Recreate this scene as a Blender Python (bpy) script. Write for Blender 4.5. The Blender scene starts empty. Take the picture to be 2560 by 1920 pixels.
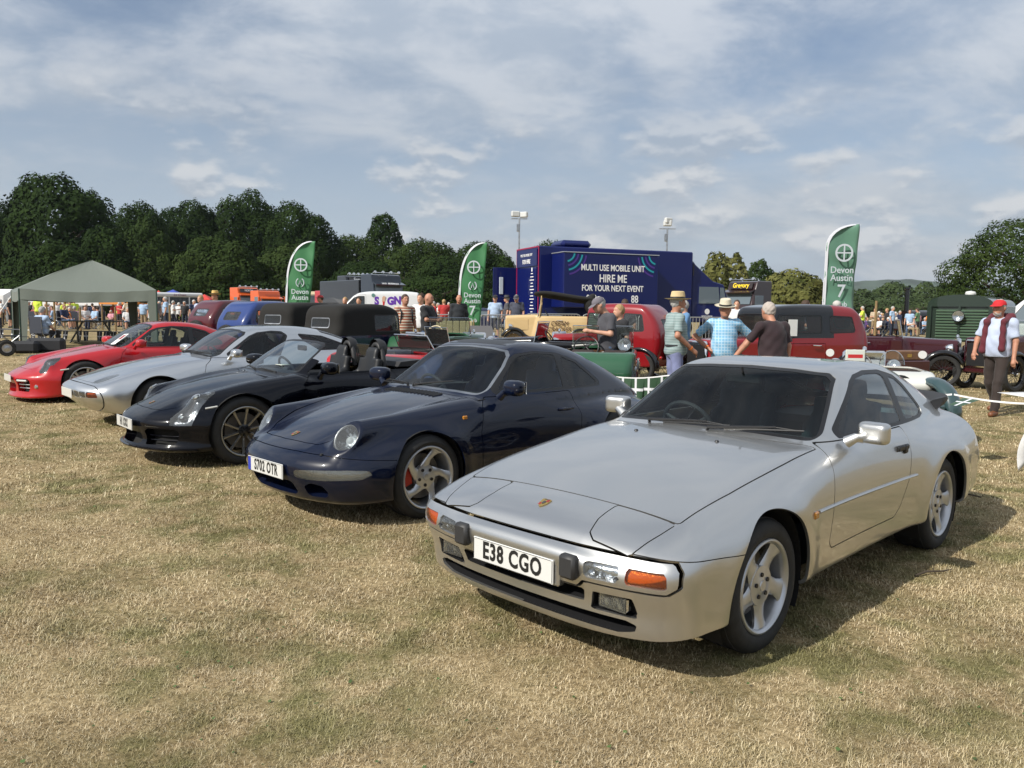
import bpy, math, random
import numpy as np
from mathutils import Vector, Matrix
R = math.radians
rnd = random.Random(7)
SC = bpy.context.scene
COL = SC.collection

# ------------------------------------------------------------------ camera
CF, CH, CP, CR = 2000.0, 1.577, 0.0919, 0.0105      # focal (px of a 2560 wide frame), height, pitch, roll
_f = Vector((0, math.cos(CP), -math.sin(CP))); _u = Vector((0, math.sin(CP), math.cos(CP))); _r = Vector((1, 0, 0))
_r2 = _r*math.cos(CR)+_u*math.sin(CR); _u2 = _u*math.cos(CR)-_r*math.sin(CR)
cd = bpy.data.cameras.new("camera"); cam = bpy.data.objects.new("camera", cd); COL.objects.link(cam)
cd.sensor_width = 36; cd.lens = 36*CF/2560; cd.clip_start = .05; cd.clip_end = 6000
M4 = Matrix.Identity(4)
for i in range(3):
    M4[i][0] = _r2[i]; M4[i][1] = _u2[i]; M4[i][2] = -_f[i]
M4[2][3] = CH
cam.matrix_world = M4
SC.camera = cam
SC.render.resolution_x = 1024; SC.render.resolution_y = 768

# ------------------------------------------------------------------ light
SUN = Vector((-.959, -.737, 1.0)).normalized()
sun_el = math.asin(SUN.z); sun_rot = math.atan2(SUN.x, SUN.y)
W = bpy.data.worlds.new("World"); SC.world = W; W.use_nodes = True
def build_world():
    nt = W.node_tree; N = nt.nodes; L = nt.links; N.clear()
    out = N.new('ShaderNodeOutputWorld'); bg = N.new('ShaderNodeBackground'); bg.inputs[1].default_value = 0.085
    sky = N.new('ShaderNodeTexSky'); sky.sky_type = 'NISHITA'; sky.sun_disc = False
    sky.sun_elevation = sun_el; sky.sun_rotation = sun_rot; sky.air_density = 1.0; sky.dust_density = 1.6; sky.ozone_density = 1.6
    tc = N.new('ShaderNodeTexCoord')
    sep = N.new('ShaderNodeSeparateXYZ'); L.new(tc.outputs['Generated'], sep.inputs[0])
    def math_(op, a, b=None, clamp=False):
        m = N.new('ShaderNodeMath'); m.operation = op; m.use_clamp = clamp
        for i, v in enumerate((a, b)):
            if v is None: continue
            if isinstance(v, (int, float)): m.inputs[i].default_value = v
            else: L.new(v, m.inputs[i])
        return m.outputs[0]
    zc = math_('MAXIMUM', sep.outputs[2], 0.0)
    den = math_('ADD', zc, 0.32)
    px = math_('DIVIDE', sep.outputs[0], den); py = math_('DIVIDE', sep.outputs[1], den)
    cmb = N.new('ShaderNodeCombineXYZ'); L.new(px, cmb.inputs[0]); L.new(py, cmb.inputs[1])
    def noise(scale, detail, rough, dist, loc, sc=(1, 1, 1)):
        mp = N.new('ShaderNodeMapping'); mp.inputs['Location'].default_value = loc; mp.inputs['Scale'].default_value = sc
        mp.inputs['Rotation'].default_value = (0, 0, R(-18))
        L.new(cmb.outputs[0], mp.inputs[0])
        n = N.new('ShaderNodeTexNoise'); n.inputs['Scale'].default_value = scale; n.inputs['Detail'].default_value = detail
        n.inputs['Roughness'].default_value = rough; n.inputs['Distortion'].default_value = dist
        L.new(mp.outputs[0], n.inputs['Vector']); return n.outputs[0]
    def ramp(v, a, b, c0=0, c1=1):
        m = N.new('ShaderNodeMapRange'); m.interpolation_type = 'SMOOTHSTEP'
        m.inputs[1].default_value = a; m.inputs[2].default_value = b; m.inputs[3].default_value = c0; m.inputs[4].default_value = c1
        L.new(v, m.inputs[0]); return m.outputs[0]
    # sheets of thin high cloud, broad and soft
    n1 = noise(1.35, 7, .55, .25, (3.1, 1.2, 0), (.85, 1.1, 1)); n2 = noise(4.6, 9, .60, .25, (7, 2, 0), (.85, 1.1, 1))
    base = math_('ADD', math_('MULTIPLY', n1, .76), math_('MULTIPLY', n2, .24))
    bx = ramp(sep.outputs[0], -.55, .45, -.035, .045)
    high = ramp(math_('ADD', base, math_('ADD', bx, ramp(zc, .10, .40, -.03, .085))), .38, .60)
    # cumulus near the horizon: flat-based puffs
    def cum(loc, scale, lo_, hi_):
        mp = N.new('ShaderNodeMapping'); mp.inputs['Scale'].default_value = scale; mp.inputs['Location'].default_value = loc
        L.new(tc.outputs['Generated'], mp.inputs[0])
        n3 = N.new('ShaderNodeTexNoise'); n3.inputs['Scale'].default_value = 1.0; n3.inputs['Detail'].default_value = 9; n3.inputs['Roughness'].default_value = .50
        L.new(mp.outputs[0], n3.inputs['Vector']); return n3.outputs[0]
    c1 = cum((2.3, .2, .6), (7.0, 7.0, 15.0), 0, 0); c2 = cum((2.3, .2, .72), (7.0, 7.0, 15.0), 0, 0)
    cr = math_('ADD', c1, ramp(sep.outputs[0], -.5, .5, -.02, .05))
    low = math_('MULTIPLY', ramp(cr, .52, .63), math_('MULTIPLY', ramp(zc, .035, .08), ramp(zc, .16, .30, 1, 0)))
    low = math_('MULTIPLY', low, .66)
    # haze towards the horizon
    hz = ramp(zc, 0.0, .36, .85, .12)
    cloudcol = N.new('ShaderNodeMixRGB'); L.new(ramp(n2, .38, .62), cloudcol.inputs[0])
    cloudcol.inputs[1].default_value = (6.2, 7.0, 8.0, 1); cloudcol.inputs[2].default_value = (8.8, 9.2, 9.7, 1)
    bright = ramp(zc, .05, .45, .66, 1.02)
    cb = N.new('ShaderNodeVectorMath'); cb.operation = 'SCALE'; L.new(cloudcol.outputs[0], cb.inputs[0]); L.new(bright, cb.inputs['Scale'])
    mxh = N.new('ShaderNodeMixRGB'); L.new(hz, mxh.inputs[0]); L.new(sky.outputs[0], mxh.inputs[1]); mxh.inputs[2].default_value = (5.1, 5.7, 6.35, 1)
    blue = N.new('ShaderNodeMixRGB'); blue.blend_type = 'MULTIPLY'; blue.inputs[0].default_value = 1; L.new(mxh.outputs[0], blue.inputs[1]); blue.inputs[2].default_value = (1.04, 1.07, 1.12, 1)
    mx1 = N.new('ShaderNodeMixRGB'); L.new(math_('MULTIPLY', high, .72), mx1.inputs[0]); L.new(blue.outputs[0], mx1.inputs[1]); L.new(cb.outputs[0], mx1.inputs[2])
    cc = N.new('ShaderNodeMixRGB'); L.new(ramp(math_('SUBTRACT', c1, c2), -.04, .05), cc.inputs[0]); cc.inputs[1].default_value = (4.6, 5.1, 5.8, 1); cc.inputs[2].default_value = (7.9, 7.95, 8.0, 1)
    mx = N.new('ShaderNodeMixRGB'); L.new(low, mx.inputs[0]); L.new(mx1.outputs[0], mx.inputs[1]); L.new(cc.outputs[0], mx.inputs[2])
    L.new(mx.outputs[0], bg.inputs[0]); L.new(bg.outputs[0], out.inputs[0])
build_world()
sd = bpy.data.lights.new("sun", 'SUN'); sd.energy = 5.0; sd.angle = R(.53); sd.color = (1, .955, .87)
so = bpy.data.objects.new("sun", sd); COL.objects.link(so)
so.rotation_euler = (-SUN).to_track_quat('-Z', 'Y').to_euler(); so.location = (0, 0, 30)
SC.view_settings.view_transform = 'Standard'; SC.view_settings.look = 'None'
SC.view_settings.exposure = 0.12; SC.view_settings.gamma = 1; SC.view_settings.use_curve_mapping = False
try:
    SC.cycles.max_bounces = 7; SC.cycles.transparent_max_bounces = 24; SC.cycles.glossy_bounces = 4; SC.cycles.diffuse_bounces = 3
    SC.cycles.use_denoising = True
except Exception: pass

def pray(u, v):                       # direction of a pixel of the 2560x1920 frame
    u = float(u); v = float(v); return _f + (u-1280)/CF*_r2 - (v-960)/CF*_u2
def smooth01(t): t = min(1, max(0, t)); return t*t*(3-2*t)
def gh(x, y):                         # ground height: nearly level, a slight swell behind the vintage cars
    return .36*smooth01((y-10)/24)*(1-smooth01((y-36)/34))
def at(u, Y):                         # ground point seen in the column u (2560 frame) at distance Y
    d = pray(u, 776); X = d.x/d.y*Y
    return X, Y, gh(X, Y)
def atz(u, v, Y):                     # point on the ray of a pixel at distance Y
    d = pray(u, v); t = Y/d.y
    return Vector((d.x*t, Y, CH+d.z*t))
# ------------------------------------------------------------------ materials
MATS = {}
def _new(name):
    m = bpy.data.materials.new(name); m.use_nodes = True
    b = m.node_tree.nodes['Principled BSDF']; return m, b
def mat(name, col=(.5, .5, .5), rough=.5, metal=0., coat=0., var=0., vscale=8., bump=0., bscale=40., spec=.5, alpha=1., emit=None, coat_rough=.03, sheen=0.):
    if name in MATS: return MATS[name]
    m, b = _new(name); nt = m.node_tree; L = nt.links
    b.inputs['Base Color'].default_value = (*col, 1); b.inputs['Roughness'].default_value = rough; b.inputs['Metallic'].default_value = metal
    b.inputs['Coat Weight'].default_value = coat; b.inputs['Coat Roughness'].default_value = coat_rough
    b.inputs['Specular IOR Level'].default_value = spec
    tc = nt.nodes.new('ShaderNodeTexCoord')
    if var > 0:
        n = nt.nodes.new('ShaderNodeTexNoise'); n.inputs['Scale'].default_value = vscale; n.inputs['Detail'].default_value = 5
        L.new(tc.outputs['Object'], n.inputs['Vector'])
        mr = nt.nodes.new('ShaderNodeMapRange'); mr.inputs[1].default_value = .3; mr.inputs[2].default_value = .7
        mr.inputs[3].default_value = 1-var; mr.inputs[4].default_value = 1+var; L.new(n.outputs[0], mr.inputs[0])
        s = nt.nodes.new('ShaderNodeVectorMath'); s.operation = 'SCALE'; s.inputs[0].default_value = col; L.new(mr.outputs[0], s.inputs['Scale'])
        L.new(s.outputs[0], b.inputs['Base Color'])
        mr2 = nt.nodes.new('ShaderNodeMapRange'); mr2.inputs[3].default_value = max(0, rough-.06); mr2.inputs[4].default_value = min(1, rough+.08)
        L.new(n.outputs[0], mr2.inputs[0]); L.new(mr2.outputs[0], b.inputs['Roughness'])
    if bump > 0:
        n = nt.nodes.new('ShaderNodeTexNoise'); n.inputs['Scale'].default_value = bscale; n.inputs['Detail'].default_value = 4
        L.new(tc.outputs['Object'], n.inputs['Vector'])
        bp = nt.nodes.new('ShaderNodeBump'); bp.inputs['Strength'].default_value = bump; bp.inputs['Distance'].default_value = .01
        L.new(n.outputs[0], bp.inputs['Height']); L.new(bp.outputs[0], b.inputs['Normal'])
    if sheen: b.inputs['Sheen Weight'].default_value = sheen
    if emit: b.inputs['Emission Color'].default_value = (*emit[0], 1); b.inputs['Emission Strength'].default_value = emit[1]
    MATS[name] = m; return m
def paint(name, col, metal=.0, rough=.35, dust=.10, coat=1.0, spec=None):
    """car paint: base coat with fine flake and lacquer, and a thin uneven film of dust"""
    if name in MATS: return MATS[name]
    m, b = _new(name); nt = m.node_tree; L = nt.links
    tc = nt.nodes.new('ShaderNodeTexCoord')
    n = nt.nodes.new('ShaderNodeTexNoise'); n.inputs['Scale'].default_value = 2.2; n.inputs['Detail'].default_value = 9; n.inputs['Roughness'].default_value = .65
    L.new(tc.outputs['Object'], n.inputs['Vector'])
    geo = nt.nodes.new('ShaderNodeSeparateXYZ'); L.new(tc.outputs['Object'], geo.inputs[0])
    low = nt.nodes.new('ShaderNodeMapRange'); low.inputs[1].default_value = .55; low.inputs[2].default_value = .15; low.inputs[3].default_value = 0; low.inputs[4].default_value = .35
    L.new(geo.outputs[2], low.inputs[0])
    mr = nt.nodes.new('ShaderNodeMapRange'); mr.inputs[1].default_value = .35; mr.inputs[2].default_value = .8; mr.inputs[3].default_value = 0; mr.inputs[4].default_value = dust
    L.new(n.outputs[0], mr.inputs[0])
    ad = nt.nodes.new('ShaderNodeMath'); ad.operation = 'MULTIPLY_ADD'; L.new(low.outputs[0], ad.inputs[0]); L.new(n.outputs[0], ad.inputs[1]); L.new(mr.outputs[0], ad.inputs[2])
    ad.use_clamp = True
    sc = nt.nodes.new('ShaderNodeMath'); sc.operation = 'MULTIPLY'; L.new(ad.outputs[0], sc.inputs[0]); sc.inputs[1].default_value = min(1, dust*6)
    mx = nt.nodes.new('ShaderNodeMixRGB'); L.new(sc.outputs[0], mx.inputs[0]); mx.inputs[1].default_value = (*col, 1); mx.inputs[2].default_value = (.33, .27, .18, 1)
    L.new(mx.outputs[0], b.inputs['Base Color'])
    mm = nt.nodes.new('ShaderNodeMapRange'); mm.inputs[3].default_value = metal; mm.inputs[4].default_value = metal*.3; L.new(sc.outputs[0], mm.inputs[0]); L.new(mm.outputs[0], b.inputs['Metallic'])
    b.inputs['Roughness'].default_value = rough
    b.inputs['Coat Weight'].default_value = coat
    b.inputs['Coat IOR'].default_value = 1.75 if metal > .5 else 1.5
    b.inputs['Specular IOR Level'].default_value = spec if spec is not None else .25 if metal < .5 else .5
    cr = nt.nodes.new('ShaderNodeMapRange'); cr.inputs[3].default_value = .03; cr.inputs[4].default_value = .28; L.new(sc.outputs[0], cr.inputs[0]); L.new(cr.outputs[0], b.inputs['Coat Roughness'])
    MATS[name] = m; return m
def glass(name, tint=(.75, .85, .85), refl=1.0, dusty=.04, shade=None):
    """window pane: see-through with fresnel reflection and a little haze of dust"""
    if name in MATS: return MATS[name]
    m = bpy.data.materials.new(name); m.use_nodes = True; nt = m.node_tree; N = nt.nodes; L = nt.links; N.clear()
    out = N.new('ShaderNodeOutputMaterial'); tr = N.new('ShaderNodeBsdfTransparent'); gl = N.new('ShaderNodeBsdfGlossy'); gl.inputs['Roughness'].default_value = .015
    fr = N.new('ShaderNodeFresnel'); fr.inputs[0].default_value = 1.52
    mu = N.new('ShaderNodeMath'); mu.operation = 'MULTIPLY'; mu.inputs[1].default_value = 1.25*refl; mu.use_clamp = True; L.new(fr.outputs[0], mu.inputs[0])
    df = N.new('ShaderNodeBsdfDiffuse'); df.inputs[0].default_value = (.35, .36, .35, 1)
    tr.inputs[0].default_value = (*tint, 1)
    if shade:                                    # tinted band along the top of the screen (object z above shade[0])
        tc = N.new('ShaderNodeTexCoord'); sp = N.new('ShaderNodeSeparateXYZ'); L.new(tc.outputs['Object'], sp.inputs[0])
        mr = N.new('ShaderNodeMapRange'); mr.inputs[1].default_value = shade[0]; mr.inputs[2].default_value = shade[1]; L.new(sp.outputs[2], mr.inputs[0])
        mc = N.new('ShaderNodeMixRGB'); L.new(mr.outputs[0], mc.inputs[0]); mc.inputs[1].default_value = (*tint, 1); mc.inputs[2].default_value = (.08, .2, .2, 1)
        L.new(mc.outputs[0], tr.inputs[0])
    m1 = N.new('ShaderNodeMixShader'); m1.inputs[0].default_value = dusty; L.new(tr.outputs[0], m1.inputs[1]); L.new(df.outputs[0], m1.inputs[2])
    m2 = N.new('ShaderNodeMixShader'); L.new(mu.outputs[0], m2.inputs[0]); L.new(m1.outputs[0], m2.inputs[1]); L.new(gl.outputs[0], m2.inputs[2])
    L.new(m2.outputs[0], out.inputs[0]); MATS[name] = m; return m
black = mat('black_plastic', (.012, .012, .013), .45)
rubber = mat('rubber', (.018, .018, .018), .75, var=.3, vscale=20, bump=.15, bscale=60)
seal = mat('rubber_seal', (.008, .008, .009), .4)
dark = mat('dark_void', (.006, .006, .006), .9)
chrome = mat('chrome', (.82, .82, .82), .06, 1.0)
steel = mat('steel', (.42, .43, .44), .32, 1.0, var=.2)
alu = mat('aluminium_wheel', (.50, .51, .53), .30, .75, .5, var=.08, vscale=14)
alu_dark = mat('dark_wheel', (.02, .021, .023), .3, .5, .6)
grey_cloth = mat('grey_seat_cloth', (.07, .072, .08), .9, bump=.3, bscale=120)
blue_leather = mat('blue_leather', (.035, .055, .13), .45, bump=.2, bscale=80)
dash_m = mat('dashboard_black', (.022, .023, .026), .7, bump=.2, bscale=150)
lens_clear = glass('lamp_glass', (.86, .88, .88), 1.3, .10)
reflector = mat('lamp_reflector', (.75, .77, .8), .12, 1.0, bump=.6, bscale=30)
amber = mat('amber_lens', (.42, .16, .008), .15, 0, 1.0, bump=.4, bscale=90)
red_lens = mat('red_lens', (.4, .01, .01), .15, 0, 1.0)
plate_white = mat('plate_white', (.60, .60, .58), .3, 0, .5)
plate_black = mat('plate_letter', (.01, .01, .01), .5)

# ------------------------------------------------------------------ object helpers
def link(o, parent=None):
    COL.objects.link(o)
    if parent: o.parent = parent
    return o
def tag(o, label=None, cat=None, group=None, kind=None):
    if label: o['label'] = label
    if cat: o['category'] = cat
    if group: o['group'] = group
    if kind: o['kind'] = kind
    return o
def empty(name, loc, rz=0., label=None, cat=None, group=None):
    o = bpy.data.objects.new(name, None); o.empty_display_size = .2; link(o)
    o.location = loc; o.rotation_euler = (0, 0, rz); return tag(o, label, cat, group)
def meshobj(name, V, F, m, parent=None, smooth=True, normals=None, mats=None, mi=None):
    me = bpy.data.meshes.new(name)
    V = np.asarray(V, np.float32); 
    if isinstance(F, np.ndarray):
        n, k = F.shape
        me.vertices.add(len(V)); me.vertices.foreach_set('co', V.ravel())
        me.loops.add(n*k); me.loops.foreach_set('vertex_index', F.astype(np.int32).ravel())
        me.polygons.add(n); me.polygons.foreach_set('loop_start', np.arange(0, n*k, k, dtype=np.int32)); me.polygons.foreach_set('loop_total', np.full(n, k, np.int32))
        me.update(calc_edges=True)
    else:
        me.from_pydata([tuple(v) for v in V.tolist()], [], F)
    if smooth: me.polygons.foreach_set('use_smooth', np.ones(len(me.polygons), bool))
    for q in (mats or [m]): me.materials.append(q)
    if mi is not None: me.polygons.foreach_set('material_index', np.asarray(mi, np.int32))
    if normals is not None: me.normals_split_custom_set_from_vertices(normals.tolist())
    me.update()
    return link(bpy.data.objects.new(name, me), parent)
class MB:
    """collects simple solids into one mesh"""
    def __init__(s): s.v = []; s.f = []
    def add(s, V, F, M=None):
        o = len(s.v)
        for p in V:
            p = Vector(p)
            if M is not None: p = M @ p
            s.v.append(tuple(p))
        for f in F: s.f.append([i+o for i in f])
        return s
    def box(s, c, d, rz=0., bev=0., M=None, taper=None):
        hx, hy, hz = d[0]/2, d[1]/2, d[2]/2; T = Matrix.Translation(c) @ Matrix.Rotation(rz, 4, 'Z')
        if M is not None: T = M @ T
        if bev <= 0:
            tx, ty = taper or (1, 1)
            V = [(-hx, -hy, -hz), (hx, -hy, -hz), (hx, hy, -hz), (-hx, hy, -hz), (-hx*tx, -hy*ty, hz), (hx*tx, -hy*ty, hz), (hx*tx, hy*ty, hz), (-hx*tx, hy*ty, hz)]
            return s.add(V, [(3, 2, 1, 0), (4, 5, 6, 7), (0, 1, 5, 4), (1, 2, 6, 5), (2, 3, 7, 6), (3, 0, 4, 7)], T)
        b = min(bev, hx*.98, hy*.98, hz*.98); V = []; idx = {}
        for sx in (-1, 1):
            for sy in (-1, 1):
                for sz in (-1, 1):
                    for a in range(3):
                        p = [sx*hx, sy*hy, sz*hz]
                        for k in range(3):
                            if k != a: p[k] -= (sx, sy, sz)[k]*b
                        idx[(sx, sy, sz, a)] = len(V); V.append(p)
        F = []
        for a in range(3):
            o1, o2 = (a+1) % 3, (a+2) % 3
            for sg in (-1, 1):
                q = []
                for (p, r) in ((-1, -1), (1, -1), (1, 1), (-1, 1)):
                    k = [0, 0, 0]; k[a] = sg; k[o1] = p; k[o2] = r; q.append(idx[(*k, a)])
                F.append(q if sg > 0 else q[::-1])
        for a in range(3):
            o1, o2 = (a+1) % 3, (a+2) % 3
            for p in (-1, 1):
                for r in (-1, 1):
                    k0 = [0, 0, 0]; k0[o1] = p; k0[o2] = r; k1 = list(k0); k0[a] = -1; k1[a] = 1
                    q = [idx[(*k0, o1)], idx[(*k1, o1)], idx[(*k1, o2)], idx[(*k0, o2)]]
                    F.append(q if p*r < 0 else q[::-1])
        for sx in (-1, 1):
            for sy in (-1, 1):
                for sz in (-1, 1):
                    q = [idx[(sx, sy, sz, a)] for a in range(3)]
                    F.append(q if sx*sy*sz > 0 else q[::-1])
        return s.add(V, F, T)
    def tube(s, pts, r, n=8, cap=True, closed=False):
        pts = [Vector(p) for p in pts]; N = len(pts); rr = r if isinstance(r, (list, tuple)) else [r]*N
        o = len(s.v); up = None
        for i, p in enumerate(pts):
            a = pts[(i-1) % N] if (closed or i > 0) else p; b = pts[(i+1) % N] if (closed or i < N-1) else p
            t = (b-a).normalized()
            if up is None: up = Vector((0, 0, 1)) if abs(t.z) < .9 else Vector((1, 0, 0))
            x = t.cross(up).normalized(); y = x.cross(t).normalized(); up = y
            for k in range(n):
                q = 2*math.pi*k/n; s.v.append(tuple(p+(x*math.cos(q)+y*math.sin(q))*rr[i]))
        for i in range(N if closed else N-1):
            j = (i+1) % N
            for k in range(n):
                l = (k+1) % n; s.f.append([o+i*n+k, o+i*n+l, o+j*n+l, o+j*n+k])
        if cap and not closed:
            s.f.append([o+k for k in range(n)][::-1]); s.f.append([o+(N-1)*n+k for k in range(n)])
        return s
    def lathe(s, prof, n=32, M=None, axis='Z', closed=False):
        """prof: (radius, height) pairs turned round the axis"""
        V = []; F = []
        for r, h in prof:
            for k in range(n):
                q = 2*math.pi*k/n; c, d = r*math.cos(q), r*math.sin(q)
                V.append((c, d, h) if axis == 'Z' else ((d, h, c) if axis == 'Y' else (h, c, d)))
        m = len(prof)
        for i in range(m if closed else m-1):
            j = (i+1) % m
            for k in range(n):
                l = (k+1) % n; F.append([i*n+k, i*n+l, j*n+l, j*n+k])
        return s.add(V, F, M)
    def prism(s, poly, a, b, plane='xz', M=None):
        """polygon extruded from a to b across its plane"""
        n = len(poly); V = []
        for t in (a, b):
            for p in poly:
                V.append({'xz': (p[0], t, p[1]), 'yz': (t, p[0], p[1]), 'xy': (p[0], p[1], t)}[plane])
        F = [list(range(n))[::-1], list(range(n, 2*n))]+[[i, (i+1) % n, (i+1) % n+n, i+n] for i in range(n)]
        return s.add(V, F, M)
    def obj(s, name, m, parent=None, smooth=False):
        o = meshobj(name, s.v, s.f, m, parent, smooth)
        if smooth: smooth_angle(o.data)
        return o
def smooth_angle(me, ang=R(38)):
    try: me.set_sharp_from_angle(angle=ang)
    except Exception: pass
def text(s, size, m, parent, M, name='lettering', ext=.001, sx=1., align='CENTER', font_shear=0., bold=0., spacing=1.):
    cu = bpy.data.curves.new('t', 'FONT'); cu.body = s; cu.size = size; cu.extrude = ext; cu.align_x = align; cu.align_y = 'CENTER'; cu.shear = font_shear; cu.offset = bold
    cu.space_character = spacing; cu.resolution_u = 3
    o = bpy.data.objects.new('t', cu); COL.objects.link(o); bpy.context.view_layer.update()
    dg = bpy.context.evaluated_depsgraph_get(); me = bpy.data.meshes.new_from_object(o.evaluated_get(dg)); COL.objects.unlink(o); bpy.data.objects.remove(o)
    me.transform(M @ Matrix.Diagonal((sx, 1, 1, 1))); me.materials.clear(); me.materials.append(m); me.name = name
    return link(bpy.data.objects.new(name, me), parent)
def copy_tree(o, parent=None):
    c = o.copy(); COL.objects.link(c)
    if parent: c.parent = parent
    for ch in list(o.children): copy_tree(ch, c)
    return c

# ------------------------------------------------------------------ smooth solids from distance functions
def spl(*k):
    """natural cubic spline through (x, y) knots, straight on beyond the ends"""
    k = sorted(k); x = np.array([a for a, b in k], float); y = np.array([b for a, b in k], float); n = len(x)
    h = np.diff(x); A = np.zeros((n, n)); b = np.zeros(n); A[0, 0] = A[-1, -1] = 1
    for i in range(1, n-1):
        A[i, i-1] = h[i-1]; A[i, i] = 2*(h[i-1]+h[i]); A[i, i+1] = h[i]; b[i] = 6*((y[i+1]-y[i])/h[i]-(y[i]-y[i-1])/h[i-1])
    m = np.linalg.solve(A, b)
    s0 = (y[1]-y[0])/h[0]-h[0]*m[1]/6; s1 = (y[-1]-y[-2])/h[-1]+h[-1]*m[-2]/6
    def f(t):
        t = np.asarray(t, float); i = np.clip(np.searchsorted(x, t)-1, 0, n-2); H = h[i]; a = (x[i+1]-t)/H; c = (t-x[i])/H
        r = a*y[i]+c*y[i+1]+((a**3-a)*m[i]+(c**3-c)*m[i+1])*H*H/6
        r = np.where(t < x[0], y[0]+s0*(t-x[0]), r); return np.where(t > x[-1], y[-1]+s1*(t-x[-1]), r)
    return f
def smax(a, b, k):
    h = np.maximum(k-np.abs(a-b), 0); return np.maximum(a, b)+h*h/(4*k)
def smin(a, b, k): return -smax(-a, -b, k)
def bump(t): return np.exp(-t*t)
def grad(F, P, e=1e-3):
    G = np.empty_like(P)
    for k in range(3):
        D = np.zeros(3); D[k] = e
        G[:, k] = (F(*(P+D).T)-F(*(P-D).T))/(2*e)
    return G
def nrm(G): return G/np.maximum(np.linalg.norm(G, axis=1, keepdims=True), 1e-9)
def surfnet(F, lo, hi, h, it=3):
    ax = [np.arange(lo[i], hi[i]+h, h) for i in range(3)]; n = [len(a) for a in ax]
    val = np.empty(n, np.float32)
    for i0 in range(0, n[0], 24):
        X, Y, Z = np.meshgrid(ax[0][i0:i0+24], ax[1], ax[2], indexing='ij'); val[i0:i0+24] = F(X, Y, Z)
    ins = val < 0
    corners = [(a, b, c) for a in (0, 1) for b in (0, 1) for c in (0, 1)]
    def sl(A, c): return A[c[0]:n[0]-1+c[0], c[1]:n[1]-1+c[1], c[2]:n[2]-1+c[2]]
    cnt = sum(sl(ins, c).astype(np.int8) for c in corners)
    act = (cnt > 0) & (cnt < 8); idx = np.argwhere(act); vid = -np.ones(act.shape, np.int64); vid[act] = np.arange(len(idx))
    cv = np.stack([val[idx[:, 0]+c[0], idx[:, 1]+c[1], idx[:, 2]+c[2]] for c in corners], 1)
    acc = np.zeros((len(idx), 3)); num = np.zeros(len(idx))
    for i, a in enumerate(corners):
        for j, b in enumerate(corners):
            if j > i and sum(abs(a[k]-b[k]) for k in range(3)) == 1:
                va, vb = cv[:, i], cv[:, j]; cr = (va < 0) != (vb < 0); t = np.where(cr, va/np.where(cr, va-vb, 1), 0)
                p = np.array(a)+t[:, None]*(np.array(b)-np.array(a)); acc += np.where(cr[:, None], p, 0); num += cr
    V = np.array(lo)+(idx+acc/num[:, None])*h
    Q = []
    for a in range(3):
        b, c = (a+1) % 3, (a+2) % 3
        s0 = [slice(None)]*3; s1 = [slice(None)]*3; s0[a] = slice(0, -1); s1[a] = slice(1, None)
        e = ins[tuple(s0)] != ins[tuple(s1)]; E = np.argwhere(e)
        ok = (E[:, b] > 0) & (E[:, c] > 0) & (E[:, b] < n[b]-1) & (E[:, c] < n[c]-1); E = E[ok]
        fl = ins[tuple(E.T)]
        q = []
        for db, dc in ((-1, -1), (0, -1), (0, 0), (-1, 0)):
            k = E.copy(); k[:, b] += db; k[:, c] += dc; q.append(vid[tuple(k.T)])
        q = np.stack(q, 1); q[~fl] = q[~fl][:, ::-1]; Q.append(q)
    Q = np.concatenate(Q)
    for _ in range(it):
        G = grad(F, V); g2 = np.maximum((G*G).sum(1), .15); d = -F(*V.T)/g2
        step = G*d[:, None]; L = np.linalg.norm(step, axis=1, keepdims=True); step *= np.minimum(1, h*.7/np.maximum(L, 1e-9)); V = V+step
    return V, Q
def tris(Q): return np.concatenate([Q[:, [0, 1, 2]], Q[:, [0, 2, 3]]])
def compact(V, T):
    u, inv = np.unique(T, return_inverse=True); return V[u], inv.reshape(T.shape)
def clip(V, T, phi):
    """split a triangle mesh along phi = 0 -> (inside, outside)"""
    s = phi < 0; c = s[T].sum(1)
    Ti = T[c == 3]; To = T[c == 0]; X = T[(c > 0) & (c < 3)]
    if len(X) == 0:
        return (compact(V, Ti) if len(Ti) else (V[:0], T[:0])), (compact(V, To) if len(To) else (V[:0], T[:0]))
    sx = s[X]; odd = np.where(sx.sum(1) == 1, np.argmax(sx, 1), np.argmin(sx, 1)); r = np.arange(len(X))
    A = X[r, odd]; B = X[r, (odd+1) % 3]; C = X[r, (odd+2) % 3]
    def edge(p, q):
        lo = np.minimum(p, q); hi = np.maximum(p, q); return lo.astype(np.int64)*len(V)+hi
    e1, e2 = edge(A, B), edge(A, C); ue, inv = np.unique(np.concatenate([e1, e2]), return_inverse=True)
    p, q = ue//len(V), ue % len(V); t = np.clip(phi[p]/(phi[p]-phi[q]), .001, .999)[:, None]
    NV = V[p]*(1-t)+V[q]*t; V2 = np.concatenate([V, NV]); i1 = inv[:len(X)]+len(V); i2 = inv[len(X):]+len(V)
    tA = np.stack([A, i1, i2], 1); tB = np.stack([i1, B, C], 1); tC = np.stack([i1, C, i2], 1)
    ain = s[A]
    Ti = np.concatenate([Ti, tA[ain], tB[~ain], tC[~ain]]); To = np.concatenate([To, tA[~ain], tB[ain], tC[ain]])
    return compact(V2, Ti), compact(V2, To)
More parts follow.
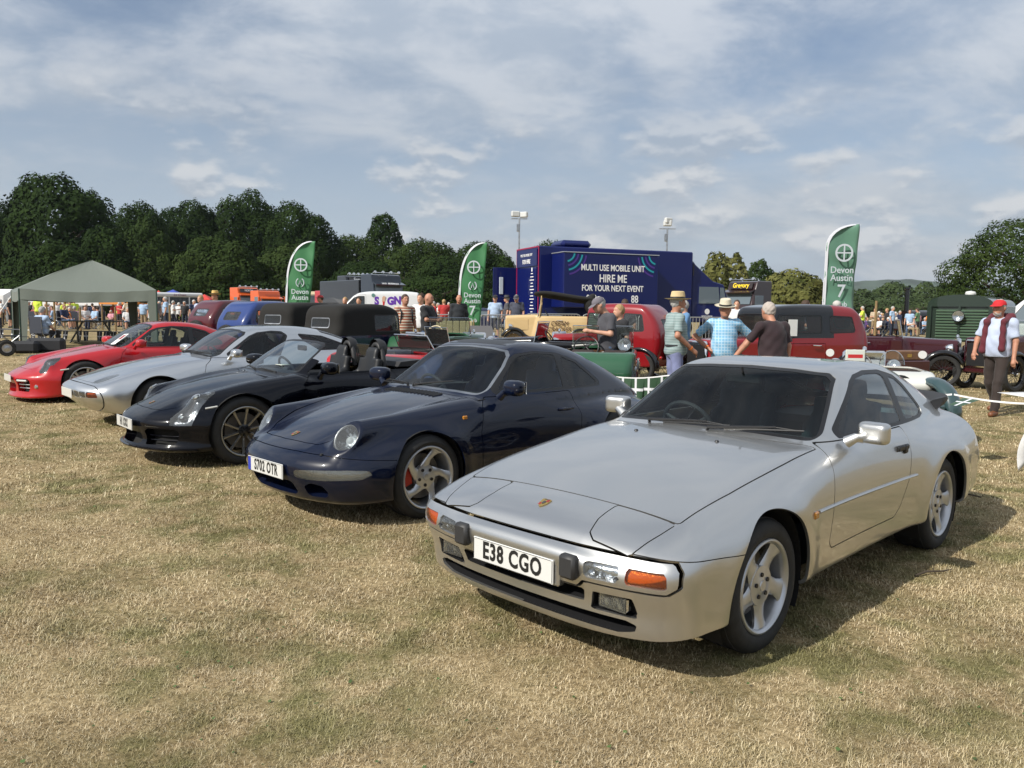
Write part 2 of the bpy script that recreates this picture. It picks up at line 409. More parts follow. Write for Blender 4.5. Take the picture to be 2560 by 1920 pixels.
def pphi(P, poly, r=0.):
    """signed distance (negative inside) of 2d points to a closed polygon, corners rounded by r"""
    poly = np.array(poly, float); n = len(poly)
    area = .5*sum(poly[i][0]*poly[(i+1) % n][1]-poly[(i+1) % n][0]*poly[i][1] for i in range(n))
    if r > 0:                              # shrink by r, then grow the distance back
        Pp = poly if area > 0 else poly[::-1]; Q = []
        for i in range(n):
            a, b, c = Pp[i-1], Pp[i], Pp[(i+1) % n]; d1 = (b-a)/np.linalg.norm(b-a); d2 = (c-b)/np.linalg.norm(c-b)
            n1 = np.array([-d1[1], d1[0]]); n2 = np.array([-d2[1], d2[0]]); m = n1+n2; m = m/np.dot(m, m)*2 if np.dot(m, m) > 1e-9 else n1
            Q.append(b+m*r/max(.25, np.dot(m, n1)) if False else b+(n1+n2)*r/(1+np.dot(n1, n2)))
        poly = np.array(Q)
    d = np.full(len(P), 1e9); ins = np.zeros(len(P), bool)
    for i in range(n):
        a, b = poly[i], poly[(i+1) % n]; e = b-a; w = P-a; t = np.clip((w@e)/max(e@e, 1e-12), 0, 1)
        d = np.minimum(d, np.linalg.norm(w-t[:, None]*e, axis=1))
        cond = (a[1] > P[:, 1]) != (b[1] > P[:, 1]); xx = a[0]+(P[:, 1]-a[1])/((b[1]-a[1]) if b[1] != a[1] else 1e-12)*e[0]
        ins ^= cond & (P[:, 0] < xx)
    return np.where(ins, -d, d)-r
def rim_faces(V, T, N, depth):
    """edge band turned inward along every open border"""
    E = np.concatenate([T[:, [0, 1]], T[:, [1, 2]], T[:, [2, 0]]]); key = np.minimum(E[:, 0], E[:, 1])*len(V)+np.maximum(E[:, 0], E[:, 1])
    u, ix, ct = np.unique(key, return_index=True, return_counts=True); B = E[ix[ct == 1]]
    if len(B) == 0: return V, T, N
    bv, inv = np.unique(B, return_inverse=True); inv = inv.reshape(B.shape); o = len(V)
    # duplicate the border so that its edge stays crisp
    V2 = np.concatenate([V, V[bv], V[bv]-N[bv]*depth]); k = len(bv); a0 = inv[:, 0]+o; a1 = inv[:, 1]+o
    q1 = np.stack([a1, a0, a0+k], 1); q2 = np.stack([a1, a0+k, a1+k], 1)
    # outward direction of the band: away from the piece
    fn = np.cross(V[B[:, 1]]-V[B[:, 0]], N[B[:, 0]]); bn = np.zeros((k, 3)); np.add.at(bn, inv[:, 0], fn); np.add.at(bn, inv[:, 1], fn); bn = nrm(bn)
    return V2, np.concatenate([T, q1, q2]), np.concatenate([N, bn, bn])
class Shell:
    """a car body as one smooth surface from which panels, panes and lamps are cut"""
    def __init__(s, F, lo, hi, h, root, bodymat):
        s.F = F; V, Q = surfnet(F, lo, hi, h); s.V = V; s.T = tris(Q); s.root = root; s.bm = bodymat; s.N = lambda P: nrm(grad(F, P))
    def _split(s, phi):
        (Vi, Ti), (Vo, To) = clip(s.V, s.T, phi(s.V)); return Vi, Ti, Vo, To
    def hole(s, phi):
        Vi, Ti, s.V, s.T = s._split(phi); return Vi, Ti
    def emit(s, V, T, name, m, off=0., rim=0., parent=None, sides=False, flip=False):
        """make the piece; sides=True splits it into a left and a right object"""
        out = []
        groups = [(V, T)]
        if sides:
            cy = V[T][:, :, 1].mean(1); groups = [compact(V, T[cy < 0]) if (cy < 0).any() else (V[:0], T[:0]), compact(V, T[cy >= 0]) if (cy >= 0).any() else (V[:0], T[:0])]
        for (v, t) in groups:
            if len(t) == 0: continue
            N = s.N(v); v = v+N*off
            if rim: v, t, N = rim_faces(v, t, N, rim)
            o = meshobj(name, v, t, m, parent or s.root, True, N); out.append(o)
        return out
    def panel(s, phi, name, gap=.004, m=None, rim=.014, sides=False, off=0.):
        Vi, Ti, Vo, To = s._split(lambda P: phi(P)-gap/2); s.V, s.T = Vo, To
        (Vp, Tp), _ = clip(Vi, Ti, phi(Vi)+gap/2)
        return s.emit(Vp, Tp, name, m or s.bm, off, rim, sides=sides)
    def pane(s, phi, name, m, band=.018, sealname='window_seal', sealm=None, sides=False, off=-.004):
        Vi, Ti, s.V, s.T = s._split(phi)
        (Vp, Tp), (Vs, Ts) = clip(Vi, Ti, phi(Vi)+band)
        p = s.emit(Vp, Tp, name, m, off, sides=sides)
        q = s.emit(Vs, Ts, sealname, sealm or seal, -.002, .004, sides=sides) if band > 0 else []
        for a in p:                      # the seal is a piece of its pane
            for b in q:
                if not sides or (a.data.vertices[0].co.y < 0) == (b.data.vertices[0].co.y < 0): b.parent = a
        return p
    def pocket(s, phi, name, m, depth, rimm=None, sides=False):
        Vi, Ti, s.V, s.T = s._split(phi); out = []
        groups = [(Vi, Ti)]
        if sides:
            cy = Vi[Ti][:, :, 1].mean(1); groups = [compact(Vi, Ti[cy < 0]), compact(Vi, Ti[cy >= 0])]
        for v, t in groups:
            N = s.N(v); v2, t2, N2 = rim_faces(v, t, N, depth)
            n0 = len(v); v2 = v2.copy(); v2[:n0] -= N*depth; t3 = t2.copy(); t3[len(t):] = t2[len(t):][:, ::-1]
            mi = np.zeros(len(t3), int); mi[len(t):] = 1 if rimm else 0
            N2 = N2.copy(); N2[n0:] *= -1
            out.append(meshobj(name, v2, t3, m, s.root, True, N2, mats=[m, rimm] if rimm else None, mi=mi if rimm else None))
        return out
    def lamp(s, phi, name, depth, glassm=None, refl=None, sides=True, lensname='lens', inset=.0, off=0.):
        Vi, Ti, s.V, s.T = s._split(phi); out = []
        cy = Vi[Ti][:, :, 1].mean(1); groups = [compact(Vi, Ti[cy < 0]), compact(Vi, Ti[cy >= 0])] if sides else [(Vi, Ti)]
        for v, t in groups:
            if len(t) == 0: continue
            N = s.N(v); v2, t2, N2 = rim_faces(v, t, N, depth); n0 = len(v); v2 = v2.copy(); v2[:n0] -= N*depth
            o = meshobj(name, v2, t2, refl or reflector, s.root, True); out.append(o)
            meshobj(lensname, v+N*off, t, glassm or lens_clear, o, True, N)
        return out
    def sub(s, phi):
        """take a piece out as a shell of its own, to be cut further"""
        q = Shell.__new__(Shell); q.F = s.F; q.N = s.N; q.root = s.root; q.bm = s.bm
        q.V, q.T, s.V, s.T = s._split(phi); return q
    def rest(s, name, m, off=0., rim=0., sides=True): return s.emit(s.V, s.T, name, m, off, rim, sides=sides)
    def body(s, name='body', rim=.016):
        return s.emit(s.V, s.T, name, s.bm, 0, rim)[0]
# ------------------------------------------------------------------ car bodies (local axes: x rearward from the nose, y to the car's right, z up)
def car_F(zc, crown, wmax, zm, tb, tl, x0, sweep, x1, rsweep, zb, kts, zg=None, bowf=.26, bowr=.26, xm=2.5, yg=None, tum=.42, kg=.10, kj=.04,
          ridge=None, kf=.09, kr=.1, kfs=.16, pf=2.6, flares=(), tumc=0., extra=None, gxm=99., kb=.05, roofcrown=.06):
    def F(x, y, z):
        ay = np.abs(y)
        top = z-zc(x)+crown*ay*ay
        if ridge: A, yr, w = ridge; top = top-A(x)*bump((ay-yr(x))/w)
        top = top*.96
        zz = z-zm
        Y = wmax(x)-tb(x)*np.maximum(zz, 0)**2-tl*np.minimum(zz, 0)**2
        for (cx, cz, r0, am, wd) in flares:
            r = np.sqrt((x-cx)**2+(z-cz)**2); Y = Y+am*bump((r-r0)/wd)
        side = (ay-Y)*.97
        k = kts(x); b = smax(top, side, k)
        fr = x0(z)+sweep*(ay/.8)**pf-x; b = smax(b, fr*.93, kf+(kfs-kf)*np.clip((ay-.35)/.3, 0, 1))
        re = x-x1(z)+rsweep*(ay/.8)**2.6; b = smax(b, re*.93, kr)
        b = smax(b, zb(x)-z, kb)
        if extra: b = extra(b, x, ay, z)
        if zg is None: return b
        t = np.clip((x-xm)/.5, -1, 1); bow = np.where(t < 0, bowf*(-t), bowr*t); sgn = np.sign(t)
        xx = x+sgn*bow*ay*ay
        e = 2e-3; g = zg(xx); sl = (zg(xx+e)-g)/e
        G = (z-g+roofcrown*ay*ay*(1-np.abs(t)))/np.sqrt(1+sl*sl)
        h = np.maximum(z-.87, -.06)
        gs = (ay-(yg(x)-tum*h-tumc*h*h))*.92
        G = smax(G, gs, kg); G = smax(G, x-gxm, .05); G = np.maximum(G, .72-z)
        return smin(b, G, kj)
    return F
def X(P): return P[:, 0]
def xz(P): return P[:, [0, 2]]
def xay(P): return np.stack([P[:, 0], np.abs(P[:, 1])], 1)
def yz(P): return P[:, [1, 2]]
def ayz(P): return np.stack([np.abs(P[:, 1]), P[:, 2]], 1)
BIG = .3
def region(phi, mask):
    """restrict a cutter to a part of the car"""
    return lambda P: np.where(mask(P), phi(P), BIG)
def side_cut(poly, r=.02, ymin=.3): return region(lambda P: pphi(xz(P), poly, r), lambda P: np.abs(P[:, 1]) > ymin)
def plan_cut(poly, r=.02, zmin=.45, mirror=True): return region(lambda P: pphi(xay(P) if mirror else P[:, :2], poly, r), lambda P: P[:, 2] > zmin)
def front_cut(poly, r=.02, xmax=1.0, mirror=True): return region(lambda P: pphi(ayz(P) if mirror else yz(P), poly, r), lambda P: P[:, 0] < xmax)
def sym(pts):
    """closed outline from its right half, listed from the centre line round to the centre line"""
    return pts+[(-a, b) for a, b in pts[::-1] if abs(a) > 1e-6]

def wheel(root, loc, Rt, Rr, width, style, rimm, side, rot=0., caliper=None, dish=.03, lipm=None, capm=None):
    M = Matrix.Translation(loc) @ Matrix.Rotation(0 if side < 0 else math.pi, 4, 'Z') @ Matrix.Rotation(rot, 4, 'Y')
    e = .008
    prof = [(Rr+.002, .004), (Rr+.012, -.004), (Rr+.03, -.010), (Rt-.05, -.012), (Rt-.022, -.004), (Rt-.006, .012), (Rt, .035),
            (Rt, width-.035), (Rt-.006, width-.012), (Rt-.03, width), (Rr, width-.005), (Rr-.012, width-.02)]
    t = MB().lathe(prof, 72, M, 'Y')
    for k in range(3):                                   # grooves of the tread stand as raised ribs
        a = .05+(width-.1)*k/2; t.lathe([(Rt-.001, a-.016), (Rt+.004, a-.014), (Rt+.004, a+.014), (Rt-.001, a+.016)], 72, M, 'Y')
    wo = t.obj('wheel', rubber, root, True)
    r = MB(); rp = [(Rr+.004, .0), (Rr+.001, -.006), (Rr-.006, -.008), (Rr-.014, -.004), (Rr-.02, .008), (Rr-.026, .03), (Rr-.03, width*.55), (Rr-.03, width-.02)]
    r.lathe(rp, 72, M, 'Y'); ro = r.obj('rim', lipm or rimm, wo, True)
    # spokes
    def spoke(path):
        """path: list of (radius, angle, half width, y front, thickness)"""
        V = []; F = []
        for (rr, a, hw, yf, th) in path:
            c, s_ = math.cos(a), math.sin(a); rd = Vector((s_, 0, c)); tg = Vector((c, 0, -s_)); p = rd*rr
            for q, dy in ((-1, .35), (-.72, .06), (0, 0), (.72, .06), (1, .35), (.85, 1), (-.85, 1)):
                V.append(p+tg*hw*q+Vector((0, yf+th*dy, 0)))
        n = 7
        for i in range(len(path)-1):
            for k in range(n): F.append([i*n+k, (i+1)*n+k, (i+1)*n+(k+1) % n, i*n+(k+1) % n])
        return V, F
    Ro = Rr-.022
    sp = MB()
    if style == 'five':                                   # five broad, slightly curved spokes (the nearest silver car)
        for k in range(5):
            a0 = k*2*math.pi/5
            V, F = spoke([(.045, a0-.05, .055, .022, .03), (.08, a0-.03, .056, .020, .03), (.115, a0+.01, .042, .021, .028), (.15, a0+.05, .040, .018, .026), (.18, a0+.08, .048, .012, .024), (Ro, a0+.11, .064, .008, .02)])
            sp.add(V, F, M)
        sp.lathe([(.001, .012), (.03, .012), (.036, .015), (.094, .019), (.099, .03), (.095, .06)], 40, M, 'Y')
        hubR, nb, br = .054, 5, .0105
    elif style == 'twist':                                # hollow twisted spokes
        for k in range(5):
            a0 = k*2*math.pi/5+.1
            V, F = spoke([(.05, a0-.30, .050, .040, .03), (.09, a0-.20, .044, .034, .03), (.13, a0-.05, .030, .027, .03), (.17, a0+.10, .030, .018, .028), (.20, a0+.20, .040, .010, .024), (Ro, a0+.30, .060, .004, .02)])
            sp.add(V, F, M)
        sp.lathe([(.001, .03), (.03, .03), (.036, .033), (.092, .036), (.096, .045), (.092, .08)], 40, M, 'Y')
        hubR, nb, br = .062, 5, .0125
    elif style == 'ten':                                  # ten slim spokes
        for k in range(10):
            a0 = k*2*math.pi/10
            V, F = spoke([(.04, a0, .013, .040, .03), (.09, a0, .014, .034, .03), (.16, a0, .013, .022, .026), (Ro, a0, .017, .006, .02)])
            sp.add(V, F, M)
        hubR, nb, br = .05, 5, .011
    elif style == 'five_slim':
        for k in range(5):
            for d in (-.13, .13):
                a0 = k*2*math.pi/5+d
                V, F = spoke([(.05, a0-d*.6, .018, .030, .03), (.12, a0-d*.2, .017, .026, .03), (Ro, a0+d*.2, .022, .008, .02)]); sp.add(V, F, M)
        sp.lathe([(.001, .022), (.03, .022), (.07, .028), (.075, .05)], 32, M, 'Y'); hubR, nb, br = .05, 5, .011
    so_ = sp.obj('spokes', rimm, wo, True)
    cap = MB().lathe([(.001, .006 if style == 'five' else .022), (.024, .008 if style == 'five' else .024), (.029, .016 if style == 'five' else .032), (.03, .05)], 28, M, 'Y')
    if style == 'ten': cap.lathe([(.001, .03), (.055, .034), (.068, .04), (.07, .06)], 28, M, 'Y')
    cap.obj('hub_cap', capm or rimm, wo, True)
    for k in range(nb):
        a = (k+.5)*2*math.pi/nb; c = Vector((math.sin(a)*hubR, .0, math.cos(a)*hubR)); y_ = .010 if style != 'twist' else .028
        MB().lathe([(.001, y_), (br, y_), (br*1.15, y_+.018)], 10, M @ Matrix.Translation(c), 'Y').obj('wheel_nut', mat('wheel_nut', (.03, .03, .035), .35, .6), wo, True)
    MB().lathe([(.02, .095), (Rr*.72, .095), (Rr*.72, .12), (.02, .12)], 48, M, 'Y').obj('brake_disc', mat('brake_disc', (.16, .15, .14), .5, .9, var=.2), wo, True)
    MB().lathe([(Rr*.75, .14), (.02, .14)], 32, M, 'Y').obj('wheel_back', dark, wo, True)
    if caliper:
        a = MB(); V = []; n = 7
        for i in range(n):
            q = -1.9+i*1.0/(n-1)-rot
            for rr, yy in ((Rr*.48, .06), (Rr*.80, .06), (Rr*.80, .13), (Rr*.48, .13)): V.append((math.sin(q)*rr, yy, math.cos(q)*rr))
        F = [[0, 1, 2, 3], [4*(n-1)+3, 4*(n-1)+2, 4*(n-1)+1, 4*(n-1)]]
        for i in range(n-1):
            for k in range(4): F.append([4*i+k, 4*i+4+k, 4*i+4+(k+1) % 4, 4*i+(k+1) % 4])
        a.add(V, F, M); a.obj('brake_caliper', caliper, wo)
    return wo
def arch_liner(root, cx, cz, rad, yin, yout):
    """dark wheel housings inside the arches"""
    b = MB(); n = 24
    for s in (-1, 1):
        V = []; F = []
        for i in range(n+1):
            a = -.5+i*(math.pi+1.0)/n; c, d = cx+rad*math.cos(a), cz+rad*math.sin(a)
            V += [(c, s*yout, max(d, .12)), (c, s*yin, max(d, .12))]
        V += [(cx, s*yin, cz)]
        for i in range(n): F += [[2*i, 2*i+1, 2*i+3, 2*i+2], [2*i+1, len(V)-1, 2*i+3]]
        b.add(V, F)
    b.obj('wheel_housing', dark, root)
def plate(root, x, z, txt, size=(.52, .111), tilt=0., band=False, sx=.62, y=0., bold=.002, narrow=None):
    M = Matrix.Translation((x, y, z)) @ Matrix.Rotation(tilt, 4, 'Y') @ Matrix(((0, 0, -1, 0), (-1, 0, 0, 0), (0, 1, 0, 0), (0, 0, 0, 1)))
    # text axes: letters run to the car's left when seen from the front
    M = Matrix.Translation((x, y, z)) @ Matrix.Rotation(tilt, 4, 'Y') @ Matrix(((0, 0, -1, 0), (-1, 0, 0, 0), (0, 1, 0, 0), (0, 0, 0, 1)))
    p = MB().box((x+.004, y, z), (.008, size[0], size[1]), 0, .003).obj('number_plate', plate_white, root)
    border = MB()
    for s in (-1, 1):
        border.box((x-.0012, y, z+s*(size[1]/2-.004)), (.0012, size[0]-.02, .0018)); border.box((x-.0012, y+s*(size[0]/2-.005), z), (.0012, .0018, size[1]-.012))
    border.obj('plate_border', plate_black, p)
    if band: MB().box((x-.001, y+size[0]/2-.024, z), (.0016, .040, size[1]-.012)).obj('blue_band', mat('plate_blue', (.02, .04, .35), .4), p)
    text(txt, .112*size[1]/.111, plate_black, p, Matrix.Translation((x-.0015, y-(.015 if band else 0), z)) @ Matrix(((0, 0, -1, 0), (-1, 0, 0, 0), (0, 1, 0, 0), (0, 0, 0, 1))), 'registration', .0006, sx, bold=bold, spacing=1.12)
    return p
def crest(root, loc, nrm_, s=1., name='bonnet_badge'):
    """small shield badge: gilt field, red and black bars, centre shield"""
    n = Vector(nrm_).normalized(); yv = Vector((0, 1, 0)); xv = yv.cross(n).normalized(); M = Matrix.Translation(loc) @ Matrix(((-yv.x, xv.x, n.x, 0), (-yv.y, xv.y, n.y, 0), (-yv.z, xv.z, n.z, 0), (0, 0, 0, 1)))
    w, h = .022*s, .028*s
    sh = [(0, -h*1.05), (w*.5, -h*.75), (w*.9, -h*.2), (w, h*.75), (w*.5, h*.9), (0, h*.8), (-w*.5, h*.9), (-w, h*.75), (-w*.9, -h*.2), (-w*.5, -h*.75)]
    b = MB().prism(sh, 0, .003, 'xy', M); o = b.obj(name, mat('gilt', (.62, .43, .14), .25, .9), root)
    q = MB()
    for sx_, sy_ in ((1, 1), (-1, -1)):
        for i in range(3): q.box((sx_*w*(.30+.2*i), sy_*h*.42, .0036), (w*.10, h*.5, .001), M=M)
    q.obj('red_bars', mat('enamel_red', (.35, .01, .02), .2, 0, 1), o)
    k = MB()
    k.prism([(0, -h*.42), (w*.3, -h*.2), (w*.3, h*.3), (-w*.3, h*.3), (-w*.3, -h*.2)], .0032, .0046, 'xy', M).box((0, h*.72, .0036), (w*1.2, h*.10, .001), M=M); k.obj('centre_shield', mat('enamel_black', (.02, .015, .01), .2, 0, 1), o)
    return o
def door_mirror(root, c, d, m, side, face=True, stalk=None, squash=1.):
    """housing as a rounded block, glass on its rear face"""
    hx, hy, hz = d
    def F(x, y, z):
        X_, Y_, Z_ = (x-c[0]), (y-c[1]), (z-c[2])
        a = np.abs(X_+.15*Y_*side)/hx; b = np.abs(Y_)/hy; e = np.abs(Z_)/hz; p = 3.2*squash
        q = (a**2.2+b**p+e**p)**(1/p)
        return np.maximum((q-1)*min(hx, hz), x-(c[0]+hx*.72))
    V, Q = surfnet(F, [c[0]-hx*1.4, c[1]-hy*1.3, c[2]-hz*1.3], [c[0]+hx*1.4, c[1]+hy*1.3, c[2]+hz*1.3], .009)
    o = meshobj('door_mirror', V, tris(Q), m, root); smooth_angle(o.data, R(50))
    g = MB().box((c[0]+hx*.73, c[1], c[2]), (.004, hy*1.6, hz*1.5), 0, .001).obj('mirror_glass', chrome, o)
    if stalk:
        s = MB().tube([stalk, (stalk[0]+.0, (stalk[1]*.6+c[1]*.4), stalk[2]*.5+c[2]*.5), (c[0], c[1]-side*hy*.7, c[2]-hz*.6)], [.034, .026, .028], 10); s.obj('mirror_arm', m, o, True)
    return o
def seat(root, c, m, h=.62, w=.48, lean=.22, name='seat'):
    """bucket seat facing forward (towards -x), c at the base of the cushion"""
    def F(x, y, z):
        X_, Y_, Z_ = x-c[0], y-c[1], z-c[2]
        xb = X_-.20-lean*Z_
        wid = w/2*np.where(Z_ > h-.16, .52, .92)+0*x
        back = smax(smax(np.abs(xb)-.055+.03*bump(Y_/.14), np.abs(Y_)-wid, .07), np.abs(Z_-h/2)-h/2, .10)
        wings = smax(smax(np.abs(xb+.05)-.075, np.abs(np.abs(Y_)-w/2+.04)-.035, .04), np.abs(Z_-.26)-.2, .08)
        cush = smax(smax(np.abs(X_)-.25, np.abs(Y_)-w/2, .08), np.abs(Z_-.02)-.08, .06)
        return smin(smin(back, wings, .03), cush, .03)
    V, Q = surfnet(F, [c[0]-.35, c[1]-.32, c[2]-.12], [c[0]+.55, c[1]+.32, c[2]+h+.06], .022)
    return meshobj(name, V, tris(Q), m, root)
def steering(root, c, r=.185, tilt=.42, m=None, name='steering_wheel', spokes=3, thick=.014):
    M = Matrix.Translation(c) @ Matrix.Rotation(math.pi/2-tilt, 4, 'Y'); b = MB(); n = 36
    b.tube([M @ Vector((r*math.cos(i*2*math.pi/n), r*math.sin(i*2*math.pi/n), 0)) for i in range(n)], thick, 8, closed=True)
    for k in range(spokes):
        a = k*2*math.pi/spokes+(0 if spokes == 4 else 0); b.tube([M @ Vector((0, 0, -.02)), M @ Vector((r*math.cos(a), r*math.sin(a), 0))], [.022, .012], 6)
    b.lathe([(.001, .012), (.05, .012), (.06, -.01), (.045, -.05)], 20, M)
    b.tube([M @ Vector((0, 0, -.03)), M @ Vector((0, 0, -.35))], .025, 8)
    return b.obj(name, m or dash_m, root, True)
def wiper(root, a, b_, up=(0, 0, .02), name='wiper'):
    a = Vector(a); b_ = Vector(b_); u = Vector(up); m = a.lerp(b_, .5)+u*1.2
    w = MB().tube([a, a+u*.8, m, a.lerp(b_, .72)+u*1.3], [.012, .01, .007, .006], 6)
    d = (b_-a); w.tube([a+d*.18+u*.35, a+d*.6+u*.45, b_+u*.4], .006, 5)
    w.tube([a+d*.30+u*.5, a+d*.72+u*1.2, a+d*.92+u*.5], .004, 5)
    return w.obj(name, black, root, True)
def car_root(name, pose, label, cat='car', group=None):
    px, py, yaw = pose
    return empty(name, (px, py, 0), yaw+math.pi, label, cat, group)
def on_shell(F, x, y, z0=2., dirn=(0, 0, -1), n=300):
    """walk from a start point until the surface is met"""
    p = np.array([x, y, z0], float); d = np.array(dirn, float); f_ = lambda q: float(F(q[:1], q[1:2], q[2:3])[0])
    for _ in range(n):
        if f_(p) < 0: break
        p = p+d*.012
    a, b = p-d*.012, p
    for _ in range(12):
        m = (a+b)/2
        if f_(m) < 0: b = m
        else: a = m
    return Vector(b), Vector(nrm(grad(F, b[None]))[0])
def cabin(root, x0, x1, w, z, m=dash_m, dashx=None, dashz=.86, bulk=True, floor=.24):
    b = MB().box(((x0+x1)/2, 0, floor), (x1-x0, w*2, .03))
    if dashx:
        b.prism([(dashx-.32, .70), (dashx-.32, dashz-.02), (dashx+.12, dashz), (dashx+.22, dashz-.06), (dashx+.20, dashz-.30), (dashx, .42)], -w, w, 'xz')
    b.box((dashx+.9 if dashx else (x0+x1)/2, 0, .40), (1.5, .22, .24))
    return b.obj('cabin', m, root)

def wheel_arches(S, arches, ymin=.45):
    for cx, cz, r in arches:
        S.hole(region(lambda P, cx=cx, cz=cz, r=r: np.hypot(P[:, 0]-cx, P[:, 2]-cz)-r, lambda P: np.abs(P[:, 1]) > ymin))
def round_lamp(S, F, c, n, r, depth=.10, name='headlight'):
    """round lamp set square to its own axis, with chrome bowl, rim and projector"""
    c = np.array(c); n = np.array(n)/np.linalg.norm(n)
    def phi(P):
        Q = P.copy(); Q[:, 1] = np.abs(Q[:, 1]); d = Q-c; return np.linalg.norm(d-np.outer(d@n, n), axis=1)-r
    ph = region(phi, lambda P: (P[:, 0] < c[0]+.35) & (np.abs(P[:, 1]) > .3) & (P[:, 2] > .4))
    Ls = S.lamp(ph, name, .115, lens_clear, seal)
    for L in Ls:
        s = -1 if L.data.vertices[0].co.y < 0 else 1; nn = Vector((n[0], s*n[1], n[2])); q = nn.to_track_quat('Z', 'Y').to_matrix().to_4x4(); M = Matrix.Translation((c[0], s*c[1], c[2])) @ q
        MB().lathe([(r*.97, -.028), (r*.80, -.05), (r*.5, -.085), (r*.34, -.10), (.001, -.10)], 36, M).obj('bowl', reflector, L, True)
        MB().lathe([(.001, -.030), (r*.20, -.034), (r*.34, -.05), (r*.38, -.09)], 28, M).obj('projector', mat('projector_glass', (.55, .6, .62), .05, .3, 1.0), L, True)
        MB().lathe([(r*1.02, -.012), (r*1.0, -.004), (r*.95, -.006), (r*.93, -.02)], 40, M).obj('bezel', steel, L, True)
    return Ls
def pod(b, x, ay, z, a, c, r0, r1, n=None, k=.10):
    """swelling of the front wing from a to c, its front cut square to n"""
    a = np.array(a); c = np.array(c); d = c-a; L2 = d@d
    t = ((x-a[0])*d[0]+(ay-a[1])*d[1]+(z-a[2])*d[2])/L2; t = np.clip(t, 0, 1)
    D = np.sqrt((x-a[0]-t*d[0])**2+(ay-a[1]-t*d[1])**2+(z-a[2]-t*d[2])**2)-(r0+(r1-r0)*t)
    if n is not None:
        n = np.array(n)/np.linalg.norm(n); D = smax(D, (x-a[0])*n[0]+(ay-a[1])*n[1]+(z-a[2])*n[2], .02)
    return smin(b, D, k)
# ------------------------------------------------------------------ the field
def ground_mat():
    m = bpy.data.materials.new('dry_grass'); m.use_nodes = True; nt = m.node_tree; L = nt.links; b = nt.nodes['Principled BSDF']
    b.inputs['Roughness'].default_value = .95; b.inputs['Specular IOR Level'].default_value = .15
    g = nt.nodes.new('ShaderNodeNewGeometry')
    def noise(s, d, r=.55, loc=0):
        mp = nt.nodes.new('ShaderNodeMapping'); mp.inputs['Location'].default_value = (loc, loc*.7, 0); L.new(g.outputs['Position'], mp.inputs[0])
        n = nt.nodes.new('ShaderNodeTexNoise'); n.inputs['Scale'].default_value = s; n.inputs['Detail'].default_value = d; n.inputs['Roughness'].default_value = r
        L.new(mp.outputs[0], n.inputs['Vector']); return n.outputs[0]
    def ramp(v, pts):
        r = nt.nodes.new('ShaderNodeValToRGB'); e = r.color_ramp.elements
        e[0].position = pts[0][0]; e[0].color = (*pts[0][1], 1); e[1].position = pts[-1][0]; e[1].color = (*pts[-1][1], 1)
        for p, c in pts[1:-1]:
            q = e.new(p); q.color = (*c, 1)
        L.new(v, r.inputs[0]); return r.outputs[0]
    fine = ramp(noise(26, 8, .7), [(.32, (.12, .085, .04)), (.5, (.31, .24, .135)), (.72, (.54, .44, .27))])
    patch = ramp(noise(.75, 5, .6, 3), [(.40, (0, 0, 0)), (.58, (1, 1, 1))])
    patch2 = ramp(noise(3.1, 5, .6, 9), [(.40, (0, 0, 0)), (.58, (1, 1, 1))])
    grn = ramp(noise(19, 7, .65, 5), [(.3, (.045, .052, .016)), (.7, (.165, .160, .062))])
    mu = nt.nodes.new('ShaderNodeMath'); mu.operation = 'MULTIPLY'; L.new(patch, mu.inputs[0]); L.new(patch2, mu.inputs[1])
    m2 = nt.nodes.new('ShaderNodeMath'); m2.operation = 'MULTIPLY'; L.new(mu.outputs[0], m2.inputs[0]); m2.inputs[1].default_value = .8
    mx = nt.nodes.new('ShaderNodeMixRGB'); L.new(m2.outputs[0], mx.inputs[0]); L.new(fine, mx.inputs[1]); L.new(grn, mx.inputs[2])
    br = nt.nodes.new('ShaderNodeMixRGB'); br.blend_type = 'MULTIPLY'; br.inputs[0].default_value = 1; L.new(mx.outputs[0], br.inputs[1]); L.new(ramp(noise(1.7, 4, .6, 21), [(.34, (.84, .80, .75)), (.62, (1.08, 1.07, 1.05))]), br.inputs[2]); L.new(br.outputs[0], b.inputs['Base Color'])
    bp = nt.nodes.new('ShaderNodeBump'); bp.inputs['Strength'].default_value = .55; bp.inputs['Distance'].default_value = .03; L.new(noise(38, 6, .7, 1), bp.inputs['Height']); L.new(bp.outputs[0], b.inputs['Normal'])
    return m
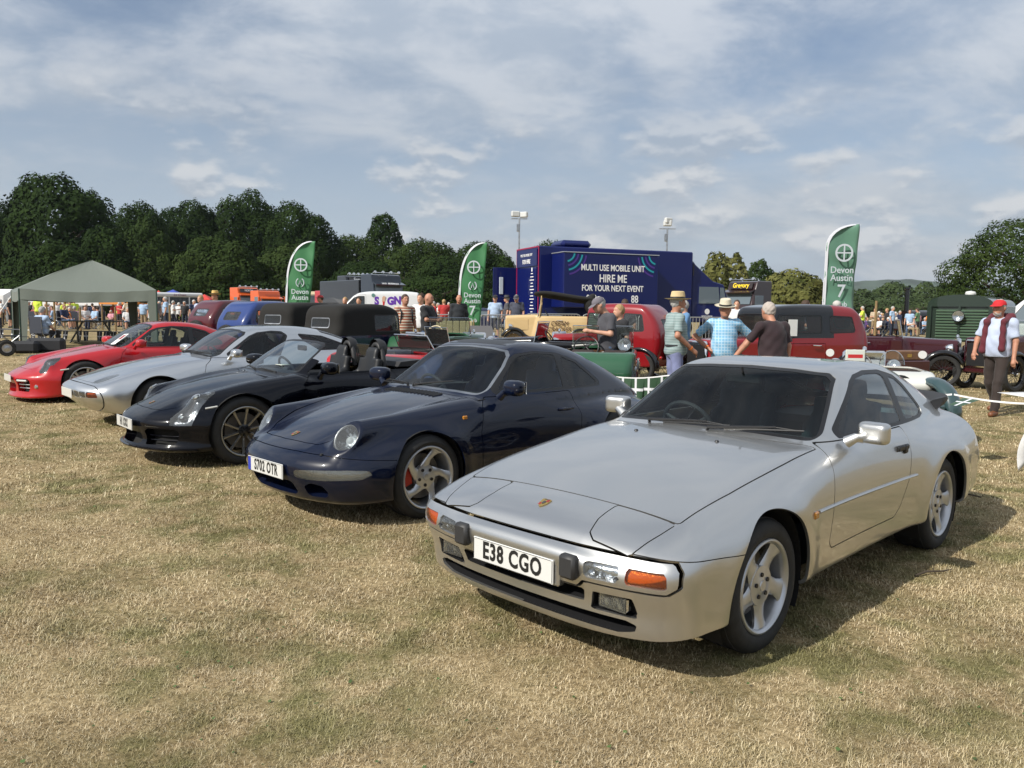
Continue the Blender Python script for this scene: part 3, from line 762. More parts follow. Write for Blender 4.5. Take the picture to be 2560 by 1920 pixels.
def field():
    xs = np.concatenate([np.linspace(-3000, -90, 14), np.linspace(-80, 80, 121), np.linspace(90, 3000, 14)])
    ys = np.concatenate([np.linspace(-60, -4, 6), np.linspace(-3, 75, 118), np.linspace(80, 3500, 22)])
    Z = np.array([[gh(x, y) for x in xs] for y in ys]); Xg, Yg = np.meshgrid(xs, ys)
    V = np.stack([Xg, Yg, Z], -1).reshape(-1, 3); nx = len(xs); i, j = np.meshgrid(np.arange(len(ys)-1), np.arange(nx-1), indexing='ij'); a = (i*nx+j).ravel()
    o = meshobj('ground', V, np.stack([a, a+1, a+nx+1, a+nx], 1), ground_mat()); o['kind'] = 'structure'
    # short dry grass: blades, many and small, thinning out with distance
    rs = np.random.RandomState(3); parts = []
    for (y0, y1, n, hgt, wd) in ((1.7, 3.6, 230000, .021, .0020), (3.6, 6.5, 200000, .026, .0031), (6.5, 12, 110000, .031, .006), (12, 24, 60000, .036, .012)):
        y = y0+(y1-y0)*rs.rand(n); xx = (rs.rand(n)*2-1)*(y*.66+.35); parts.append(np.stack([xx, y, np.full(n, hgt), np.full(n, wd)], 1))
    P = np.concatenate(parts); n = len(P)
    # tufts: thicker in clumps
    cl = np.sin(P[:, 0]*7.1+np.sin(P[:, 1]*5.3)*2)*np.sin(P[:, 1]*8.3+np.sin(P[:, 0]*6.1)*2); keep = rs.rand(n) < .72+.28*cl; P = P[keep]; cl = cl[keep]; n = len(P)
    az = rs.rand(n)*2*np.pi; ln = P[:, 2]*(.6+.9*rs.rand(n)+.25*cl); lean = .55+1.1*rs.rand(n)
    base = np.stack([P[:, 0], P[:, 1], np.array([gh(0, q) for q in P[:, 1]])-.003], 1); side = np.stack([np.cos(az), np.sin(az), 0*az], 1); fw = np.stack([-np.sin(az), np.cos(az), 0*az], 1)
    w = P[:, 3:4]*(.7+.6*rs.rand(n, 1)); mid = base+fw*(ln*np.sin(lean)*.45)[:, None]+np.array([0, 0, 1])*(ln*.55*np.cos(lean*.6))[:, None]
    tip = base+fw*(ln*np.sin(lean))[:, None]+np.array([0, 0, 1])*(ln*np.maximum(.15, np.cos(lean)))[:, None]
    V = np.stack([base-side*w*.5, base+side*w*.5, mid+side*w*.4, mid-side*w*.4, tip], 1).reshape(-1, 3); k = np.arange(n)*5
    T = np.concatenate([np.stack([k, k+1, k+2], 1), np.stack([k, k+2, k+3], 1), np.stack([k+3, k+2, k+4], 1)])
    m = bpy.data.materials.new('grass_blade'); m.use_nodes = True; nt = m.node_tree; L = nt.links; b = nt.nodes['Principled BSDF']; b.inputs['Roughness'].default_value = .7; b.inputs['Specular IOR Level'].default_value = .25
    g = nt.nodes.new('ShaderNodeNewGeometry'); r = nt.nodes.new('ShaderNodeValToRGB'); e = r.color_ramp.elements
    e[0].position = 0; e[0].color = (.17, .12, .05, 1); e[1].position = 1; e[1].color = (.76, .65, .45, 1)
    q = e.new(.35); q.color = (.40, .305, .17, 1); q = e.new(.75); q.color = (.56, .46, .29, 1)
    L.new(g.outputs['Random Per Island'], r.inputs[0])
    def noise(s, loc):
        mp = nt.nodes.new('ShaderNodeMapping'); mp.inputs['Location'].default_value = (loc, loc*.7, 0); L.new(g.outputs['Position'], mp.inputs[0])
        nn = nt.nodes.new('ShaderNodeTexNoise'); nn.inputs['Scale'].default_value = s; nn.inputs['Detail'].default_value = 5; nn.inputs['Roughness'].default_value = .6; L.new(mp.outputs[0], nn.inputs['Vector'])
        mr = nt.nodes.new('ShaderNodeMapRange'); mr.inputs[1].default_value = .40; mr.inputs[2].default_value = .58; L.new(nn.outputs[0], mr.inputs[0]); return mr.outputs[0]
    mu = nt.nodes.new('ShaderNodeMath'); mu.operation = 'MULTIPLY'; L.new(noise(.75, 3), mu.inputs[0]); L.new(noise(3.1, 9), mu.inputs[1])
    mu2 = nt.nodes.new('ShaderNodeMath'); mu2.operation = 'MULTIPLY'; L.new(mu.outputs[0], mu2.inputs[0]); mu2.inputs[1].default_value = .70
    mx = nt.nodes.new('ShaderNodeMixRGB'); L.new(mu2.outputs[0], mx.inputs[0]); L.new(r.outputs[0], mx.inputs[1]); mx.inputs[2].default_value = (.17, .175, .06, 1)
    n3 = nt.nodes.new('ShaderNodeMapRange'); L.new(noise(1.7, 21), n3.inputs[0]); n3.inputs[3].default_value = .84; n3.inputs[4].default_value = 1.08; vs = nt.nodes.new('ShaderNodeVectorMath'); vs.operation = 'SCALE'; L.new(mx.outputs[0], vs.inputs[0]); L.new(n3.outputs[0], vs.inputs['Scale']); L.new(vs.outputs[0], b.inputs['Base Color'])
    o = meshobj('grass', V, T, m, None, False); o['kind'] = 'stuff'
field()
# ------------------------------------------------------------------ the nearest silver coupe
def silver_coupe():
    root = car_root('sports_coupe', (.017, 3.6, -2.363), 'silver wedge-nosed coupe with pop-up lamp covers and black rear spoiler, nearest the camera')
    pm = paint('silver_paint', (.53, .53, .52), .93, .36, .010)
    zc = spl((-.1, .54), (0, .560), (.045, .572), (.098, .638), (.130, .660), (.20, .676), (.33, .702), (.6, .768), (.9, .828), (1.2, .872), (1.5, .895), (1.8, .90), (2.6, .90), (3.3, .905), (3.8, .895), (4.05, .88), (4.3, .84))
    wmax = spl((-.1, .80), (.1, .828), (.45, .855), (.85, .866), (1.25, .848), (1.6, .835), (2.2, .833), (2.6, .842), (3.0, .862), (3.3, .868), (3.7, .855), (4.0, .825), (4.3, .76))
    tb = spl((0, .6), (.8, 1.0), (1.5, .75), (2.5, .75), (3.2, 1.0), (4.2, .9))
    x0 = spl((.0, .10), (.17, .075), (.24, .055), (.33, .045), (.40, .02), (.46, .0), (.54, .0), (.575, .03), (.62, .10), (.8, .5))
    x1 = spl((.0, 3.95), (.25, 4.08), (.40, 4.19), (.55, 4.20), (.62, 4.15), (.80, 4.11), (.9, 4.05), (1.2, 3.9))
    zb = spl((-.1, .175), (.2, .17), (.5, .22), (1.2, .235), (2.6, .24), (3.6, .26), (4.2, .33))
    kts = spl((-.1, .10), (.3, .16), (.9, .22), (1.4, .14), (1.8, .09), (2.6, .09), (3.2, .20), (4.2, .14))
    zg = spl((1.2, .70), (1.5, .893), (1.8, 1.078), (2.06, 1.232), (2.25, 1.272), (2.5, 1.285), (2.8, 1.272), (3.1, 1.235), (3.4, 1.165), (3.7, 1.065), (4.0, .945), (4.3, .82))
    yg = spl((1.3, .70), (1.6, .715), (2.0, .735), (2.5, .745), (2.9, .725), (3.3, .665), (3.8, .58), (4.2, .53))
    def extra(b, x, ay, z):
        # rubbing crease along the flank
        return b
    F = car_F(zc, .06, wmax, .56, tb, .22, x0, .095, x1, .09, zb, kts, zg, .25, .22, 2.5, yg, .48, .12, .035, flares=((.85, .31, .40, .012, .08), (3.25, .31, .40, .014, .09)), kf=.04, kfs=.13, pf=3.0, tumc=.10, extra=extra)
    S = Shell(F, [-.06, -.93, .14], [4.3, .93, 1.34], .02, root, pm)
    S.hole(lambda P: P[:, 2]-(.236+.012*np.clip((P[:, 0]-2.6)/1.2, 0, 1))+np.clip(1-P[:, 0]/.55, 0, 1)**.7*.052*np.clip(1-(np.abs(P[:, 1])/.80)**3, -.2, 1))        # open underside
    for cx, r in ((.835, .378), (3.235, .372)):
        S.hole(region(lambda P, cx=cx, r=r: np.hypot(P[:, 0]-cx, P[:, 2]-.305)-r, lambda P: np.abs(P[:, 1]) > .45))
    # glass
    ws = sym([(0, .912), (.35, .906), (.60, .893), (.672, .888), (.655, .94), (.60, 1.07), (.545, 1.196), (.50, 1.225), (.30, 1.240), (0, 1.248)])
    S.pane(region(lambda P: pphi(yz(P), ws, .03), lambda P: (P[:, 0] < 2.32) & (P[:, 0] > 1.3) & (P[:, 2] > .85)), 'windscreen', glass('screen_glass', (.66, .76, .76), .62, .003, (1.165, 1.20)), .014)
    W_ = S.sub(side_cut([(1.70, .892), (2.22, 1.178), (2.32, 1.210), (2.50, 1.228), (2.75, 1.222), (2.98, 1.178), (3.10, 1.11), (3.30, .950), (3.28, .905), (3.16, .892)], .03, .45))
    W_.pane(side_cut([(1.79, .912), (2.27, 1.168), (2.34, 1.192), (2.50, 1.208), (2.70, 1.203), (2.755, 1.185), (2.735, 1.05), (2.70, .912)], .02, .45), 'side_window', glass('side_glass', (.72, .78, .78), .85, .006), 0, sides=True)
    W_.pane(side_cut([(2.845, 1.178), (2.97, 1.152), (3.07, 1.09), (3.245, .955), (3.23, .925), (3.14, .912), (2.80, .912), (2.81, 1.0)], .02, .45), 'quarter_window', glass('side_glass'), 0, sides=True)
    W_.rest('window_frame', seal, -.002, .01)
    hw = [(3.13, 0), (3.14, .35), (3.19, .50), (3.5, .515), (3.97, .47), (4.02, .42), (4.05, 0)]
    S.pane(region(lambda P: pphi(xay(P), hw+[(4.05, -.3), (3.13, -.3)], .03), lambda P: P[:, 2] > .85), 'rear_window', glass('side_glass'), .03)
    # front: nose panel with lamp covers, bonnet
    for a, b in (((.16, .335), (.16, .605)),): pass
    S.panel(plan_cut([(.330, .335), (.330, .657), (.235, .640), (.125, .614), (.082, .596), (.082, .400), (.105, .362), (.19, .340)], .012, .5), 'lamp_cover', .006, sides=True)
    S.panel(region(lambda P: pphi(P[:, :2], [(.334, -.665), (.334, .665), (.70, .692), (1.2, .700), (1.565, .700), (1.50, .5), (1.45, .2), (1.44, 0), (1.45, -.2), (1.50, -.5), (1.565, -.700), (1.2, -.700), (.70, -.692)], .015), lambda P: P[:, 2] > .62), 'bonnet', .007)
    S.panel(region(lambda P: pphi(yz(P), sym([(0, .5705), (.592, .5705), (.594, .60), (.612, .655), (.636, .680), (.655, .702), (.66, .78), (0, .80)]), .004), lambda P: (P[:, 0] < .334) & (P[:, 2] > .50)), 'nose_panel', .006)
    # doors and tailgate seams
    S.panel(side_cut([(1.60, .885), (1.555, .80), (1.50, .62), (1.465, .40), (1.50, .365), (2.36, .375), (2.44, .43), (2.55, .58), (2.62, .74), (2.66, .885)], .03, .45), 'door', .006, sides=True)
    # bumper: lamps, over-riders, slots
    S.lamp(front_cut([(.415, .455), (.415, .522), (.575, .524), (.575, .458)], .01, .3), 'driving_lamp', .035, lens_clear)
    S.lamp(front_cut([(.605, .459), (.605, .524), (.765, .526), (.772, .464)], .012, .4), 'indicator', .012, glass('amber_glass', (1, .62, .22), .8, .03), amber)
    S.panel(region(lambda P: pphi(yz(P), sym([(0, .398), (.37, .398), (.40, .430), (.77, .438), (.808, .47), (.808, .53), (.78, .566), (0, .566)]), .012), lambda P: P[:, 0] < .30), 'bumper', .013, off=.007, rim=.03)
    S.pocket(front_cut(sym([(0, .322), (.38, .328), (.395, .391), (.0, .391)]), .008, .3, False), 'grille_slot', dark, .10, black)
    S.pocket(front_cut(sym([(0, .222), (.54, .226), (.62, .246), (.635, .274), (.58, .288), (0, .282)]), .01, .35, False), 'air_intake', dark, .12, black)
    S.pocket(front_cut([(.41, .302), (.435, .388), (.625, .396), (.64, .305)], .008, .4), 'fog_lamp_recess', dark, .05, black, sides=True)
    S.panel(region(lambda P: P[:, 2]-(.583-.040*np.clip(P[:, 0]/.5, 0, 1.2)), lambda P: P[:, 0] < .62), 'front_apron', .004)
    S.lamp(side_cut([(3.99, .70), (4.02, .80), (4.25, .79), (4.25, .66), (4.1, .66)], .01, .45), 'tail_lamp', .012, glass('red_glass', (.55, .02, .02), 1, .2), red_lens)
    S.body()
    # trim
    strip = MB()
    for s in (-1, 1):
        pts = []
        for i in range(26):
            x = 1.30+i*(2.66-1.30)/25; p, n = on_shell(F, x, s*1.0, .592, (0, -s, 0)); pts.append(p+n*.002)
        strip.tube(pts, .009, 6)
    strip.obj('rubbing_strip', pm, root, True)
    for s in (-1, 1):
        p, n = on_shell(F, 1.25, s*1.0, .585, (0, -s, 0)); MB().box(p, (.05, .022, .04), 0, .008).obj('side_repeater', amber, root)
        p, n = on_shell(F, -.4, s*.345, .485, (1, 0, 0)); MB().box(p+Vector((-.012, 0, 0)), (.05, .092, .105), 0, .013).obj('over_rider', mat('soft_black', (.022, .022, .023), .55), root, True)
        p, n = on_shell(F, -.4, s*.52, .355, (1, 0, 0)); f = MB().box(p+Vector((.03, 0, 0)), (.04, .15, .07), 0, .012).obj('fog_lamp', reflector, root); MB().box(p+Vector((.008, 0, 0)), (.006, .145, .068), 0, .002).obj('lens', lens_clear, f)
        p, n = on_shell(F, .05, s*.57, 1.0); MB().lathe([(.001, .004), (.011, .003), (.013, -.004)], 14, Matrix.Translation(on_shell(F, .035, s*.57, 1.0)[0])).obj('washer_plug', black, root, True)
        p, n = on_shell(F, 1.28, s*.27, 1.2); MB().lathe([(.001, .010), (.009, .008), (.014, -.002)], 12, Matrix.Translation(p)).obj('washer_jet', black, root, True)
        p, n = on_shell(F, 2.50, s*1.0, .775, (0, -s, 0)); MB().box(p+Vector((0, s*.008, 0)), (.16, .022, .035), 0, .008).box(p+Vector((.03, s*.01, -.01)), (.05, .024, .055), 0, .008).obj('door_handle', black, root, True)
        door_mirror(root, (1.88, s*.872, .935), (.055, .086, .060), pm, s, stalk=(1.80, s*.76, .88), squash=1.7)
    plate(root, -.018, .437, 'E38 CGO', sx=.78, bold=.0035)
    MB().box((.02, 0, .437), (.05, .56, .13), 0, .01).obj('plate_plinth', pm, root)
    p, n = on_shell(F, .20, 0, 1.2); crest(root, p+n*.001, n, 1.25)
    wiper(root, (1.52, .35, .90), (1.535, -.20, .925)); wiper(root, (1.49, -.08, .90), (1.62, -.60, .93))
    # spoiler round the tail of the rear window
    sp = MB(); prev = None; n = 22; V = []; Fc = []
    for i in range(n+1):
        a = i/n; th = (a-.5)*math.pi; y = .60*math.sin(th)*1.0; x = 3.80+.36*max(0, math.cos(th))**.55
        up = .955+.025*math.cos(th)
        V += [(x-.10, y*.86, up-.045), (x-.03, y*.94, up+.0), (x+.05, y, up+.012), (x+.06, y*1.01, up-.012), (x+.0, y, up-.045), (x-.06, y*.93, up-.09)]
    for i in range(n):
        for k in range(6): Fc.append([i*6+k, i*6+(k+1) % 6, i*6+6+(k+1) % 6, i*6+6+k])
    Fc += [[0, 1, 2, 3, 4, 5][::-1], [n*6+k for k in range(6)]]
    sp.add(V, Fc).obj('rear_spoiler', mat('soft_black'), root, True)
    for s, xx in ((-1, .85), (1, .85)): wheel(root, (xx, s*.805, .308), .316, .222, .205, 'five', alu, s, rot=.55)
    for s in (-1, 1): wheel(root, (3.25, s*.812, .308), .316, .222, .225, 'five', alu, s, rot=.2)
    arch_liner(root, .84, .31, .385, .52, .80); arch_liner(root, 3.24, .31, .385, .52, .80)
    cabin(root, 1.4, 3.9, .70, .3, dashx=1.75, dashz=.87)
    for s in (-1, 1): seat(root, (2.42, s*.36, .44), grey_cloth, .74)
    MB().box((3.0, 0, .62), (.12, 1.2, .45), 0, .05).box((3.55, 0, .78), (.9, 1.1, .04)).obj('rear_seat', grey_cloth, root)
    steering(root, (1.98, .36, .82)); MB().box((2.02, 0, 1.165), (.02, .24, .06), 0, .01).tube([(2.0, 0, 1.24), (2.02, 0, 1.18)], .008, 6).obj('rear_view_mirror', black, root)
    return root
silver_coupe()
# ------------------------------------------------------------------ the other four cars of the front row
def lamp_balls(root, F, spots):
    for s in (-1, 1):
        for x, y, r in spots:
            p, n = on_shell(F, x, s*y, 1.2); M = Matrix.Translation(p-n*.004) @ n.to_track_quat('Z', 'Y').to_matrix().to_4x4()
            MB().lathe([(.001, -r*.25), (r*.5, -r*.3), (r*.62, -r*.5), (r*.70, -r*.1), (r, .0), (r*1.05, -r*.4)], 20, M).obj('lamp_unit', chrome, root, True)
            MB().lathe([(.001, -r*.12), (r*.35, -r*.2), (r*.58, -r*.45)], 16, M).obj('projector_lens', mat('projector_glass', (.55, .6, .62), .05, .3, 1.0), root, True)
def blue_coupe():
    root = car_root('sports_coupe', (-1.832, 5.853, -2.358), 'dark blue round-lamped coupe with twisted-spoke wheels beside the nearest silver car')
    pm = paint('midnight_blue', (.0015, .0042, .017), .0, .28, .006, .9, .08)
    zc = spl((-.1, .50), (.03, .535), (.12, .575), (.26, .636), (.5, .712), (.8, .787), (1.1, .848), (1.4, .885), (1.8, .90), (2.6, .885), (3.2, .86), (3.6, .80), (3.9, .72), (4.1, .63), (4.3, .50))
    wmax = spl((-.1, .78), (.2, .82), (.5, .845), (.92, .855), (1.3, .83), (1.8, .815), (2.3, .82), (2.8, .85), (3.2, .868), (3.6, .86), (4.0, .81), (4.3, .74))
    tb = spl((0, .9), (.9, .9), (1.6, .60), (2.4, .7), (3.2, 1.3), (4.2, 1.2))
    x0 = spl((.0, .16), (.18, .12), (.25, .075), (.33, .035), (.42, .01), (.50, .02), (.55, .06), (.62, .2), (.8, .6))
    x1 = spl((.0, 4.0), (.3, 4.16), (.5, 4.23), (.65, 4.18), (.9, 4.0), (1.2, 3.7))
    zb = spl((-.1, .175), (.3, .175), (.8, .20), (2.6, .20), (3.6, .22), (4.2, .30)); kts = spl((-.1, .12), (.9, .26), (1.6, .10), (2.4, .10), (3.2, .28), (4.2, .2))
    zg = spl((1.2, .70), (1.47, .892), (1.75, 1.08), (1.95, 1.21), (2.12, 1.275), (2.3, 1.298), (2.6, 1.283), (2.9, 1.23), (3.2, 1.135), (3.5, 1.01), (3.8, .86), (4.1, .68))
    yg = spl((1.3, .68), (1.6, .705), (2.1, .725), (2.6, .715), (3.0, .665), (3.4, .60), (3.9, .52))
    LN = (-.83, .22, .50); LC = (.325, .590, .655)
    def extra(b, x, ay, z):
        return pod(b, x, ay, z, LC, (1.45, .64, .745), .112, .10, LN, .10)
    F = car_F(zc, .13, wmax, .50, tb, .30, x0, .25, x1, .22, zb, kts, zg, .26, .26, 2.45, yg, .46, .13, .035, flares=((.92, .315, .38, .010, .07), (3.192, .315, .38, .018, .10)), kf=.10, kfs=.22, pf=2.3, tumc=.10, kr=.2, extra=extra)
    S = Shell(F, [-.06, -.93, .12], [4.35, .93, 1.36], .02, root, pm)
    S.hole(lambda P: P[:, 2]-.182)
    wheel_arches(S, ((.905, .315, .352), (3.185, .315, .356)))
    ws = sym([(0, .905), (.4, .895), (.60, .882), (.655, .885), (.64, .94), (.575, 1.10), (.525, 1.19), (.47, 1.232), (.3, 1.252), (0, 1.262)])
    S.pane(region(lambda P: pphi(yz(P), ws, .04), lambda P: (P[:, 0] < 2.15) & (P[:, 0] > 1.3)), 'windscreen', glass('blue_screen_glass', (.66, .76, .78), .7, .006, (1.17, 1.25)), .014, sealm=steel)
    W_ = S.sub(side_cut([(1.63, .885), (1.97, 1.150), (2.08, 1.200), (2.30, 1.218), (2.60, 1.195), (2.85, 1.12), (3.13, .925), (3.14, .885), (3.05, .872)], .03, .42))
    W_.pane(side_cut([(1.72, .905), (2.02, 1.145), (2.11, 1.182), (2.30, 1.198), (2.555, 1.182), (2.535, .90)], .02, .42), 'side_window', glass('side_glass'), 0, sides=True)
    W_.pane(side_cut([(2.63, 1.168), (2.83, 1.10), (3.09, .915), (3.04, .892), (2.62, .892)], .015, .42), 'quarter_window', glass('side_glass'), 0, sides=True)
    W_.rest('window_frame', seal, -.001, .01)
    S.pane(region(lambda P: pphi(xay(P), [(3.02, -.2), (3.02, .40), (3.10, .50), (3.55, .45), (3.60, .35), (3.62, -.2)], .03), lambda P: P[:, 2] > .85), 'rear_window', glass('side_glass'), .02)
    round_lamp(S, F, LC, LN, .104)
    S.panel(region(lambda P: pphi(P[:, :2], [(.185, 0), (.20, .25), (.225, .38), (.35, .455), (.55, .50), (.9, .545), (1.25, .575), (1.50, .60), (1.46, .40), (1.42, 0), (1.46, -.40), (1.50, -.60), (1.25, -.575), (.9, -.545), (.55, -.50), (.35, -.455), (.225, -.38), (.20, -.25)], .03), lambda P: P[:, 2] > .5), 'bonnet', .007)
    S.panel(side_cut([(1.60, .868), (1.50, .80), (1.44, .60), (1.46, .32), (1.50, .285), (2.50, .285), (2.62, .45), (2.66, .65), (2.60, .865)], .04, .5), 'door', .005, sides=True)
    lampp = lambda P: pphi(ayz(P), [(.335, .372), (.345, .425), (.50, .436), (.72, .446), (.80, .44), (.815, .41), (.78, .378), (.6, .366), (.45, .364)], .012)
    S.lamp(region(lampp, lambda P: P[:, 0] < .6), 'indicator', .03, glass('lamp_glass'), mat('lamp_back', (.50, .48, .42), .25, .6, bump=.5, bscale=60))
    S.pocket(front_cut(sym([(0, .222), (.26, .225), (.31, .25), (.30, .318), (.26, .335), (0, .335)]), .02, .5, False), 'air_intake', dark, .12, pm)
    S.pocket(front_cut([(.40, .232), (.40, .31), (.47, .338), (.56, .325), (.585, .27), (.55, .232)], .03, .6), 'brake_duct', dark, .10, pm, sides=True)
    S.panel(region(lambda P: P[:, 2]-(.545-.05*np.clip(np.abs(P[:, 1])-.3, 0, 1)-.06*np.clip(P[:, 0]-.2, 0, .5)), lambda P: P[:, 0] < .60), 'front_apron', .004)
    S.body()
    for s in (-1, 1):
        p, n = on_shell(F, 1.295, s*1.1, .735, (0, -s, 0)); MB().box(p, (.048, .02, .032), 0, .007).obj('side_repeater', amber, root)
        p, n = on_shell(F, 2.47, s*1.1, .72, (0, -s, 0)); MB().tube([p+Vector((-.09, 0, 0)), p+Vector((-.07, s*.03, 0)), p+Vector((.07, s*.03, 0)), p+Vector((.09, 0, 0))], .011, 8).obj('door_handle', pm, root, True)
        door_mirror(root, (1.70, s*.915, .955), (.075, .105, .066), pm, s, stalk=(1.66, s*.79, .87))
        p, n = on_shell(F, .18, s*.50, 1.2); MB().lathe([(.001, .012), (.011, .01), (.013, -.004)], 12, Matrix.Translation(p)).obj('washer_jet', black, root, True)
    plate(root, .004, .398, 'S702 OTR', sx=.66, band=True, bold=.0028)
    p, n = on_shell(F, .262, 0, 1.2); crest(root, p+n*.001, n, 1.3)
    # cowl grille, wipers, sunroof
    g = []
    for i in range(16):
        y = -.33+.66*i/15; p, n = on_shell(F, 1.30+.10*abs(y), y, 1.2); q, _ = on_shell(F, 1.40+.10*abs(y), y, 1.2); g.append((p, q))
    for i, (p, q) in enumerate(g): MB().tube([p+Vector((0, 0, .002)), q+Vector((0, 0, .002))], .012, 4).obj('cowl_slat', black, root)
    wiper(root, (1.50, .14, .905), (1.66, -.42, .96)); wiper(root, (1.50, .22, .905), (1.53, .62, .905), (0, 0, .025)); 
    b = MB(); V = []
    for i in range(9):
        for j in range(5):
            p, n = on_shell(F, 2.12+.36*j/4, -.38+.76*i/8, 1.6); V.append(p+n*(.003 if 0 < i < 8 and 0 < j < 4 else .001))
    b.add(V, [[i*5+j, i*5+j+1, i*5+j+6, i*5+j+5] for i in range(8) for j in range(4)]); b.obj('sunroof', seal, root, True)
    for s in (-1, 1): wheel(root, (.92, s*.792, .315), .318, .238, .225, 'twist', alu, s, rot=.1, caliper=mat('red_caliper', (.35, .02, .01), .4))
    for s in (-1, 1): wheel(root, (3.192, s*.815, .318), .32, .238, .265, 'twist', alu, s, rot=.4)
    arch_liner(root, .91, .315, .36, .50, .79); arch_liner(root, 3.19, .315, .36, .50, .80)
    cabin(root, 1.4, 3.6, .69, .3, dashx=1.72, dashz=.865)
    for s in (-1, 1): seat(root, (2.33, s*.36, .42), blue_leather, .76)
    MB().box((2.98, 0, .60), (.12, 1.1, .5), 0, .05).obj('rear_seat', blue_leather, root)
    steering(root, (1.93, -.36*-1, .80), .19); MB().box((1.98, 0, 1.165), (.02, .22, .06), 0, .01).obj('rear_view_mirror', black, root)
    return root
def convertible():
    root = car_root('convertible', (-3.892, 7.989, -2.43), 'black open two-seater with ten-spoke wheels, roof down, left of the blue coupe')
    pm = paint('black_blue_paint', (.0010, .0014, .004), .0, .25, .006, .60, .05)
    zc = spl((-.1, .46), (.02, .50), (.12, .545), (.26, .600), (.5, .692), (.8, .775), (1.1, .832), (1.4, .868), (1.7, .885), (2.4, .89), (3.0, .915), (3.5, .91), (3.9, .875), (4.15, .83), (4.4, .74))
    wmax = spl((-.1, .80), (.3, .85), (.9, .895), (1.3, .87), (1.9, .855), (2.6, .865), (3.3, .90), (3.9, .88), (4.4, .76))
    tb = spl((0, .6), (.9, .8), (1.6, .60), (2.6, .6), (3.3, 1.0), (4.2, 1.2))
    x0 = spl((.0, .14), (.16, .05), (.20, .01), (.235, .03), (.33, .04), (.42, .01), (.48, .015), (.53, .07), (.6, .2), (.8, .6))
    x1 = spl((.0, 4.1), (.3, 4.28), (.55, 4.37), (.75, 4.33), (.9, 4.22), (1.2, 4.0))
    zb = spl((-.1, .15), (.3, .15), (.8, .18), (2.6, .18), (3.6, .20), (4.3, .28)); kts = spl((-.1, .14), (.9, .26), (1.6, .10), (2.5, .10), (3.3, .28), (4.3, .2))
    zg = spl((1.1, .66), (1.38, .872), (1.7, 1.085), (1.95, 1.215), (2.15, 1.262), (2.4, 1.27), (2.8, 1.2), (3.2, 1.0), (3.6, .8))
    yg = spl((1.3, .70), (1.6, .725), (2.1, .74), (2.7, .72), (3.4, .6))
    extra = lambda b, x, ay, z: pod(b, x, ay, z, (.52, .655, .618), (1.5, .70, .72), .105, .12, None, .16)
    F = car_F(zc, .10, wmax, .52, tb, .25, x0, .34, x1, .25, zb, kts, zg, .30, .26, 2.45, yg, .46, .12, .03, flares=((.91, .34, .40, .012, .08), (3.385, .34, .40, .014, .09)), kf=.08, kfs=.24, pf=2.2, tumc=.08, kr=.2, extra=extra)
    S = Shell(F, [-.06, -.96, .10], [4.45, .96, 1.34], .02, root, pm)
    S.hole(lambda P: P[:, 2]-.155)
    wheel_arches(S, ((.905, .34, .376), (3.38, .34, .38)))
    ws = sym([(0, .880), (.4, .872), (.60, .862), (.665, .868), (.64, .94), (.57, 1.10), (.53, 1.165), (.48, 1.195), (.3, 1.212), (0, 1.218)])
    S.pane(region(lambda P: pphi(yz(P), ws, .04), lambda P: (P[:, 0] < 2.10) & (P[:, 0] > 1.2)), 'windscreen', glass('open_screen_glass', (.66, .76, .78), 1.0, .015), .016)
    # the open top: roof and deck taken away
    S.hole(region(lambda P: np.maximum(2.03-P[:, 0]+.30*np.abs(P[:, 1])**2*0, .93-P[:, 2]), lambda P: P[:, 0] > 1.9))
    S.hole(region(lambda P: np.maximum(pphi(xz(P), [(1.63, .885), (2.02, 1.16), (2.3, 1.2), (2.3, 1.5), (3.2, 1.5), (3.2, .885)], 0), .1-np.abs(P[:, 1])), lambda P: (np.abs(P[:, 1]) > .1) & (P[:, 0] > 1.5) & (P[:, 2] > .7) & ((P[:, 2] < 1.17) | (P[:, 0] > 2.0))))
    S.hole(region(lambda P: pphi(xay(P), [(1.75, -.3), (1.75, .60), (1.85, .70), (2.70, .70), (2.84, .62), (2.88, .4), (2.88, -.3)], .05), lambda P: P[:, 2] > .72))
    S.lamp(plan_cut([(.225, .60), (.30, .585), (.48, .595), (.62, .635), (.665, .68), (.64, .72), (.52, .765), (.40, .775), (.30, .735), (.24, .67)], .03, .42), 'headlight', .05, lens_clear, mat('lamp_back_dark', (.16, .17, .19), .2, .7, bump=.6, bscale=35))
    lamp_balls(root, F, ((.33, .655, .035), (.47, .67, .042), (.585, .685, .036)))
    S.panel(region(lambda P: pphi(P[:, :2], [(.17, 0), (.185, .25), (.23, .40), (.36, .50), (.62, .57), (1.0, .62), (1.42, .66), (1.36, .4), (1.31, 0), (1.36, -.4), (1.42, -.66), (1.0, -.62), (.62, -.57), (.36, -.50), (.23, -.40), (.185, -.25)], .03), lambda P: P[:, 2] > .48), 'bonnet', .006)
    S.panel(side_cut([(1.66, .872), (1.56, .80), (1.50, .60), (1.50, .30), (1.55, .26), (2.55, .26), (2.72, .45), (2.76, .65), (2.70, .872)], .04, .5), 'door', .005, sides=True)
    S.pocket(front_cut(sym([(0, .225), (.24, .228), (.28, .25), (.27, .338), (0, .345)]), .015, .5, False), 'air_intake', dark, .10, pm)
    S.pocket(front_cut([(.35, .228), (.34, .36), (.40, .392), (.66, .392), (.69, .36), (.66, .245)], .02, .7), 'side_intake', dark, .09, pm, sides=True)
    S.lamp(front_cut([(.37, .407), (.37, .421), (.66, .424), (.67, .412)], .004, .7), 'running_light', .008, lens_clear, mat('strip_light', (.6, .57, .48), .3))
    S.body(rim=.02)
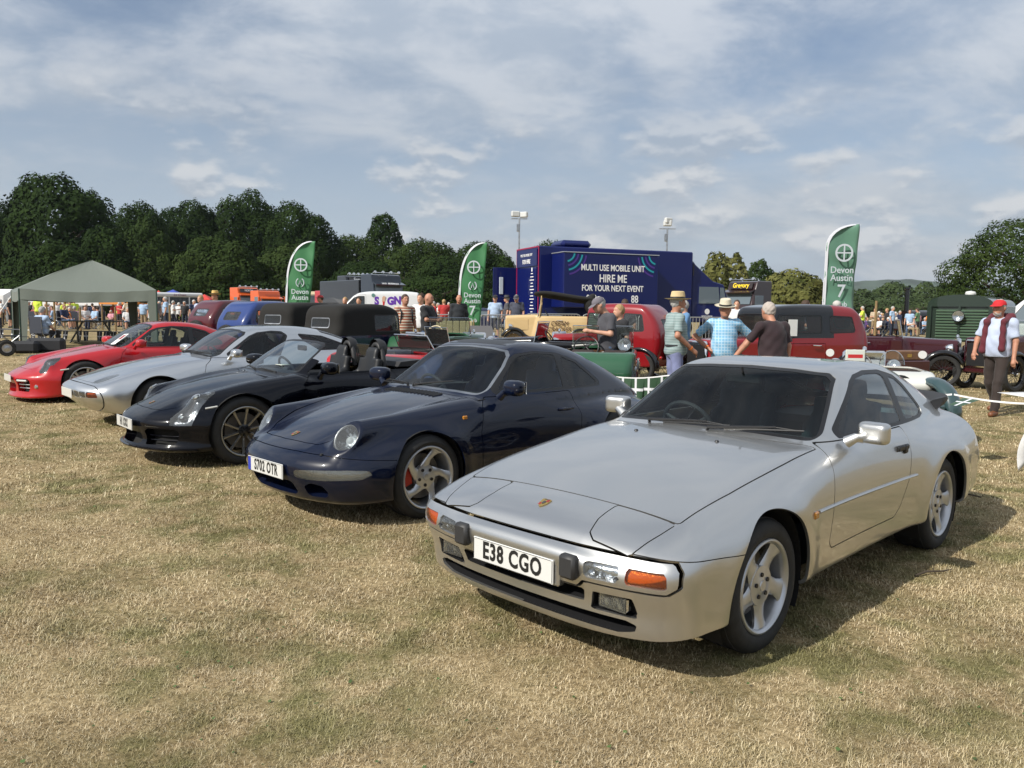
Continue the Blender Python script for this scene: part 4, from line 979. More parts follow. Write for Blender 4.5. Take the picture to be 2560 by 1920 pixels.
    for s in (-1, 1):
        for z in (.275, .318):
            p, n = on_shell(F, -.4, s*.36, z, (1, 0, 0)); q, n = on_shell(F, -.4, s*.66, z, (1, 0, 0)); m_, n = on_shell(F, -.4, s*.51, z, (1, 0, 0)); o_ = Vector((.03, 0, 0))
            MB().tube([p+o_, m_+o_, q+o_], .006, 5).obj('intake_slat', pm, root)
        p, n = on_shell(F, .577, s*1.1, .595, (0, -s, 0)); pts = [on_shell(F, .52+.11*i/4, s*1.1, .592+.004*i, (0, -s, 0))[0] for i in range(5)]; MB().tube(pts, .010, 6).obj('side_repeater', mat('repeater_lens', (.55, .55, .52), .2, 0, 1), root, True)
        door_mirror(root, (1.77, s*.955, .945), (.085, .12, .068), pm, s, stalk=(1.72, s*.83, .84))
        # hoops and humps behind the seats
        a = MB(); a.tube([(2.72, s*.34+.15*math.cos(t), .88+.28*math.sin(t)) for t in np.linspace(0, math.pi, 15)], .032, 10); a.obj('roll_hoop', mat('soft_black'), root, True)
        MB().lathe([(.001, .0), (.10, .0), (.125, -.05), (.12, -.12)], 20, Matrix.Translation((2.80, s*.34, 1.10)) @ Matrix.Rotation(math.pi/2, 4, 'Y') @ Matrix.Rotation(0, 4, 'Z')).obj('hoop_cover', mat('soft_black'), root, True)
        seat(root, (2.30, s*.36, .40), mat('black_leather', (.010, .011, .013), .5), .76)
    MB().box((2.73, 0, 1.03), (.012, .32, .24), 0, .004).obj('wind_deflector', glass('smoke_glass', (.4, .42, .42), 1, .03), root)
    MB().prism([(2.86, .90), (2.90, .955), (3.2, .975), (3.5, .93), (3.52, .9)], -.58, .58, 'xz').obj('hood_cover', mat('soft_black'), root)
    plate(root, -.014, .416, 'H1 XXX', sx=.60, bold=.0028)
    p, n = on_shell(F, .262, 0, 1.2); crest(root, p+n*.001, n, 1.2)
    p = MB(); V = []; n_ = 30
    for i in range(n_+1):
        y = -.80+1.6*i/n_; q, n = on_shell(F, -.4, y, .195, (1, 0, 0)); V += [q+Vector((-.03, 0, .006)), q+Vector((.03, 0, .014)), q+Vector((.03, 0, -.018)), q+Vector((-.028, 0, -.006))]
    p.add(V, [[i*4+k, i*4+(k+1) % 4, i*4+4+(k+1) % 4, i*4+4+k] for i in range(n_) for k in range(4)]).obj('front_lip', pm, root, True)
    wiper(root, (1.40, .10, .885), (1.52, .60, .885)); wiper(root, (1.38, -.50, .88), (1.36, -.02, .895))
    MB().box((1.56, .28-.56, .955), (.10, .16, .004), 0, 0, Matrix.Rotation(.0, 4, 'Y')).obj('parking_card', mat('card', (.6, .62, .55), .6), root)
    rm = alu_dark
    for s in (-1, 1): wheel(root, (.908, s*.822, .338), .344, .252, .235, 'ten', mat('machined_spoke', (.30, .30, .29), .25, .8), s, rot=.1, lipm=mat('machined_spoke'), capm=alu_dark)
    for s in (-1, 1): wheel(root, (3.383, s*.835, .338), .344, .252, .265, 'ten', mat('machined_spoke'), s, rot=.3, lipm=mat('machined_spoke'), capm=alu_dark)
    arch_liner(root, .91, .34, .385, .5, .83); arch_liner(root, 3.38, .34, .385, .5, .83)
    cabin(root, 1.35, 3.0, .72, .3, dashx=1.68, dashz=.862)
    MB().box((2.25, .70, .60), (1.1, .08, .40), 0, .03).box((2.25, -.70, .60), (1.1, .08, .40), 0, .03).obj('door_trim', mat('black_leather'), root)
    steering(root, (1.92, .36, .83), .18); MB().box((1.93, 0, 1.12), (.02, .22, .06), 0, .01).obj('rear_view_mirror', black, root)
    return root
def long_silver():
    root = car_root('grand_tourer', (-5.783, 10.351, -2.422), 'silver shark-nosed coupe with flush round lamps, right of the red coupe')
    pm = paint('cool_silver_paint', (.56, .575, .59), .90, .34, .015)
    zc = spl((-.1, .53), (0, .560), (.06, .583), (.135, .607), (.36, .672), (.7, .765), (1.1, .848), (1.5, .900), (1.8, .915), (2.6, .915), (3.3, .92), (3.9, .90), (4.2, .86), (4.5, .76))
    wmax = spl((-.1, .80), (.2, .85), (.6, .885), (.95, .895), (1.5, .875), (2.4, .885), (3.3, .918), (4.0, .89), (4.5, .78))
    tb = spl((0, .6), (.9, .8), (1.6, .55), (2.6, .6), (3.3, .9), (4.4, 1.0))
    x0 = spl((.0, .45), (.17, .30), (.25, .20), (.33, .10), (.40, .03), (.47, .0), (.53, .0), (.57, .03), (.62, .12), (.8, .5))
    x1 = spl((.0, 4.1), (.3, 4.36), (.55, 4.45), (.75, 4.42), (.9, 4.34), (1.2, 4.1))
    zb = spl((-.1, .20), (.4, .21), (.9, .22), (2.6, .22), (3.7, .24), (4.4, .32)); kts = spl((-.1, .12), (.9, .22), (1.6, .12), (2.6, .14), (3.3, .26), (4.4, .2))
    zg = spl((1.3, .72), (1.56, .905), (1.85, 1.10), (2.12, 1.242), (2.35, 1.298), (2.7, 1.318), (3.1, 1.30), (3.5, 1.235), (3.9, 1.10), (4.3, .88), (4.6, .7))
    yg = spl((1.4, .71), (1.7, .735), (2.2, .755), (2.8, .76), (3.4, .70), (4.2, .56))
    F = car_F(zc, .06, wmax, .56, tb, .26, x0, .16, x1, .25, zb, kts, zg, .26, .3, 2.7, yg, .48, .14, .05, flares=((.90, .31, .40, .010, .08), (3.40, .31, .42, .014, .10)), kf=.05, kfs=.16, pf=2.6, tumc=.08, kr=.22)
    S = Shell(F, [-.06, -.98, .14], [4.55, .98, 1.38], .022, root, pm)
    S.hole(lambda P: P[:, 2]-.205)
    wheel_arches(S, ((.89, .32, .37), (3.39, .32, .37)))
    ws = sym([(0, .925), (.4, .912), (.60, .895), (.68, .893), (.66, .94), (.585, 1.11), (.55, 1.19), (.50, 1.232), (.3, 1.258), (0, 1.268)])
    S.pane(region(lambda P: pphi(yz(P), ws, .03), lambda P: (P[:, 0] < 2.4) & (P[:, 0] > 1.3)), 'windscreen', glass('gt_screen_glass', (.62, .70, .70), 1.0, .02), .014)
    W_ = S.sub(side_cut([(1.76, .895), (2.20, 1.175), (2.33, 1.225), (2.55, 1.248), (2.70, 1.238), (2.78, 1.18), (2.68, 1.02), (2.60, .895)], .03, .42))
    W_.pane(side_cut([(1.83, .912), (2.24, 1.170), (2.35, 1.212), (2.55, 1.230), (2.68, 1.218), (2.745, 1.17), (2.65, 1.03), (2.57, .912)], .03, .42), 'side_window', glass('side_glass'), 0, sides=True); W_.rest('window_frame', seal, -.002, .01)
    S.pane(side_cut([(2.92, 1.205), (3.35, 1.165), (3.72, 1.04), (3.80, .95), (3.25, .95), (3.02, 1.09)], .02, .40), 'quarter_window', glass('side_glass'), .016, sides=True)
    S.pane(region(lambda P: pphi(xay(P), [(3.35, -.2), (3.35, .5), (3.9, .5), (4.05, .42), (4.08, -.2)], .03), lambda P: P[:, 2] > .9), 'rear_window', glass('side_glass'), .02)
    el = [(.345+.155*math.cos(t), .50+.098*math.sin(t)) for t in np.linspace(0, 2*math.pi, 22)[:-1]]
    S.lamp(plan_cut(el, 0, .5), 'headlight', .02, lens_clear, mat('lamp_back_grey', (.33, .34, .35), .25, .7, bump=.4, bscale=60))
    S.panel(region(lambda P: pphi(P[:, :2], [(.155, 0), (.165, .3), (.19, .5), (.25, .62), (.5, .665), (1.0, .70), (1.62, .715), (1.55, .4), (1.50, 0), (1.55, -.4), (1.62, -.715), (1.0, -.70), (.5, -.665), (.25, -.62), (.19, -.5), (.165, -.3)], .02), lambda P: P[:, 2] > .5), 'bonnet', .006)
    S.panel(side_cut([(1.62, .888), (1.50, .80), (1.44, .60), (1.44, .33), (1.5, .30), (2.55, .30), (2.66, .5), (2.70, .7), (2.64, .888)], .04, .5), 'door', .006, sides=True)
    S.lamp(front_cut([(.30, .425), (.30, .500), (.43, .502), (.43, .427)], .008, .5), 'driving_lamp', .03, lens_clear)
    S.lamp(front_cut([(.445, .427), (.445, .502), (.575, .502), (.575, .429)], .008, .5), 'fog_lamp', .03, lens_clear)
    S.lamp(front_cut([(.59, .429), (.59, .502), (.735, .500), (.765, .435)], .010, .5), 'indicator', .012, glass('amber_glass'), amber)
    S.panel(region(lambda P: pphi(xz(P), [(-.3, .6), (.10, .595), (.17, .57), (.215, .45), (.245, .32), (.27, .1), (-.3, .1)], .01), lambda P: P[:, 0] < .5), 'bumper', .010, off=.003)
    S.body()
    plate(root, -.016, .458, 'F928', sx=.7) if False else MB().box((-.010, 0, .458), (.008, .52, .111), 0, .003).obj('number_plate', plate_white, root)
    for s in (-1, 1):
        door_mirror(root, (1.86, s*.965, .955), (.07, .11, .06), pm, s, stalk=(1.82, s*.83, .88))
        p, n = on_shell(F, 1.2, s*1.1, .6, (0, -s, 0)); MB().box(p, (.05, .02, .03), 0, .006).obj('side_repeater', amber, root)
    wiper(root, (1.60, .35, .92), (1.62, -.20, .945)); wiper(root, (1.56, -.10, .92), (1.66, -.60, .935))
    for s in (-1, 1): wheel(root, (.895, s*.835, .312), .318, .222, .225, 'five_slim', alu, s, rot=.2); wheel(root, (3.395, s*.845, .312), .318, .222, .245, 'five_slim', alu, s)
    arch_liner(root, .89, .32, .38, .5, .82); arch_liner(root, 3.39, .32, .38, .5, .83)
    cabin(root, 1.5, 4.0, .73, .3, dashx=1.85, dashz=.885)
    for s in (-1, 1): seat(root, (2.5, s*.37, .44), mat('dark_seat', (.012, .012, .014), .8), .76)
    steering(root, (2.08, .37, .84))
    return root
def red_coupe():
    root = car_root('sports_coupe', (-8.22, 13.0, -2.411), 'red coupe with oval lamps and a paper card in its windscreen, by the gazebo')
    pm = paint('guards_red', (.40, .005, .010), 0, .3, .012)
    zc = spl((-.1, .44), (.02, .475), (.10, .51), (.26, .58), (.5, .668), (.8, .758), (1.1, .828), (1.4, .885), (1.8, .91), (2.6, .90), (3.2, .88), (3.7, .84), (4.0, .78), (4.25, .68), (4.45, .54))
    wmax = spl((-.1, .80), (.3, .855), (.95, .895), (1.4, .865), (1.9, .85), (2.5, .865), (3.3, .926), (3.9, .90), (4.45, .76))
    tb = spl((0, .7), (.9, .8), (1.6, .55), (2.5, .7), (3.3, 1.4), (4.3, 1.2))
    x0 = spl((.0, .05), (.10, .0), (.14, .02), (.22, .04), (.32, .03), (.40, .0), (.46, .01), (.52, .08), (.6, .22), (.8, .6))
    x1 = spl((.0, 4.2), (.3, 4.38), (.5, 4.45), (.7, 4.38), (.9, 4.2), (1.2, 3.9))
    zb = spl((-.1, .09), (.4, .10), (.9, .15), (2.6, .16), (3.7, .18), (4.4, .26)); kts = spl((-.1, .14), (.9, .26), (1.6, .10), (2.5, .12), (3.3, .34), (4.3, .2))
    zg = spl((1.2, .70), (1.47, .895), (1.75, 1.075), (2.0, 1.218), (2.2, 1.285), (2.45, 1.315), (2.75, 1.300), (3.1, 1.24), (3.4, 1.14), (3.7, 1.01), (4.0, .86), (4.3, .68))
    yg = spl((1.3, .69), (1.6, .71), (2.1, .735), (2.6, .735), (3.1, .68), (3.6, .60), (4.1, .52))
    extra = lambda b, x, ay, z: pod(b, x, ay, z, (.50, .655, .610), (1.5, .68, .74), .115, .12, None, .14)
    F = car_F(zc, .12, wmax, .50, tb, .25, x0, .30, x1, .25, zb, kts, zg, .26, .26, 2.5, yg, .46, .13, .035, flares=((.95, .33, .39, .012, .08), (3.30, .33, .40, .02, .11)), kf=.09, kfs=.22, pf=2.3, tumc=.10, kr=.22, extra=extra)
    S = Shell(F, [-.06, -.98, .04], [4.52, .98, 1.38], .022, root, pm)
    S.hole(lambda P: P[:, 2]-.085-.05*np.clip(P[:, 0]-.3, 0, 1.5))
    wheel_arches(S, ((.94, .33, .372), (3.29, .33, .375)))
    ws = sym([(0, .905), (.4, .895), (.60, .880), (.66, .885), (.64, .94), (.575, 1.10), (.53, 1.20), (.47, 1.245), (.3, 1.265), (0, 1.275)])
    S.pane(region(lambda P: pphi(yz(P), ws, .04), lambda P: (P[:, 0] < 2.3) & (P[:, 0] > 1.3)), 'windscreen', glass('red_screen_glass', (.60, .68, .70), 1.0, .02), .012)
    W_ = S.sub(side_cut([(1.66, .885), (2.05, 1.165), (2.18, 1.212), (2.42, 1.238), (2.75, 1.222), (3.02, 1.15), (3.30, .96), (3.32, .905), (3.15, .880)], .03, .42))
    W_.pane(side_cut([(1.76, .905), (2.10, 1.158), (2.20, 1.192), (2.42, 1.218), (2.70, 1.205), (2.68, .90)], .02, .42), 'side_window', glass('side_glass'), 0, sides=True)
    W_.pane(side_cut([(2.78, 1.192), (3.0, 1.125), (3.26, .95), (3.2, .90), (2.77, .90)], .02, .42), 'quarter_window', glass('side_glass'), 0, sides=True); W_.rest('window_frame', seal, -.001, .01)
    S.pane(region(lambda P: pphi(xay(P), [(3.1, -.2), (3.1, .45), (3.7, .48), (3.75, -.2)], .03), lambda P: P[:, 2] > .85), 'rear_window', glass('side_glass'), .02)
    S.lamp(plan_cut([(.315, .625), (.36, .595), (.47, .60), (.60, .64), (.635, .69), (.60, .745), (.50, .775), (.38, .745), (.325, .69)], .03, .40), 'headlight', .04, lens_clear, mat('lamp_back_dark'))
    S.panel(region(lambda P: pphi(P[:, :2], [(.20, 0), (.21, .25), (.26, .42), (.40, .50), (.7, .56), (1.1, .60), (1.50, .64), (1.44, .4), (1.40, 0), (1.44, -.4), (1.50, -.64), (1.1, -.60), (.7, -.56), (.40, -.50), (.26, -.42), (.21, -.25)], .03), lambda P: P[:, 2] > .48), 'bonnet', .006)
    S.panel(side_cut([(1.62, .872), (1.52, .80), (1.46, .60), (1.46, .28), (1.5, .24), (2.60, .24), (2.74, .45), (2.78, .65), (2.72, .872)], .04, .5), 'door', .006, sides=True)
    S.pocket(front_cut(sym([(0, .18), (.24, .185), (.26, .21), (.25, .32), (0, .33)]), .015, .5, False), 'air_intake', dark, .09, pm)
    S.pocket(front_cut([(.33, .20), (.32, .39), (.36, .405), (.58, .405), (.61, .37), (.58, .20)], .02, .7), 'side_intake', dark, .10, pm, sides=True)
    S.body()
    for s in (-1, 1):
        for z in (.255, .31):
            pts = [on_shell(F, -.4, s*(.34+.25*i/3), z, (1, 0, 0))[0]+Vector((.02, 0, 0)) for i in range(4)]; MB().tube(pts, .009, 5).obj('intake_slat', steel, root)
        pts = [on_shell(F, -.4, s*(.36+.20*i/3), .375, (1, 0, 0))[0]+Vector((.006, 0, 0)) for i in range(4)]; MB().tube(pts, .018, 6).obj('indicator', mat('repeater_lens'), root, True)
        p, n = on_shell(F, -.4, s*.68, .285, (1, 0, 0)); MB().lathe([(.001, .012), (.028, .010), (.034, -.01)], 20, Matrix.Translation(p) @ Vector((-1, s*.4, 0)).to_track_quat('Z', 'Y').to_matrix().to_4x4()).obj('fog_lamp', reflector, root, True)
        pts = [on_shell(F, .58+.12*i/4, s*1.2, .545+.004*i, (0, -s, 0))[0] for i in range(5)]; MB().tube(pts, .013, 6).obj('side_repeater', mat('repeater_lens'), root, True)
        door_mirror(root, (1.78, s*.96, .955), (.085, .12, .07), pm, s, stalk=(1.72, s*.81, .87))
    MB().box((-.012, 0, .40), (.008, .52, .111), 0, .003).obj('number_plate', plate_white, root)
    card = MB().box((0, 0, 0), (.30, .21, .003), M=Matrix.Translation((1.62, -.34, 1.01)) @ Matrix.Rotation(-.62, 4, 'Y') @ Matrix.Rotation(.1, 4, 'Z')).obj('show_card', mat('paper', (.78, .78, .76), .6), root)
    MB().box((0, 0, .003), (.13, .12, .001), M=Matrix.Translation((1.66, -.34, 1.04)) @ Matrix.Rotation(-.62, 4, 'Y') @ Matrix.Rotation(.1, 4, 'Z')).obj('photo', mat('photo_print', (.25, .03, .04), .5, var=.5, vscale=60), card)
    wiper(root, (1.47, .10, .91), (1.60, .60, .90)); wiper(root, (1.45, -.50, .90), (1.45, -.02, .92))
    for s in (-1, 1): wheel(root, (.945, s*.842, .335), .342, .245, .235, 'five_slim', alu, s, rot=.35, caliper=mat('red_caliper')); wheel(root, (3.30, s*.86, .335), .342, .245, .275, 'five_slim', alu, s)
    arch_liner(root, .94, .33, .38, .5, .83); arch_liner(root, 3.29, .33, .38, .5, .84)
    cabin(root, 1.4, 3.8, .71, .3, dashx=1.75, dashz=.87)
    for s in (-1, 1): seat(root, (2.42, s*.37, .42), mat('dark_seat'), .76)
    steering(root, (1.98, .37, .82))
    return root
blue_coupe(); convertible(); long_silver(); red_coupe()
# ------------------------------------------------------------------ hills and trees
def leaf_mat(name, dark_, pale_):  # darker and paler leaf tone, mixed at random by noise and per leaf
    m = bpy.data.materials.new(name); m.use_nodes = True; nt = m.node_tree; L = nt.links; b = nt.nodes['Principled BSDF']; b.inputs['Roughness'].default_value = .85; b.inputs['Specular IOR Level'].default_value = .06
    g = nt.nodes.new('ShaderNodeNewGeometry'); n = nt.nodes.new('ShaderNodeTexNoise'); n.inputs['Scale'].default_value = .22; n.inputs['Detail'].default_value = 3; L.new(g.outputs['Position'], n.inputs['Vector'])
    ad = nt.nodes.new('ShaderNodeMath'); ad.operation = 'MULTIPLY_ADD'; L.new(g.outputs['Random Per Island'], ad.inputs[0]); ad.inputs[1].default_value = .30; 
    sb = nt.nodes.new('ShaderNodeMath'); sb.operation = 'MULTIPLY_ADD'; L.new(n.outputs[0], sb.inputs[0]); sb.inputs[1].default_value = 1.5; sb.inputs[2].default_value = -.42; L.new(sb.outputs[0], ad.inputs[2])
    r = nt.nodes.new('ShaderNodeMixRGB'); L.new(ad.outputs[0], r.inputs[0]); r.use_clamp = True; r.inputs[1].default_value = (*dark_, 1); r.inputs[2].default_value = (*pale_, 1)
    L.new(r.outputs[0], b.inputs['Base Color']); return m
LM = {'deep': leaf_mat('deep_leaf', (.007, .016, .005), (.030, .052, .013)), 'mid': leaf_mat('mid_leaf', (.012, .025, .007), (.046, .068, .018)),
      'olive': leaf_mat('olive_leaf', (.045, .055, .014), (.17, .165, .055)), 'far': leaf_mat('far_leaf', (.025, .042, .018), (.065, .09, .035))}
bark = mat('bark', (.09, .075, .055), .9, var=.3, vscale=3)
def tree(u0, u1, vtop, Y, kind, label, seed, zb=.5, nl=11, dens=1.0, leaf=.36, aspect=.8, base=None, group=None, cap=30000):
    rs = np.random.RandomState(seed); k = Y/CF; hor = 776
    d0, d1 = pray(u0, hor), pray(u1, hor); x0, x1 = d0.x/d0.y*Y, d1.x/d1.y*Y; xc = (x0+x1)/2; w = (x1-x0)/2*1.10
    dt = pray((u0+u1)/2, vtop); top = CH+dt.z/dt.y*Y; dep = w*aspect; H = top-zb; g = gh(xc, Y)
    lobes = [(0, 0, zb+H*.44, w*.90, dep*.90, H*.50)]
    nl += 8
    for i in range(nl):
        a = rs.rand()*2*math.pi; hz = .12+.80*((i+.5)/nl); rad = max(.08, 1-(abs(hz-.30)/.72)**2.6)**.5
        s = .20+.14*rs.rand(); rr = max(0, rad-s*.9); lobes.append((w*rr*math.cos(a), dep*rr*math.sin(a), zb+H*hz*.92, w*s*1.15, dep*s*1.15, H*s*.58))
    for sx in (-1, 1):
        for hz in (.22, .45, .62): lobes.append((sx*w*(.68-.25*(hz > .6)), dep*(rs.rand()-.5)*.6, zb+H*(hz+.08*rs.rand()), w*.34, dep*.4, H*.20))
    lobes.append((w*.1*(rs.rand()-.5), 0, top-H*.2, w*.42, dep*.42, H*.2))
    Ls = np.array(lobes); area = (Ls[:, 3]*Ls[:, 5]+Ls[:, 3]*Ls[:, 4]+Ls[:, 4]*Ls[:, 5]); n = int(min(cap, dens*area.sum()*8/(leaf*leaf))); pick = rs.choice(len(Ls), n, p=area/area.sum())
    v = rs.randn(n, 3); v[:, 1] -= .35; v = nrm(v); q = Ls[pick]; rad = .80+.24*rs.rand(n)
    # leaf clumps follow a bumpy surface
    rad *= 1+.07*np.sin(v[:, 0]*9+q[:, 0])*np.sin(v[:, 2]*8+q[:, 1])+.05*np.sin(v[:, 0]*21)*np.sin(v[:, 2]*19+3)
    C = q[:, :3]+v*q[:, 3:6]*rad[:, None]; inside = np.zeros(n, bool)
    for l in Ls: inside |= ((((C-l[:3])/(l[3:6]*.72))**2).sum(1) < 1)
    ok = ~inside & (C[:, 2] > zb*.3); C = C[ok]; N = nrm(v[ok]/q[ok][:, 3:6]+rs.randn(ok.sum(), 3)*.09*(1/w)*4); n = len(C)
    t = nrm(np.cross(N, rs.randn(n, 3))); b = np.cross(N, t); leaf_ = max(leaf, (area.sum()*3.4/max(1, n))**.5*.9); sz = leaf_*(.45+.75*rs.rand(n, 1)); V = []
    for a_, b_ in ((-.6, -.45), (.62, -.40), (0, .68)): V.append(C+t*sz*a_*(.7+.6*rs.rand(n, 1))+b*sz*b_*(.7+.6*rs.rand(n, 1))+N*sz*(rs.rand(n, 1)-.5)*.5)
    V = np.stack(V, 1).reshape(-1, 3); T = np.arange(n*3).reshape(-1, 3)
    root = empty('tree', (xc, Y, g), 0, label, 'tree', group); V[:, 2] -= 0
    meshobj('crown', V, T, LM[kind], root, False)
    tk = MB(); r0 = max(.25, w*.07); tk.tube([(0, 0, -.2), (.02*w, 0, H*.25), (-.03*w, 0, H*.55)], [r0*1.3, r0, r0*.5], 8)
    for s in range(6):
        a = s*1.05+seed; z0 = H*(.22+.06*s); tk.tube([(0, 0, z0), (w*.35*math.cos(a), dep*.35*math.sin(a), z0+H*.12), (w*.62*math.cos(a), dep*.6*math.sin(a), z0+H*.26)], [r0*.5, r0*.32, r0*.12], 6)
    tk.obj('trunk', bark, root, True)
    return root
def hills():
    for nm, Y, pts, col, lab in (('hill', 2600, [(1500, 720), (1900, 716), (2060, 708), (2150, 701), (2260, 699), (2330, 703), (2420, 712), (2560, 716), (2800, 725)], (.05, .075, .045), 0),
                                 ('hill', 2300, [(-300, 740), (300, 738), (900, 735), (1500, 740), (1900, 745), (2300, 735), (2700, 742)], (.05, .075, .04), 0)):
        V = []; n = len(pts); us = np.linspace(pts[0][0], pts[-1][0], 90); vs = np.interp(us, [p[0] for p in pts], [p[1] for p in pts])+1.3*np.sin(us*.03)+.8*np.sin(us*.11)+.5*np.sin(us*.37)
        for u, v in zip(us, vs):
            d = pray(u, 776); X_ = d.x/d.y*Y; dt = pray(u, v); top = CH+dt.z/dt.y*Y
            V += [(X_*.8, Y*.8, -5), (X_*.9, Y*.9, top*.45), (X_, Y, top), (X_*1.15, Y*1.15, -20)]
        F = [[i*4+j, i*4+j+4, i*4+j+5, i*4+j+1] for i in range(len(us)-1) for j in range(3)]
        o = meshobj(nm, V, F, mat('hill_wood', (.05, .075, .05), .95, var=.5, vscale=.01)); o['kind'] = 'structure'
hills()
T_ = tree
A = 'deep'
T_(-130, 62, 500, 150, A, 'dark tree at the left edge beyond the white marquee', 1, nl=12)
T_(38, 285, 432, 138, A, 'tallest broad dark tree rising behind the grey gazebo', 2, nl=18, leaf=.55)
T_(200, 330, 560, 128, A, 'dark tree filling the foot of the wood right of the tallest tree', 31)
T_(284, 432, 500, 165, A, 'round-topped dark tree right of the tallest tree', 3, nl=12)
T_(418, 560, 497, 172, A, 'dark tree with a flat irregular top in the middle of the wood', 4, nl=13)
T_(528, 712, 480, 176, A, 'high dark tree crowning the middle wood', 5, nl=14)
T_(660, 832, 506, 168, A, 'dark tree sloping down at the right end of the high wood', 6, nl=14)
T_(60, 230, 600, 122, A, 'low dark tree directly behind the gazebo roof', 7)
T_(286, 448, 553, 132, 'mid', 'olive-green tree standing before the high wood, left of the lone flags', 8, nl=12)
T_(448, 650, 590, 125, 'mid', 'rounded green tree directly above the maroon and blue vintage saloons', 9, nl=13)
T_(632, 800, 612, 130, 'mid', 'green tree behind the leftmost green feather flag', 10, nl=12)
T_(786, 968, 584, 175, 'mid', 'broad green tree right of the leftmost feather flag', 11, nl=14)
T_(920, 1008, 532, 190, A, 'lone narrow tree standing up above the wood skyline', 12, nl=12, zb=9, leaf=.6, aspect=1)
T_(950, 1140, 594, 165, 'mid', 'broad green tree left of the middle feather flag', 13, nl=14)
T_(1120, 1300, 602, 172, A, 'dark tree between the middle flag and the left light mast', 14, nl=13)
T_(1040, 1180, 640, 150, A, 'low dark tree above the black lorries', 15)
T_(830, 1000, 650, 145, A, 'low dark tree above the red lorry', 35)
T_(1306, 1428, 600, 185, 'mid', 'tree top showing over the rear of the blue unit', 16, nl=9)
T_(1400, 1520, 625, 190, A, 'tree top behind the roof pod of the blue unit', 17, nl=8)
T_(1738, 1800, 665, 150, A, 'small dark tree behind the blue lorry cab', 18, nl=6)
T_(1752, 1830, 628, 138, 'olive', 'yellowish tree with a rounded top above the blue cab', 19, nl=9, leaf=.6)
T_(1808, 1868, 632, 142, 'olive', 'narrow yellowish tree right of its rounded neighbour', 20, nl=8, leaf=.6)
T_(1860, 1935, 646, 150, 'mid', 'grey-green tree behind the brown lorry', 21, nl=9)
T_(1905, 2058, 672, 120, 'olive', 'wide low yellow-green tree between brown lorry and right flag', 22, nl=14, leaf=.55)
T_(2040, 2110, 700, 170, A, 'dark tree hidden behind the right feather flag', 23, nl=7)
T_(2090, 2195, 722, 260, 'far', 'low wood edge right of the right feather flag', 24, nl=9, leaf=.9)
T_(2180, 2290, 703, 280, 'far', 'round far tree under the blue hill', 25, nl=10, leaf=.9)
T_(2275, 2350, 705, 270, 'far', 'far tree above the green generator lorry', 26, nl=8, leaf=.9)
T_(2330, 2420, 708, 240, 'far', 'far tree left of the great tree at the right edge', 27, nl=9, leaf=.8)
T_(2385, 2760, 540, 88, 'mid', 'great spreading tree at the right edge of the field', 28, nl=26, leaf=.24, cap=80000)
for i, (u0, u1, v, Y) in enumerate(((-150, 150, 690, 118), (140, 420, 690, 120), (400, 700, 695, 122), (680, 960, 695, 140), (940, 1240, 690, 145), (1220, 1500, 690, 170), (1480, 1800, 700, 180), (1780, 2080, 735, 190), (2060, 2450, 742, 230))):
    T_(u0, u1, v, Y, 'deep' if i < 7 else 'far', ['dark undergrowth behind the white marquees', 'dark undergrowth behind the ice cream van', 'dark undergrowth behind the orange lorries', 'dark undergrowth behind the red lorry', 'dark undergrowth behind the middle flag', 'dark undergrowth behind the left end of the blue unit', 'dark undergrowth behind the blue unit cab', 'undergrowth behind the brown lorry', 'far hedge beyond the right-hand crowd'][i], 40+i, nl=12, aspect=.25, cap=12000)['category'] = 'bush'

SKY_ = [(-120, 520), (0, 505), (40, 470), (90, 440), (180, 438), (240, 475), (283, 535), (330, 510), (380, 502), (430, 520), (480, 504), (560, 500), (620, 486), (700, 500), (780, 525), (825, 565), (880, 592), (1130, 606), (1290, 625)]
for i, (u, ph) in enumerate(((-40, 'at the left edge'), (70, 'on the left shoulder of the tallest tree'), (235, 'on the right shoulder of the tallest tree'), (300, 'in the dip right of the tallest tree'), (372, 'above the right corner of the gazebo'),
                             (440, 'above the ice cream van'), (505, 'above the maroon saloon'), (578, 'above the blue saloon'), (655, 'above the orange lorries'), (728, 'above the leftmost feather flag'), (795, 'where the high wood falls away'),
                             (880, 'above the red lorry'), (1030, 'above the white van'), (1100, 'left of the middle feather flag'), (1215, 'right of the middle feather flag'))):
    tree(u-78, u+78, float(np.interp(u, [p[0] for p in SKY_], [p[1] for p in SKY_]))+6+5*math.sin(i*2.3), 182+8*math.sin(i*1.7), 'deep', 'dark crown of the background wood '+ph, 70+i, nl=6, aspect=.9, leaf=.45, cap=16000)
# ------------------------------------------------------------------ lorries, vans and tents beyond
def face_rot(u, turn=0.):
    """heading that faces the camera from column u, then turned (degrees)"""
    d = pray(u, 776); return math.atan2(-d.y, -d.x)+R(turn)
lorry_glass = mat('lorry_glass', (.10, .13, .15), .08, 0, 1.0)
def disc(mb, c, r, n=14, axis='X', h=.01, M=None):
    T = Matrix.Translation(c); mb.lathe([(.001, -h), (r, -h), (r, 0)], n, (M @ T) if M is not None else T, axis); return mb
def road_wheel(root, x, y, r, w, hubm=None, name='wheel'):
    t = MB().lathe([(r*.55, -w/2), (r*.9, -w/2), (r, -w/2+.04), (r, w/2-.04), (r*.9, w/2), (r*.55, w/2)], 24, Matrix.Translation((x, y, r)), 'Y').obj(name, rubber, root, True)
    s = 1 if y > 0 else -1
    MB().lathe([(.001, s*w*.30), (r*.22, s*w*.34), (r*.3, s*w*.2), (r*.56, s*w*.30), (r*.56, s*w*.1)], 20, Matrix.Translation((x, y, r)), 'Y').obj('rim', hubm or steel, t, True)
    return t
